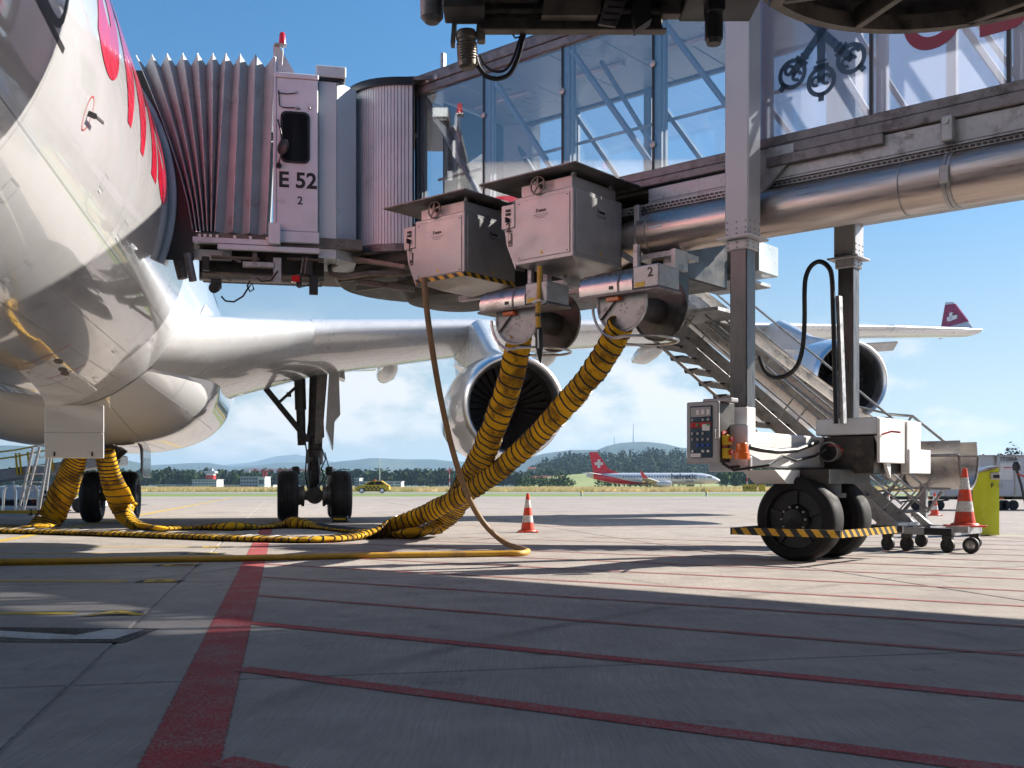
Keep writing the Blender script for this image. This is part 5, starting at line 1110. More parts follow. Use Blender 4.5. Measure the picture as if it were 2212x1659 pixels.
bp('strut', 'under', lambda b: (b.bar(AU(470, 595, S0), AU(500, 606, S0), .03, .03), b.bar(AU(480, 550, S0), AU(520, 566, S0), .03, .03), b.bar(AU(655, 555, S0-.02), AU(650, 590, S0-.02), .02, .02), b.bar(AU(663, 555, S0-.02), AU(658, 590, S0-.02), .02, .02)), 'A')

# ================================================================ power cabinets hung on the bridge
def cabinet(t1, num, label, hazard):
    t0 = t1-.98; n0, n1, z0, z1 = 10.9, 12.0, 3.90, 4.80
    t = thing('power_cabinet', label, 'cabinet', 'B', (t1-.5, 11.45, z0), 'power cabinets hung on the bridge')
    p = lambda nm, m, fn, ang=32: part(nm, m, t, fn, ang)
    p('housing', 'boxgrey', lambda b: b.box(t0, t1, n0, n1, z0, z1, .012))
    p('front_panel', 'boxgrey', lambda b: b.box(t0+.05, t1-.05, n0-.012, n0-.001, z0+.06, z1-.06, .004))
    p('end_panel', 'boxgrey', lambda b: b.box(t1+.001, t1+.012, n0+.05, n1-.05, z0+.06, z1-.06, .004))
    for x in (t0+.09, t1-.09):
        for z in (z0+.09, z1-.09): p('screw', 'dark', lambda b: b.cyl((x, n0-.018, z), (x, n0-.011, z), .009, .009, 8))
    p('hopper_bottom', 'boxgrey', lambda b: b.add([(t0+.02, n0+.02, z0), (t1-.02, n0+.02, z0), (t1-.02, n1-.02, z0), (t0+.02, n1-.02, z0), (t0+.3, n0+.25, z0-.11), (t1-.12, n0+.25, z0-.06), (t1-.12, n1-.2, z0-.06), (t0+.3, n1-.2, z0-.11)], [(0, 1, 5, 4), (1, 2, 6, 5), (2, 3, 7, 6), (3, 0, 4, 7), (4, 5, 6, 7)]))
    p('neck', 'boxgrey', lambda b: b.box(t0+.06, t1-.06, n0+.06, n1-.06, z1, 4.965, .01))
    p('cover_plate', 'rail', lambda b: b.box(t0-.50, t1+.16, n0-.17, n1+.2, 5.03, 5.05, .004))
    for x in (t0+.2, t1-.15):
        for y in (n0+.15, n1-.1): p('spacer', 'galv', lambda b: b.box(x, x+.05, y, y+.05, 4.965, 5.03))
    wc = Vector((t0+.42, n0-.03, 4.90))
    p('handwheel', 'under', lambda b: (b.tube([wc+Vector((.115*math.cos(k*math.pi/12), 0, .115*math.sin(k*math.pi/12))) for k in range(25)], .013, 8), [b.bar(wc, wc+Vector((.11*math.cos(k*1.2566+.3), 0, .11*math.sin(k*1.2566+.3))), .02, .016, (0, 1, 0)) for k in range(5)], b.cyl(wc+Vector((0, -.02, 0)), wc+Vector((0, .1, 0)), .03, .03, 12)))
    p('control_panel', 'boxgrey', lambda b: b.box(t0-.24, t0-.005, n0+.0, n0+.25, z0+.52, z1-.06, .008))
    p('lower_flap', 'boxgrey', lambda b: b.prism([(t0-.20, n0+.02, z0+.52), (t0-.004, n0+.02, z0+.52), (t0-.004, n0+.02, z0-.05), (t0-.16, n0+.02, z0+.3)], (0, .2, 0)))
    for z in (z1-.14, z1-.19): p('key_switch', 'black', lambda b: b.box(t0-.15, t0-.08, n0-.025, n0-.001, z-.015, z+.015, .004))
    p('rotary_switch', 'black', lambda b: (b.cyl((t0-.12, n0-.03, z1-.27), (t0-.12, n0-.001, z1-.27), .032, .034, 14), b.box(t0-.13, t0-.11, n0-.055, n0-.03, z1-.305, z1-.235)))
    text('number', num, .17, M['black'], t, (t0-.115, n0-.003, z1-.37), bold=.004)
    p('label_plate', 'black', lambda b: (b.box(t0-.13, t0-.06, n0+.014, n0+.0195, z0+.28, z0+.46)))
    p('label_print', 'boxgrey', lambda b: (b.box(t0-.12, t0-.085, n0+.0115, n0+.0135, z0+.36, z0+.45), b.box(t0-.12, t0-.07, n0+.0115, n0+.0135, z0+.295, z0+.305)))
    text('maker_mark', 'F/HITZINGER' if 0 else 'F.nnne', .062, M['black'], t, (t0+.46, n0-.0145, z1-.23), bold=.003, ext=.0008)
    for k, w in enumerate((.24, .2, .13)): p('print_line', 'dark', lambda b: b.box(t0+.46-w/2, t0+.46+w/2, n0-.0142, n0-.0122, z1-.285-.022*k, z1-.280-.022*k), 0)
    text('maker_mark', 'F.nnne', .062, M['black'], t, (t1+.0145, n0+.6, z1-.23), (90, 0, 90), bold=.003, ext=.0008)
    for k, w in enumerate((.24, .2)): p('print_line', 'dark', lambda b: b.box(t1+.0122, t1+.0142, n0+.6-w/2, n0+.6+w/2, z1-.285-.022*k, z1-.280-.022*k), 0)
    for pts, off in (([(t0+.44, n0-.013, z0+.10), (t0+.50, n0-.013, z0+.10), (t0+.47, n0-.013, z0+.155)], (0, -.0015, 0)), ([(t1+.013, n0+.55, z0+.10), (t1+.013, n0+.61, z0+.10), (t1+.013, n0+.58, z0+.155)], (.0015, 0, 0))):
        p('warning_triangle', 'ye', lambda b: b.prism(pts, off), 0)
    if hazard:
        p('hazard_strip', 'haz2', lambda b: (b.box(t0+.02, t1+.004, n0-.016, n0-.002, z0-.012, z0+.048), b.box(t1+.002, t1+.016, n0, n1, z0-.012, z0+.048)), 0)
    return t
cabinet(-8.24, '2', 'upper right grey power cabinet numbered 2 with handwheel', False)
cabinet(-10.14, '1', 'lower left grey power cabinet numbered 1 with striped bottom edge', True)

# ================================================================ hose reels below the cabinets
def reel(tc, num, label):
    n0, n1, zc, r = 10.95, 11.75, 3.22, .37
    t = thing('hose_reel', label, 'hose reel', 'B', (tc, 11.3, zc-.4), 'hose reels under the bridge')
    p = lambda nm, m, fn, ang=32: part(nm, m, t, fn, ang)
    p('front_disc', 'galv', lambda b: b.lathe([(0, 0), (r*.9, 0), (r*.96, -.02), (r, -.02), (r, .02), (0, .03)], (tc, n0, zc), (0, 1, 0), 48))
    p('rear_disc', 'under', lambda b: b.lathe([(0, .03), (r*1.05, .03), (r*1.08, 0), (r*1.12, 0), (r*1.12, .04), (0, .05)], (tc+.03, n1, zc+.02), (0, 1, 0), 48))
    p('drum', 'dark', lambda b: b.cyl((tc, n0+.02, zc), (tc, n1, zc), .16, .16, 28))
    cp = [(n0-.13, zc+.12), (n0-.14, zc+.22), (n0-.10, zc+.32), (n0-.02, zc+.39), (n0+.10, zc+.42), (n0+.24, zc+.40), (n0+.34, zc+.30), (n0+.34, zc+.12)]
    p('cover', 'steel', lambda b: b.prism([(tc-.56, y, z) for y, z in cp], (.80, 0, 0)), 50)
    p('cover_rim', 'rail', lambda b: b.prism([(tc+.02, y-.004 if y < n0 else y+.004, z+.004 if z > zc+.13 else z) for y, z in cp], (.03, 0, 0)), 50)
    p('gearbox', 'galv', lambda b: b.box(tc+.245, tc+.62, n0-.13, n0+.34, zc+.12, zc+.40, .015))
    p('base_bar', 'rail', lambda b: b.box(tc-.6, tc+.64, n0-.14, n0+.36, zc+.085, zc+.118, .006))
    text('number', num, .16, M['black'], t, (tc+.50, n0-.133, zc+.30), bold=.003)
    p('name_plate', 'ye', lambda b: b.box(tc+.28, tc+.42, n0-.134, n0-.1305, zc+.14, zc+.20), 0)
    p('name_plate', 'black', lambda b: b.box(tc-.10, tc-.04, n0-.144, n0-.138, zc+.16, zc+.20), 0)
    p('stop_lamp', 'orange', lambda b: b.box(tc-.20, tc+.0, n0-.08, n0+.0, zc+.03, zc+.085, .01))
    p('spoke', 'galv', lambda b: (b.bar((tc-.32, n0-.03, zc-.16), (tc-.1, n0-.03, zc+.06), .05, .02, (0, 1, 0)), [b.cyl((tc+.02+.05*math.cos(k), n0-.01, zc-.06+.05*math.sin(k)), (tc+.02+.05*math.cos(k), n0-.004, zc-.06+.05*math.sin(k)), .010, .010, 8) for k in (0, 1.2, 2.4, 3.6, 5)]))
    p('guard_hoop', 'steel', lambda b: (b.tube([(tc-.38*math.cos(k*math.pi/14), n0-.09, zc-.02-.42*math.sin(k*math.pi/14)) for k in range(9)], .018, 8), b.tube([(tc+.12+.40*math.cos(k*math.pi/16), n0+.32+.40*math.sin(k*math.pi/16)*1.2, zc-.44-.0*k) for k in range(33)], .018, 8)))
    p('suspension', 'galv', lambda b: (b.box(tc+.1, tc+.16, n0+.1, n0+.16, zc+.40, 3.95), b.box(tc-.05, tc+.5, n0+.34, n0+.40, zc+.2, zc+.3), b.box(tc+.4, tc+.46, n0+.5, n1, zc+.45, zc+.7)))
    return t
reel(-9.22, '1', 'left stainless hose reel numbered 1 feeding the nearer hanging yellow hose')
reel(-7.52, '2', 'right stainless hose reel numbered 2 beside the service stair')

# ================================================================ flat yellow air hoses
def catmull(pts, k):
    o = []
    for i in range(len(pts)-1):
        p0, p1, p2, p3 = [pts[max(0, min(len(pts)-1, i+j))] for j in (-1, 0, 1, 2)]
        for q in range(k):
            t = q/k; o.append([.5*((2*b)+(c-a)*t+(2*a-5*b+4*c-d)*t*t+(3*b-a-3*c+d)*t**3) for a, b, c, d in zip(p0, p1, p2, p3)])
    o.append(list(pts[-1])); return o
def hose(label, ctl, pitch0):
    # ctl: (point, half width, half thickness, reference 0 facing / 1 flat on the ground, pitch)
    raw = [[*c[0], c[1], c[2], c[3], c[4]] for c in ctl]
    sp = catmull(raw, 14)
    # resample at an even step
    d = [0]
    for a, b in zip(sp, sp[1:]): d.append(d[-1]+(Vector(a[:3])-Vector(b[:3])).length)
    step = .028; n = int(d[-1]/step); out_ = []; j = 0
    for i in range(n+1):
        s = d[-1]*i/n
        while j < len(d)-2 and d[j+1] < s: j += 1
        f = (s-d[j])/max(1e-6, d[j+1]-d[j]); out_.append([x+(y-x)*f for x, y in zip(sp[j], sp[j+1])])
    t = thing('air_hose', label, 'hose', 'W', ctl[-1][0], 'yellow air hoses')
    rows = []; frames = []; ph = 0; K = 26
    def lump(i, th):
        c, s = math.cos(th), math.sin(th); return 1+.12*noise.noise(Vector((i*.08, c*1.7, s*1.7+pitch0)))+.05*noise.noise(Vector((i*.33, c*3.2, s*3.2+4+pitch0)))
    for i, q in enumerate(out_):
        p = Vector(q[:3]); T = (Vector(out_[min(i+1, n)][:3])-Vector(out_[max(i-1, 0)][:3])).normalized()
        g_ = max(0, min(1, q[5])); ref = Vector((0, 1, 0))*(1-g_)+Vector((0, 0, 1))*g_
        bb = (ref-T*ref.dot(T)).normalized(); aa = T.cross(bb).normalized()
        ph += step/q[6]*(1+.35*noise.noise(Vector((i*.05, 2.2, pitch0)))); w, h = q[3], q[4]
        frames.append((p, aa, bb, w, h, ph)); row = []
        for k in range(K):
            th = 2*math.pi*k/K; hel = (ph-k/K) % 1.0
            pl = lump(i, th)+.05*math.sin(math.pi*hel)
            c, s = math.cos(th), math.sin(th)
            pt = p+aa*(w*c*pl)+bb*(h*math.copysign(abs(s)**.8, s)*pl)
            if pt.z < .004: pt.z = .004
            row.append(pt)
        rows.append(row)
    mb = MB(); mb.grid(rows, True); mb.build('fabric', M['yellow_fab'], t, 60)
    hp = []
    for i, (p, aa, bb, w, h, ph) in enumerate(frames):
        sub = 6
        nx = frames[min(i+1, n)]
        for u in range(sub):
            f = u/sub; P_ = p.lerp(nx[0], f); phh = ph+(nx[5]-ph)*f; W_ = w+(nx[3]-w)*f; H_ = h+(nx[4]-h)*f
            th = 2*math.pi*(phh % 1.0); c, s = math.cos(th), math.sin(th)
            lm = lump(i+f, th)+.022; q = P_+aa*(W_*c*lm)+bb*(H_*math.copysign(abs(s)**.8, s)*lm)
            if q.z < .006: q.z = .006
            hp.append(q)
    mb = MB(); mb.tube(hp, .0145, 5); mb.build('spiral_wire', M['black'], t, 60)
    return t
g0 = lambda u, v, z=.055: G(u, v, z)
hose('yellow air hose from the left reel, rising at right under the belly door', [
    (P(1124, 722, 14.45), .16, .12, 0, .165), (P(1104, 815, 14.9), .168, .12, 0, .17), (P(1072, 910, 15.7), .175, .11, 0, .18), (P(1034, 1000, 16.9), .19, .10, 0, .16), (P(992, 1075, 18.4), .215, .09, 0, .15), (P(945, 1127, 20.0), .23, .08, .3, .15),
    (g0(890, 1153, .09), .235, .08, .8, .15), (g0(790, 1148), .22, .05, 1, .15), (g0(700, 1138), .21, .045, 1, .15), (g0(640, 1130, .12), .17, .13, .9, .14), (g0(615, 1133, .08), .2, .08, 1, .14), (g0(560, 1138), .2, .04, 1, .15), (g0(500, 1137, .09), .19, .09, 1, .15), (g0(430, 1139), .21, .04, 1, .15), (g0(372, 1141, .05), .24, .05, 1, .15),
    (g0(320, 1140, .08), .27, .06, .75, .19), (P(280, 1112, 23.4), .29, .055, .2, .22), (P(253, 1065, 23.1), .26, .075, 0, .20), (P(237, 1022, 22.85), .22, .12, 0, .085), (P(226, 975, 22.65), .20, .15, 0, .085)], 1.0)
hose('yellow air hose from the right reel, rising at left under the belly door', [
    (P(1342, 700, 13.2), .155, .11, 0, .165), (P(1292, 790, 13.8), .155, .11, 0, .165), (P(1208, 890, 14.8), .152, .105, 0, .17), (P(1125, 975, 15.9), .15, .10, 0, .16), (P(1045, 1040, 17.1), .15, .09, 0, .15), (P(960, 1090, 18.3), .15, .085, 0, .15), (P(870, 1130, 19.4), .155, .08, .2, .15),
    (g0(790, 1155, .08), .18, .07, .7, .15), (g0(690, 1165), .2, .05, 1, .15), (g0(550, 1163), .21, .05, 1, .15), (g0(380, 1157), .21, .05, 1, .15), (g0(200, 1151), .21, .05, 1, .15), (g0(40, 1147), .21, .05, 1, .15), (g0(-120, 1146), .21, .05, 1, .15), (g0(-190, 1142), .21, .05, 1, .15), (g0(-120, 1139), .21, .05, 1, .15), (g0(0, 1139.5), .22, .05, 1, .15), (g0(72, 1140, .06), .25, .06, .9, .17),
    (P(108, 1118, 23.6), .28, .055, .25, .2), (P(133, 1070, 23.2), .29, .075, 0, .2), (P(152, 1022, 22.9), .25, .12, 0, .085), (P(168, 975, 22.65), .2, .15, 0, .085)], 5.0)
# power cables
def cable(nm, label, segs, r):
    t = thing(nm, label, 'cable', 'W', segs[-1][1][-1]); 
    for pn, pts, m in segs:
        c = [Vector(q) for q in catmull([list(p) for p in pts], 8)]; mb = MB(); mb.tube(c, r, 10); mb.build(pn, M[m], t, 60)
    return t
cable('power_cable', 'long cable hanging from cabinet 1 and running yellow across the apron', [
    ('hanging_length', [P(916, 600, 14.7), P(921, 660, 14.7), P(933, 750, 14.75), P(952, 860, 14.9), P(977, 970, 15.2), P(1008, 1065, 15.5), P(1045, 1130, 15.7), P(1090, 1172, 15.75), G(1128, 1186, .045), G(1140, 1190.5, .04)], 'brown_cab'),
    ('ground_length', [G(1140, 1190.5, .04), G(1128, 1195, .04), G(1080, 1196, .04), G(950, 1198, .04), G(750, 1201, .04), G(520, 1206, .04), G(300, 1209, .04), G(100, 1213, .04), G(-150, 1216, .04)], 'yellow_cab')], .042)
cb2 = cable('power_cable', 'short yellow cable with black and white plug hanging from cabinet 2', [('lead', [P(1166, 575, 13.9), P(1165, 620, 13.9), P(1163, 655, 13.85), P(1162, 690, 13.85), P(1165, 712, 13.85)], 'yellow_cab')], .034)
part('plug', 'black', cb2, lambda b: b.tube([P(1165, 708, 13.85), P(1165, 745, 13.85), P(1166, 765, 13.85), P(1167, 785, 13.85)], [.05, .055, .035, .008], 10))
part('plug_wrap', 'white', cb2, lambda b: b.bar(P(1162, 712, 13.78), P(1163, 752, 13.78), .03, .02))
part('black_band', 'black', cb2, lambda b: b.cyl(P(1162, 676, 13.85), P(1162, 684, 13.85), .036, .036, 12))
part('hook', 'white', cb2, lambda b: b.tube([P(1150, 652, 13.8), P(1165, 648, 13.75), P(1178, 652, 13.8), P(1165, 658, 13.85), P(1150, 653, 13.8)], .012, 6))

# ================================================================ second bridge overhead, near the viewer
nb = thing('boarding_bridge', 'dark underside of a second boarding bridge crossing the top of the view', 'boarding bridge', 'W', (3.5, 8.2, 4.8))
def p(nm, m, fn, ang=32):
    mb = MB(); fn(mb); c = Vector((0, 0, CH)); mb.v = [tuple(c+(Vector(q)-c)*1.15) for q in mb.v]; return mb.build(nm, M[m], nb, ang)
ZU = 4.42; YF = 8.0
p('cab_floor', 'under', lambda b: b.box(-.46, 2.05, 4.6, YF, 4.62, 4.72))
p('added_shade_pod', 'bridge', lambda b: b.box(-.9, 1.6, YF-.04, YF+.55, 5.15, 7.3, .02))  # block added above the view to widen the shadow on the hull
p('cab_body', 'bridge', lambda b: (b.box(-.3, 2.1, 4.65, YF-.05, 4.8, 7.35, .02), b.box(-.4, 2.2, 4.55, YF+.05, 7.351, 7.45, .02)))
p('bellows_canopy', 'bellows', lambda b: b.grid([[(-.3-.17*k, y, z) for y, z in ((YF-.05-(.12 if k % 2 else 0), 4.8), (YF-.05-(.12 if k % 2 else 0), 7.3), (4.65+(.12 if k % 2 else 0), 7.3), (4.65+(.12 if k % 2 else 0), 4.8))] for k in range(6)]), 20)
p('bumper_roller', 'rail', lambda b: b.lathe([(0, 0), (.05, .01), (.085, .05), (.09, .2), (.09, .9), (0, .92)], (-.60, YF-.02, 4.41), (0.0, 0, 1), 24))
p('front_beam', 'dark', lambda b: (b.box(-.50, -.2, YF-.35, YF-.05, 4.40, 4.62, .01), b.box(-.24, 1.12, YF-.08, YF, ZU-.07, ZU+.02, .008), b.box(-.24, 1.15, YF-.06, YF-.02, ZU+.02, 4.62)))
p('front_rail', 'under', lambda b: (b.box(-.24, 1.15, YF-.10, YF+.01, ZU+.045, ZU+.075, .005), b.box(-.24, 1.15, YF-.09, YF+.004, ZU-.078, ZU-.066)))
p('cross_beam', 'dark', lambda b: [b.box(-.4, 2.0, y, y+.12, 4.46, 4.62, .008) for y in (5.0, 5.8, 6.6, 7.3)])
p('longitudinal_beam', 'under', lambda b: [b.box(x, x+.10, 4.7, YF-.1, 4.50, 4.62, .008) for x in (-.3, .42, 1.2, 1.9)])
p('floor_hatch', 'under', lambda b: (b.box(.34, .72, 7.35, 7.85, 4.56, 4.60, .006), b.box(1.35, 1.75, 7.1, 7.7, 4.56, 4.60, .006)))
def pb(u0, u1, v0, v1, Y0, Y1):
    a, c = P(u0, v1, Y0), P(u1, v0, Y0); return (a.x, c.x, Y0, Y1, a.z, c.z, .006)
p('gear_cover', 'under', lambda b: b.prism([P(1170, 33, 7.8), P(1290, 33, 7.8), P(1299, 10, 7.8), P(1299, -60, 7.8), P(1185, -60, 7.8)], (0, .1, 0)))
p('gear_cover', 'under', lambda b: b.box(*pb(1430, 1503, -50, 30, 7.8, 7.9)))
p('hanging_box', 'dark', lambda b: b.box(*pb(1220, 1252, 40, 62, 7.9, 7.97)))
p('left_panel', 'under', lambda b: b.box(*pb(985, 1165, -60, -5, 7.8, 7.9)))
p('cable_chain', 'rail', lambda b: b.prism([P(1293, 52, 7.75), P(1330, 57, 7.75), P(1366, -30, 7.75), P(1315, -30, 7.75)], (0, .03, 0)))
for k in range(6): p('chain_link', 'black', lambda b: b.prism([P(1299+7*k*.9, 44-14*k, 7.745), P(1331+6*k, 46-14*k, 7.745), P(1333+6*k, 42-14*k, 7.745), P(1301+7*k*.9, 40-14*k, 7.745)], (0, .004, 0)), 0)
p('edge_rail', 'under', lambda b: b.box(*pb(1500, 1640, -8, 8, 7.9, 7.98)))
p('floodlight', 'black', lambda b: (b.prism([P(1366, 10, 7.7), P(1372, 64, 7.7), P(1408, 40, 7.7), P(1402, -30, 7.7)], (0, .12, 0)), b.box(*pb(1378, 1400, -60, 0, 7.72, 7.8))))
p('drive_motor', 'under', lambda b: (b.lathe([(.0, 0), (.07, .0), (.078, .02), (.078, .06), (.07, .07), (.072, .26), (.05, .28), (0, .28)], (-.345, YF-.02, 4.36), (.06, .05, -1), 24), [b.lathe([(.071, h), (.079, h+.004), (.071, h+.008)], (-.345, YF-.02, 4.36), (.06, .05, -1), 20) for h in (.09, .11, .13, .15, .17, .19, .21)]))
p('motor_bracket', 'under', lambda b: (b.prism([(-.44, YF-.05, 4.5), (-.41, YF-.05, 4.5), (-.43, YF-.05, 4.26), (-.46, YF-.05, 4.26)], (0, .1, 0)), b.box(-.42, -.22, YF-.1, YF, 4.42, 4.52), b.prism([(-.25, YF-.05, 4.5), (-.22, YF-.05, 4.5), (-.24, YF-.05, 4.34), (-.27, YF-.05, 4.34)], (0, .1, 0)), b.box(-.262, -.20, YF-.06, YF+.04, 4.28, 4.40, .01)))
p('motor_cable', 'black', lambda b: (b.tube([Vector(q) for q in catmull([list(P(*c)) for c in ((1026, 118, 8.0), (1034, 145, 8.0), (1050, 164, 8.0), (1075, 170, 8.0), (1100, 160, 8.0), (1117, 130, 8.0), (1128, 90, 8.0), (1133, 68, 8.0))], 6)], .018, 8), b.tube([Vector(q) for q in catmull([list(P(*c)) for c in ((1037, 118, 7.98), (1046, 138, 7.98), (1065, 153, 7.98), (1090, 152, 7.98), (1108, 128, 7.98), (1120, 92, 7.98), (1128, 68, 7.98))], 6)], .010, 7), b.tube([P(1108, 75, 7.98), P(1113, 82, 7.98), P(1122, 80, 7.98), P(1130, 70, 7.98)], .007, 6)))
p('bracket_strut', 'under', lambda b: (b.bar(P(1062, 4, 7.95), P(1092, 40, 7.95), .022, .04), b.bar(P(1062, 4, 7.95), P(1035, 30, 7.95), .022, .04)))
p('hanging_motor', 'black', lambda b: (b.cyl(P(1542, 30, 7.6), P(1542, 85, 7.6), .065, .065, 18), b.cyl(P(1542, 85, 7.6), P(1542, 96, 7.6), .06, .05, 18), b.box(*(lambda a, c: (a.x, c.x, 7.5, 7.7, c.z, a.z))(P(1525, -10, 7.6), P(1562, 35, 7.6)), .01), b.box(*(lambda a, c: (a.x, c.x, 7.3, 7.9, c.z, a.z))(P(1480, -30, 7.6), P(1640, 8, 7.6)), .01)))
# rotunda ring with radial beams
RC = Vector((3.04, 7.1, 0)); RR = 1.42
p('ring_beam', 'under', lambda b: b.lathe([(RR-.05, 4.70), (RR-.05, 4.58), (RR+.03, 4.58), (RR+.03, 4.95), (RR-.05, 4.95)], RC, (0, 0, 1), 72))
p('rotunda_floor', 'dark', lambda b: b.lathe([(0, 4.80), (RR-.05, 4.80), (RR-.05, 4.9), (0, 4.9)], RC, (0, 0, 1), 48))
for k, (a, e) in enumerate((((-1.25, .55), (1.3, -.3)), ((-1.0, .9), (1.38, .15)), ((-.3, 1.35), (.5, -1.3)), ((.55, 1.28), (1.3, .3)), ((-1.35, -.1), (.6, -1.2)))):
    p('radial_beam', 'under', lambda b: b.bar(RC+Vector((a[0], a[1], 4.66)), RC+Vector((e[0], e[1], 4.66)), .06, .16, b=.006))
p('rotunda_wall', 'bridge', lambda b: b.lathe([(RR-.1, 4.95), (RR-.1, 7.5), (0, 7.55)], RC, (0, 0, 1), 48))
dd = Vector((.762, -.648, 0)); nn_ = Vector((.648, .762, 0))
p('tunnel_body', 'bridge', lambda b: b.bar(RC+dd*1.1+Vector((0, 0, 6.2)), RC+dd*19+Vector((0, 0, 6.2)), 2.5, 2.7, b=.03))
p('tunnel_girder', 'under', lambda b: (b.bar(RC+dd*1.2+nn_*1.2+Vector((0, 0, 4.75)), RC+dd*19+nn_*1.2+Vector((0, 0, 4.75)), .12, .2), b.bar(RC+dd*1.2-nn_*1.2+Vector((0, 0, 4.75)), RC+dd*19-nn_*1.2+Vector((0, 0, 4.75)), .12, .2)))
p('lift_column', 'column', lambda b: (b.bar(RC+dd*9+nn_*1.6, RC+dd*9+nn_*1.6+Vector((0, 0, 7.8)), .32, .32), b.bar(RC+dd*9-nn_*1.6, RC+dd*9-nn_*1.6+Vector((0, 0, 7.8)), .32, .32)))

# ================================================================ service stair (bridge frame)
st = thing('service_stair', 'galvanised service stair on castors leading up under the bridge', 'stairs', 'B', (-5.6, 16.2, 0))
p = lambda nm, m, fn, ang=32: part(nm, m, st, fn, ang)
def Z(x, y, n): return BU(1382.4+.37494*x, 587.5+.37494*y, n)
A0, A1 = Vector((-10.07, 0, 3.77)), Vector((-5.98, 0, .30)); NA, NB_ = 15.9, 16.6
dr = (A1-A0).normalized(); up_ = Vector((-dr.z, 0, dr.x))
if up_.z < 0: up_ = -up_
V = lambda q, n, h=0: A0.lerp(A1, q)+Vector((0, n, 0))+up_*h
for n in (NA, NB_): p('stringer', 'galv', lambda b: b.bar(V(-.03, n), V(1, n), .035, .20, up_))
p('edge_bar', 'galv', lambda b: b.bar(V(-.03, 15.42, -.16), V(.93, 15.42, -.16), .03, .05, up_))
for k in range(15):
    c = V((k+.4)/15, 0, -.12); p('tread', 'dark', lambda b: (b.box(c.x-.12, c.x+.12, 15.42, NB_-.02, c.z-.012, c.z+.018, .004), b.prism([(c.x-.12, 15.42, c.z-.012), (c.x+.1, 15.42, c.z-.012), (c.x-.1, 15.42, c.z-.06)], (0, NB_-15.46, 0))))
for n, h1 in ((NA, .62), (NB_, .62)):
    for h in (.36, h1): p('handrail', 'galv', lambda b: b.tube([V(-.02, n, h), V(.97, n, h)], .017, 8))
    for q in (.08, .30, .52, .74, .94): p('baluster', 'galv', lambda b: b.tube([V(q, n, .08), V(q, n, h1)], .014, 8))
p('base_frame', 'galv', lambda b: (b.box(-6.10, -5.0, 15.55, 15.62, .245, .35, .008), b.box(-6.10, -5.0, 16.75, 16.83, .245, .35, .008), b.box(-6.10, -6.02, 15.62, 16.75, .245, .35), b.box(-5.08, -5.0, 15.62, 16.75, .245, .35), b.box(-5.6, -5.5, 15.62, 16.75, .25, .34)))
p('tape_mark', 'black', lambda b: b.box(-5.42, -5.04, 15.54, 15.552, .25, .345), 0)
p('tape_mark', 'black', lambda b: b.box(-6.10, -5.82, 15.54, 15.552, .25, .345), 0)
for x, n in ((-5.96, 15.58), (-5.68, 15.58), (-5.10, 15.58), (-5.9, 16.8), (-5.1, 16.8)):
    p('castor_wheel', 'rubber', lambda b: b.lathe([(.0, -.035), (.085, -.035), (.105, -.02), (.105, .02), (.085, .035), (0, .035)], (x, n, .106), (.25, 1, 0), 24))
    p('castor_fork', 'dark', lambda b: (b.box(x-.07, x+.07, n-.05, n+.05, .19, .245, .006), b.box(x-.03, x+.03, n-.052, n-.040, .1, .2)))
p('end_castor', 'rubber', lambda b: b.lathe([(.07, -.03), (.10, -.035), (.115, -.02), (.115, .02), (.10, .035), (.07, .03)], (-4.78, 15.58, .116), (.1, 1, 0), 28))
p('end_castor_rim', 'steel', lambda b: b.lathe([(.01, -.02), (.03, -.02), (.07, -.01), (.075, -.03), (.075, .03), (.01, .03)], (-4.78, 15.58, .116), (.1, 1, 0), 24))
p('tow_arm', 'galv', lambda b: b.bar((-5.05, 15.6, .335), (-4.80, 15.55, .335), .05, .09))
p('tow_latch', 'galv', lambda b: (b.bar(Z(1590, 1400, 15.75), Z(1670, 1470, 15.75), .07, .09), b.bar(Z(1595, 1395, 15.75), Z(1565, 1400, 15.75), .06, .05), b.bar(Z(1668, 1465, 15.75), Z(1640, 1500, 15.75), .07, .06)))
p('foot_plate', 'galv', lambda b: b.box(-6.15, -5.85, 15.7, 16.6, .352, .40))

# ================================================================ steel baggage chute beside the stair
ch = thing('baggage_chute', 'stainless steel baggage chute curving out beside the service stair', 'chute', 'B', (-5.6, 17.2, 0))
p = lambda nm, m, fn, ang=32: part(nm, m, ch, fn, ang)
def chute_rows(n0, n1, path, dep):
    rows = []
    for (x, z) in path:
        row = []
        for k in range(13):
            t = -.45+(math.pi+.9)*k/12; row.append((x, (n0+n1)/2-(n1-n0)/2*math.cos(t), z-dep*math.sin(t)))
        rows.append(row)
    return rows
CP = [(-10.7, 4.80), (-10.1, 4.28), (-8.6, 3.08), (-7.1, 1.93), (-6.55, 1.58), (-6.2, 1.45), (-5.85, 1.42), (-5.3, 1.42)]
C0, C1 = 16.72, 17.6
p('trough', 'steel', lambda b: b.grid(chute_rows(C0, C1, CP, .52)), 40)
p('side_panel', 'steel', lambda b: b.grid([[(x, C1+.005, z-.02), (x, C1+.03, z+.06), (x, C1+.03, z+.26)] for x, z in CP[:5]]), 40)
for x, z in (CP[4], CP[5], CP[-1]):
    p('rib_band', 'rail', lambda b: b.tube([(x, (C0+C1)/2-(C1-C0+.03)/2*math.cos(math.pi*k/12), z-.535*math.sin(math.pi*k/12)) for k in range(13)], .022, 8))
p('rim_tube', 'galv', lambda b: b.tube([(x, C0-.01, z) for x, z in CP], .022, 8))
p('rim_tube', 'galv', lambda b: b.tube([(x, C1+.01, z) for x, z in CP], .022, 8))
p('handrail', 'galv', lambda b: b.tube([Z(540, 100, 16.7), Z(1500, 880, 16.7), Z(1530, 905, 16.7)], .02, 8))
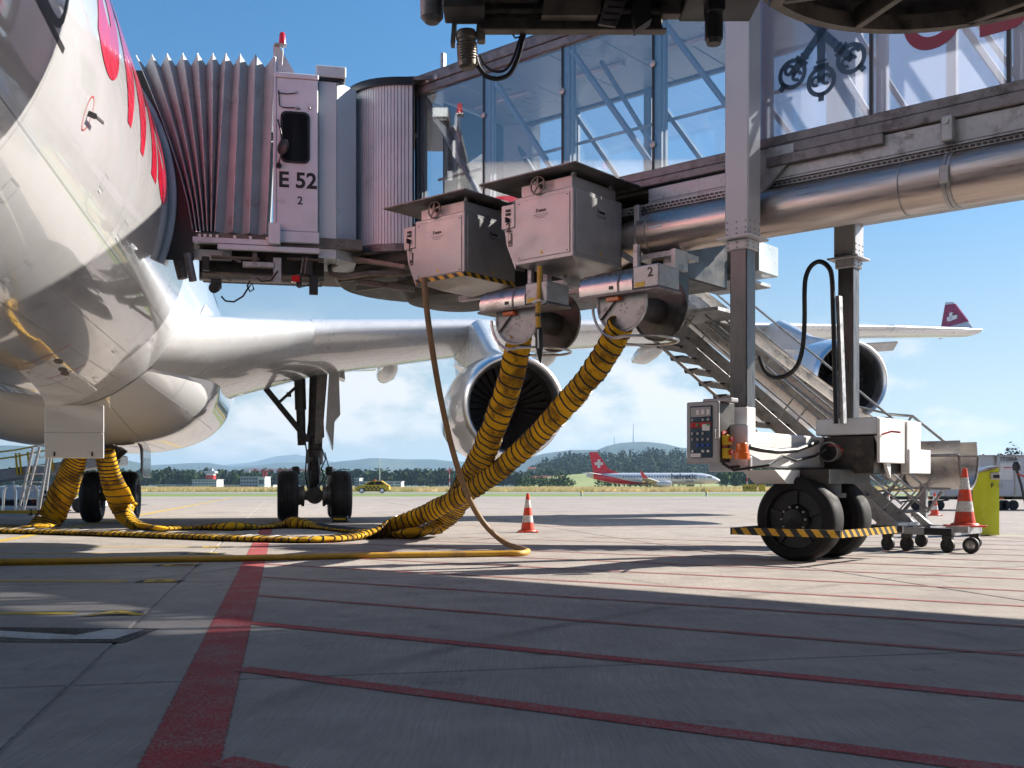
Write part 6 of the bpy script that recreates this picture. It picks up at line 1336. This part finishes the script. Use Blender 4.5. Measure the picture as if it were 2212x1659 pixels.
p('handrail', 'galv', lambda b: b.tube([Z(420, 110, 17.65), Z(1190, 760, 17.65), Z(1440, 820, 17.65)], .02, 8))
p('handrail', 'galv', lambda b: b.tube([Z(1440, 820, 17.6), Z(1570, 830, 17.6), Z(1835, 1042, 17.6)], .024, 8))
p('rail_post', 'galv', lambda b: b.tube([Z(1565, 832, 17.6), Z(1530, 885, 17.6)], .02, 8))
for q in ([(1530, 1120), (1510, 1170), (1430, 1275), (1345, 1385)], [(1690, 1180), (1600, 1290), (1510, 1385)], [(1740, 1265), (1665, 1370), (1540, 1285)], [(1310, 1150), (1440, 1245), (1300, 1400)]):
    p('leg_tube', 'galv', lambda b: b.tube([Z(x, y, 16.7) for x, y in q], .028, 8))
p('tie_bar', 'galv', lambda b: b.tube([Z(1260, 1275, 16.7), Z(1560, 1245, 16.7), Z(1790, 1250, 16.7)], .018, 8))
p('tie_bar', 'galv', lambda b: b.tube([Z(1510, 1385, 16.7), Z(1665, 1380, 16.7)], .018, 8))
p('support_post', 'galv', lambda b: b.box(-6.0, -5.9, 17.0, 17.1, 0, 1.0))

# ================================================================ cones, bin, chock
def cone(label, base, h, grp='traffic cones'):
    t = thing('traffic_cone', label, 'cone', 'W', base, grp); b0 = Vector(base); r = lambda q: h*(.185-.15*q)
    part('base', 'cone', t, lambda b: (b.box(b0.x-h*.27, b0.x+h*.27, b0.y-h*.27, b0.y+h*.27, b0.z, b0.z+h*.035, h*.012), b.lathe([(h*.235, .035*h), (h*.22, .06*h), (h*.19, .07*h)], b0, (0, 0, 1), 28)))
    for q0, q1, m in ((.06, .26, 'cone'), (.26, .44, 'cone_w'), (.44, .64, 'cone'), (.64, .84, 'cone_w'), (.84, 1, 'cone')):
        part('band' if m == 'cone_w' else 'body', m, t, lambda b: b.lathe([(r(q0), q0*h), (r(q1), q1*h)]+([(h*.02, h*1.005), (0, h*1.005)] if q1 == 1 else []), b0, (0, 0, 1), 28))
    return t
cone('orange and white traffic cone standing alone in mid apron', G(1140, 1150), .80)
q = toB((0, 0, 0)); q = BU(2072, 1148, 15.95)
cone('large worn red and white cone on the stair base beside the bin', MBR @ Vector((-5.06, 16.2, .352)), .86)
cone('red cone half hidden behind the foot of the stair', G(1917, 1132), .82)
cone('small distant cone behind the chute legs', G(2019, 1114), .74)
G_bin = G(2123, 1157)
bt = thing('waste_bin', 'tall fluorescent yellow green waste bin with slanted lid by the cone', 'bin', 'W', (G_bin.x, G_bin.y, 0)); bx, by = G_bin.x, G_bin.y
s_ = by/F; 
def X_(u): return (u-6-CU)*s_
def Z_(v): return CH+(HV-v)*s_
part('back_post', 'steel', bt, lambda b: b.prism([(X_(2092), by, 0), (X_(2106), by, 0), (X_(2106), by, Z_(1018)), (X_(2092), by, Z_(1023))], (0, .22, 0)))
def binbody(b):
    x0, x1 = X_(2106.5), X_(2156); n = 12; prof = []
    for k in range(n+1):
        f = k/n; prof.append((x0+(x1-x0)*f, by-.02-.16*math.sin(f*math.pi*.62), f))
    bot = [(x, y, Z_(1155)) for x, y, f in prof]+[(x1, by+.25, Z_(1155)), (x0, by+.25, Z_(1155))]
    top = [(x, y, Z_(1024-13*f)) for x, y, f in prof]+[(x1, by+.25, Z_(1011)), (x0, by+.25, Z_(1024))]
    m = len(bot); b.add(bot+top, [tuple(range(m)), tuple(range(m, 2*m))]+[(i, (i+1) % m, m+(i+1) % m, m+i) for i in range(m)])
part('body', 'bin', bt, binbody, 25)
part('lid', 'steel', bt, lambda b: b.prism([(X_(2106), by-.05, Z_(1023)), (X_(2130), by-.2, Z_(1010)), (X_(2157), by-.2, Z_(1006)), (X_(2157), by-.2, Z_(1011)), (X_(2130), by-.2, Z_(1016)), (X_(2106), by-.05, Z_(1025))], (0, .46, 0)))
part('slot_frame', 'steel', bt, lambda b: b.box(X_(2136), X_(2156), by-.205, by-.13, Z_(1036), Z_(1021), .008))
part('slot', 'black', bt, lambda b: b.box(X_(2141), X_(2155), by-.212, by-.2, Z_(1033), Z_(1026), .004))
text('lettering', 'F', .115, M['black'], bt, (X_(2139), by-.206, Z_(1049)), bold=.003); text('lettering', 'O D', .115, M['black'], bt, (X_(2157), by-.19, Z_(1049)), (90, 0, 40), bold=.0)
part('foot', 'steel', bt, lambda b: b.box(X_(2092), X_(2120), by, by+.2, 0, .03))
ck = thing('wheel_chock', 'black wheel chock with yellow edge against the main wheel', 'chock', 'W', G(740, 1128)); c = G(738, 1127.5)
part('wedge', 'black', ck, lambda b: b.box(c.x-.22, c.x+.18, c.y-.2, c.y+.05, 0, .16, .02)); part('stripe', 'ye', ck, lambda b: b.box(c.x-.18, c.x+.14, c.y-.205, c.y-.2, .06, .11)); part('rope', 'white', ck, lambda b: b.tube([(c.x+.18, c.y-.1, .08), (c.x+.3, c.y-.12, .02), (c.x+.4, c.y-.1, .012)], .01, 6))

# ================================================================ containers and dollies at the right
M['cont'] = mat('container aluminium', (.52, .55, .60), .45, .35, var=.08, vs=2)
def container(label, u0, Y, txt):
    x0 = (u0-CU)/F*Y; t = thing('cargo_container', label, 'container', 'W', (x0+1, Y, .5), 'cargo containers')
    prof = [(x0+.0, .56), (x0+1.42, .56), (x0+2.0, 1.15), (x0+2.0, 2.15), (x0, 2.15)]
    part('shell', 'cont', t, lambda b: b.prism([(x, Y, z) for x, z in prof], (0, 1.5, 0)))
    part('frame', 'steel', t, lambda b: [b.bar((a[0], Y-.02, a[1]), (e[0], Y-.02, e[1]), .05, .05, (0, 1, 0)) for a, e in zip(prof, prof[1:]+prof[:1])])
    part('seam', 'steel', t, lambda b: b.box(x0+.75, x0+.78, Y-.03, Y-.001, .6, 2.12))
    part('door_panel', 'white', t, lambda b: b.box(x0+.15, x0+.65, Y-.025, Y-.003, 1.2, 1.85)); part('stripe', 'redp', t, lambda b: b.box(x0+.3, x0+.6, Y-.03, Y-.026, 1.66, 1.70))
    text('lettering', txt, .22, M['black'], t, (x0+.5, Y-.03, 2.0)); return t
def dolly(label, u0, Y, n=2.2):
    x0 = (u0-CU)/F*Y; t = thing('baggage_dolly', label, 'dolly', 'W', (x0+n/2, Y, 0), 'flat dollies')
    part('deck', 'dark', t, lambda b: (b.box(x0-.1, x0+n, Y-.1, Y+1.6, .42, .54, .01), [b.cyl((x0+.1+k*.27, Y-.12, .5), (x0+.1+k*.27, Y+1.6, .5), .04, .04, 8) for k in range(8)]))
    for x in (x0+.3, x0+.62, x0+n-.4): 
        part('wheel', 'rubber', t, lambda b: b.lathe([(0, -.06), (.16, -.06), (.2, -.04), (.2, .04), (.16, .06), (0, .06)], (x, Y, .2), (0, 1, 0), 20))
    part('reflector', 'orange', t, lambda b: b.box(x0+.05, x0+.2, Y-.125, Y-.1, .44, .5)); part('drawbar', 'dark', t, lambda b: b.bar((x0, Y+.7, .4), (x0-.7, Y+.7, .3), .06, .06))
for k, (u, tx, lb) in enumerate(((2040, 'AKE 1140', 'leftmost silver cargo container, mostly hidden behind the bin and cone'), (2151, '7728BA', 'middle silver cargo container right of the yellow green bin'), (2267, 'AKE', 'rightmost silver cargo container cut by the right edge'))): container(lb, u, 42, tx)
for u, lb in ((1880, 'leftmost empty flat dolly behind the stair foot'), (1995, 'empty flat dolly behind the chute legs'), (2065, 'flat dolly behind the bin and large cone'), (2155, 'flat dolly under the silver container right of the bin'), (2270, 'flat dolly at the right edge under the last container')): dolly(lb, u, 42)
pp = thing('floor_jack_pole', 'leaning black pole with red strap before the containers', 'pole', 'W', P(2212, 1090, 40))
part('pole', 'black', pp, lambda b: (b.tube([P(2196, 1014, 40), P(2206, 1048, 40), P(2216, 1092, 40)], .05, 8), b.lathe([(0, 0), (.14, .05), (.16, .2), (.1, .35), (0, .38)], P(2196, 1018, 40), (0, 0, 1), 12))); part('strap', 'redp', pp, lambda b: b.bar(P(2198, 1024, 39.9), P(2225, 1034, 39.9), .03, .06))

# ================================================================ loading gear left, under the belly
ld = thing('step_ladder', 'silver aluminium step ladder on a wheeled base under the belly', 'ladder', 'W', G(85, 1110)); Y0 = 34.5
p = lambda nm, m, fn, ang=32: part(nm, m, ld, fn, ang)
for (a, e) in (((40, 1104), (72, 965)), ((50, 1104), (86, 965)), ((84, 1104), (106, 968)), ((94, 1104), (112, 965))): p('rail', 'alu', lambda b: b.bar(P(*a, Y0), P(*e, Y0), .07, .07))
for q in range(7):
    f = q/7; p('tread', 'alu', lambda b: b.bar(P(45+(79-45)*f, 1095-125*f, Y0), P(89+(109-89)*f, 1095-125*f, Y0+.3), .12, .04))
p('guard_loop', 'alu', lambda b: (b.tube([P(6, 1106, Y0), P(9, 1060, Y0), P(14, 1050, Y0), P(28, 1050, Y0), P(34, 1060, Y0), P(34, 1106, Y0)], .04, 8), b.tube([P(52, 1106, Y0), P(55, 1060, Y0), P(60, 1050, Y0), P(76, 1050, Y0), P(82, 1060, Y0), P(82, 1106, Y0)], .04, 8)))
p('base_tube', 'ye', lambda b: b.bar(P(0, 1106, Y0), P(118, 1106, Y0), .1, .1)); p('base_frame', 'alu', lambda b: (b.bar(P(0, 1103, Y0+.4), P(90, 1103, Y0+.4), .07, .07), b.bar(P(97, 1075, Y0), P(128, 1060, Y0), .07, .09), b.bar(P(97, 1060, Y0), P(125, 1094, Y0), .07, .09)))
for u in (66, 80): p('castor_wheel', 'rubber', lambda b: b.lathe([(0, -.04), (.08, -.04), (.1, 0), (.08, .04), (0, .04)], (P(u, 0, Y0).x, Y0, .1), (.3, 1, 0), 16))
lo_ = thing('belt_loader', 'belt loader with yellow handrails sloping up behind the step ladder', 'belt loader', 'W', G(60, 1100)); Y1 = 38.0
p = lambda nm, m, fn, ang=32: part(nm, m, lo_, fn, ang)
p('conveyor', 'galv', lambda b: b.prism([P(-200, 1065, Y1), P(-200, 1040, Y1), P(250, 985, Y1), P(250, 1003, Y1)], (0, 1.2, 0))); p('belt', 'rubber', lambda b: b.prism([P(-200, 1040, Y1), P(250, 985, Y1), P(250, 983.5, Y1), P(-200, 1038.5, Y1)], (0, 1.1, 0)))
for dv in (-38, -22): p('handrail', 'ye', lambda b: (b.tube([P(-150, 1034+dv, Y1-.05), P(34, 1006+dv*.9, Y1-.05), P(110, 988+dv*.8, Y1-.05), P(210, 984+dv*.35, Y1-.05)], .03, 8)))
for u in (-60, 34, 42, 60, 110, 140): p('handrail_post', 'ye', lambda b: b.bar(P(u, 1012-.12*(u-34)-33, Y1-.05), P(u+4, 1018-.12*(u-34)+8, Y1-.05), .06, .06))
p('chassis', 'ye', lambda b: b.prism([P(170, 1080, Y1-.2), P(192, 1080, Y1-.2), P(196, 1032, Y1-.2), P(176, 1045, Y1-.2)], (0, 1.4, 0))); p('skirt', 'white', lambda b: b.prism([P(160, 1096, Y1-.3), P(196, 1094, Y1-.3), P(196, 1082, Y1-.3), P(160, 1082, Y1-.3)], (0, 1.6, 0)))
p('drum_end', 'dark', lambda b: b.cyl(P(250, 994, Y1), P(250, 994, Y1+1.2), .16, .16, 14)); p('support_arm', 'galv', lambda b: b.bar(P(190, 1060, Y1+.3), P(225, 1005, Y1+.3), .14, .14))
for u in (120, 178): p('wheel', 'rubber', lambda b: b.lathe([(0, -.12), (.2, -.12), (.27, -.06), (.27, .06), (.2, .12), (0, .12)], (P(u, 0, Y1).x, Y1-.2, .27), (0, 1, 0), 20))
tg = thing('baggage_tug', 'low white baggage tug with red arrow and lettering behind the ladder', 'tug', 'W', G(40, 1103)); Y2 = 42.5
p = lambda nm, m, fn, ang=32: part(nm, m, tg, fn, ang)
p('body', 'white', lambda b: b.box(P(-140, 0, Y2).x, P(107, 0, Y2).x, Y2, Y2+1.6, .38, CH+(HV-1062)/F*Y2+.2, .05)); p('underbody', 'black', lambda b: b.box(P(-138, 0, Y2).x, P(105, 0, Y2).x, Y2+.1, Y2+1.5, .16, .38))
for u in (-100, 96): p('wheel', 'rubber', lambda b: b.lathe([(0, -.1), (.22, -.1), (.29, -.06), (.29, .06), (.22, .1), (0, .1)], (P(u, 0, Y2).x, Y2-.02, .29), (0, 1, 0), 20))
p('mast', 'galv', lambda b: (b.box(P(98, 0, Y2).x, P(110, 0, Y2).x, Y2+.3, Y2+.6, .6, 1.15), b.box(P(8, 0, Y2).x, P(14, 0, Y2).x, Y2+.6, Y2+.7, .7, 1.5)))
text('lettering', '32', .36, M['black'], tg, (P(5, 0, Y2).x, Y2-.006, CH+(HV-1082)/F*Y2)); text('lettering', 'swissport', .27, M['black'], tg, (P(50, 0, Y2).x, Y2-.006, CH+(HV-1082)/F*Y2))
p('red_arrow', 'redp', lambda b: b.prism([(P(67, 0, Y2).x, Y2-.006, CH+(HV-1086)/F*Y2), (P(76, 0, Y2).x, Y2-.006, CH+(HV-1086)/F*Y2), (P(73, 0, Y2).x, Y2-.006, CH+(HV-1077)/F*Y2)], (0, .004, 0)), 0)

# ================================================================ yellow follow-me car
sv = thing('car', 'yellow and black chequered airfield car driving on the far taxiway', 'car', 'W', P(803, 1065, 144)); YS = 144
sx = P(766, 0, YS).x; 
def cz(pts): return [(sx+x, YS, z) for x, z in pts]
p = lambda nm, m, fn, ang=32: part(nm, m, sv, fn, ang)
low = [(.05, .45), (.0, .75), (.12, .92), (1.15, 1.08), (4.45, 1.12), (4.62, .95), (4.66, .5), (4.5, .36), (.2, .34)]
p('body', 'ye', lambda b: b.prism(cz(low), (0, 1.8, 0))); p('cabin', 'ye', lambda b: b.prism([(x, y+.12, z) for x, y, z in cz([(1.15, 1.07), (2.0, 1.62), (3.6, 1.68), (4.4, 1.12)])], (0, 1.56, 0)))
p('window', 'win', lambda b: (b.prism([(x, y+.11, z) for x, y, z in cz([(1.5, 1.12), (2.08, 1.52), (2.68, 1.56), (2.68, 1.12)])], (0, .02, 0)), b.prism([(x, y+.11, z) for x, y, z in cz([(2.76, 1.12), (2.76, 1.56), (3.5, 1.58), (4.05, 1.18)])], (0, .02, 0))))
for k in range(9):
    for r_ in range(2):
        if (k+r_) % 2 == 0: p('chequer', 'black', lambda b: b.box(sx+1.22+k*.26, sx+1.48+k*.26, YS-.012, YS-.002, .46+r_*.24, .70+r_*.24), 0)
for x in (.95, 3.72):
    p('wheel', 'rubber', lambda b: b.lathe([(0, -.11), (.28, -.11), (.36, -.08), (.36, .1), (0, .1)], (sx+x, YS+.05, .36), (0, 1, 0), 24)); p('rim', 'alu', lambda b: b.lathe([(0, 0), (.24, 0), (.25, .02)], (sx+x, YS-.075, .36), (0, 1, 0), 16))
p('light_bar', 'orange', lambda b: b.box(sx+2.5, sx+2.8, YS+.4, YS+1.4, 1.68, 1.82, .02)); p('headlight', 'white', lambda b: b.box(sx+.02, sx+.3, YS-.01, YS+.2, .78, .9, .02)); p('tail_light', 'red', lambda b: b.box(sx+4.45, sx+4.64, YS-.01, YS+.2, .88, 1.05, .02)); p('sill', 'black', lambda b: b.box(sx+.3, sx+4.4, YS-.02, YS+.1, .28, .40))

# ================================================================ small airliner on the far taxiway
ej = thing('small_airliner', 'small white airliner with red tail and white cross taxiing far away', 'aircraft', 'W', P(1410, 1057, 292)); YE = 292.0; E0 = P(1266, 0, YE).x; ES = 36.8/36.2
p = lambda nm, m, fn, ang=32: part(nm, m, ej, fn, ang)
zc = 3.0; rr = 1.5
prof = [(.25, 0, .9), (.55, 1.2, .75), (.95, 4, .4), (1.3, 7, .15), (1.5, 10, 0), (1.5, 30, 0), (1.42, 32.2, -.05), (1.15, 34.2, -.22), (.7, 35.7, -.42), (.25, 36.6, -.55), (.02, 36.8, -.58)]
fu = p('fuselage', 'plane_white', lambda b: b.grid([[(E0+x, YE+r*math.cos(2*math.pi*k/32), zc+dz+r*1.05*math.sin(2*math.pi*k/32)) for k in range(32)] for r, x, dz in prof], True), 60)
p('tail_fin', 'plane_red', lambda b: b.prism([(E0+.9, YE-.12, 10.3), (E0+3.0, YE-.12, 10.3), (E0+6.2, YE-.12, 5.6), (E0+9.6, YE-.12, 4.4), (E0+2.1, YE-.12, 4.1)], (0, .24, 0)))
def redfus(b):
    rows = []
    for k in range(20):
        x = 2.0+15*k/19
        for i in range(len(prof)-1):
            if prof[i][1] <= x <= prof[i+1][1]: f = (x-prof[i][1])/(prof[i+1][1]-prof[i][1]); r = prof[i][0]+(prof[i+1][0]-prof[i][0])*f+.012; dz = prof[i][2]+(prof[i+1][2]-prof[i][2])*f
        a0 = -60+ (115*(1-k/19)**1.1 if k < 19 else 0); row = []
        for q in range(10): a = R(-90+(a0+90)*q/9 if a0 > -90 else -90); row.append((E0+x, YE-r*math.cos(a), zc+dz+r*1.05*math.sin(a)))
        rows.append(row)
    b.grid(rows)
p('red_tail_paint', 'plane_red', redfus, 60)
for w, h in ((2.3, .75), (.75, 2.3)): p('white_cross', 'plane_white', lambda b: b.box(E0+3.5-w/2, E0+3.5+w/2, YE-.14-.002*w, YE-.121, 7.1-h/2, 7.1+h/2), 0)
for k in range(24): part('window', 'win', ej, lambda b: b.box(E0+9.9+k*.78, E0+10.2+k*.78, YE-1.505, YE-1.44, 3.25, 3.62, .05))
part('cockpit_window', 'win', ej, lambda b: b.box(E0+33.2, E0+34.3, YE-1.27, YE-1.0, 3.3, 3.62, .05))
for x in (8.3, 31.2): part('door', 'seam', ej, lambda b: [b.box(*q) for q in ((E0+x, E0+x+.06, YE-1.52, YE-1.42, 2.4, 4.0), (E0+x+.9, E0+x+.96, YE-1.52, YE-1.42, 2.4, 4.0))])
text('lettering', 'helvetic', 2.05, M['deepblue'], ej, (E0+26.6, YE-1.54, 3.55), bold=.05, ext=.01, sx=1.12); text('lettering', 'airways', .75, M['deepblue'], ej, (E0+28.2, YE-1.53, 2.35), ext=.01)
p('wing', 'plane_grey', lambda b: b.prism([(E0+20.5, YE-1.2, 1.9), (E0+15.2, YE-1.2, 1.75), (E0+13.8, YE-13, 2.9), (E0+15.4, YE-13, 2.95)], (0, 0, .22))); p('winglet', 'plane_red', lambda b: b.prism([(E0+15.4, YE-13, 3.0), (E0+13.8, YE-13, 3.0), (E0+13.2, YE-13.3, 4.9), (E0+13.6, YE-13.3, 4.9)], (0, .12, 0)))
p('wing', 'plane_grey', lambda b: b.prism([(E0+20.5, YE+1.2, 1.9), (E0+15.2, YE+1.2, 1.75), (E0+13.8, YE+13, 2.9), (E0+15.4, YE+13, 2.95)], (0, 0, .22)))
for sd in (-1, 1): p('engine', 'plane_white', lambda b: b.lathe([(.6, 0), (.85, .1), (.98, .7), (.98, 1.8), (.7, 3.4), (.4, 4.2)], (E0+22.7, YE+sd*4.6, 1.45), (-1, 0, 0), 24)); p('tailplane', 'plane_white', lambda b: b.prism([(E0+4.6, YE+sd*.5, 4.0), (E0+1.6, YE+sd*.5, 4.0), (E0-.6, YE+sd*5, 4.5), (E0+.6, YE+sd*5, 4.5)], (0, 0, .16)))
for x, y in ((31.5, 0), (17.2, -2.6), (17.2, 2.6)): p('landing_gear', 'rubber', lambda b: (b.cyl((E0+x, YE+y-.3, .42), (E0+x, YE+y+.3, .42), .42, .42, 16), b.cyl((E0+x, YE+y, .4), (E0+x, YE+y, 1.7), .1, .1, 8)))

# ================================================================ terminal pier added behind the viewer to block sky fill (mirrored in paint, glass)
tm = thing('unseen_terminal', None, None, 'W', (0, -12, 0)); tm['kind'] = 'structure'
p = lambda nm, m, fn, ang=32: part(nm, m, tm, fn, ang)
M['facade'] = mat('dark facade glass', (.03, .035, .04), .12, 0, var=.2, vs=.3); M['mull'] = mat('facade mullion grey', (.22, .22, .23), .5, .3)
p('wall', 'facade', lambda b: b.box(-70, 70, -32, -12, 0, 19)); p('roof', 'mull', lambda b: b.box(-72, 72, -34, -10, 19, 19.8, .05)); p('plinth', 'mull', lambda b: b.box(-70, 70, -12.2, -11.95, 0, 1.2))
for k in range(24): p('mullion', 'mull', lambda b: b.box(-69+6*k, -68.8+6*k, -12.001, -11.75, 1.2, 19))
for z in (5.0, 9.5): p('transom', 'mull', lambda b: b.box(-70, 70, -12.002, -11.8, z, z+.5))

# ================================================================ distant air
mb = MB(); mb.box(-9000, 9000, -250, 14000, -1.2, 330)
M['haze'] = bpy.data.materials.new('thin summer haze'); M['haze'].use_nodes = True; t = M['haze'].node_tree; t.nodes.clear()
pv = N(t, 'ShaderNodeVolumePrincipled'); pv.inputs['Color'].default_value = (.50, .74, 1.0, 1); pv.inputs['Density'].default_value = 0.95e-4; pv.inputs['Anisotropy'].default_value = .2
om = N(t, 'ShaderNodeOutputMaterial'); t.links.new(pv.outputs[0], om.inputs['Volume'])
HAZE = True
if HAZE: tag(mb.build('haze', M['haze'], None, 0), 'thin bluish summer haze over the far hills', 'haze', None, 'stuff')
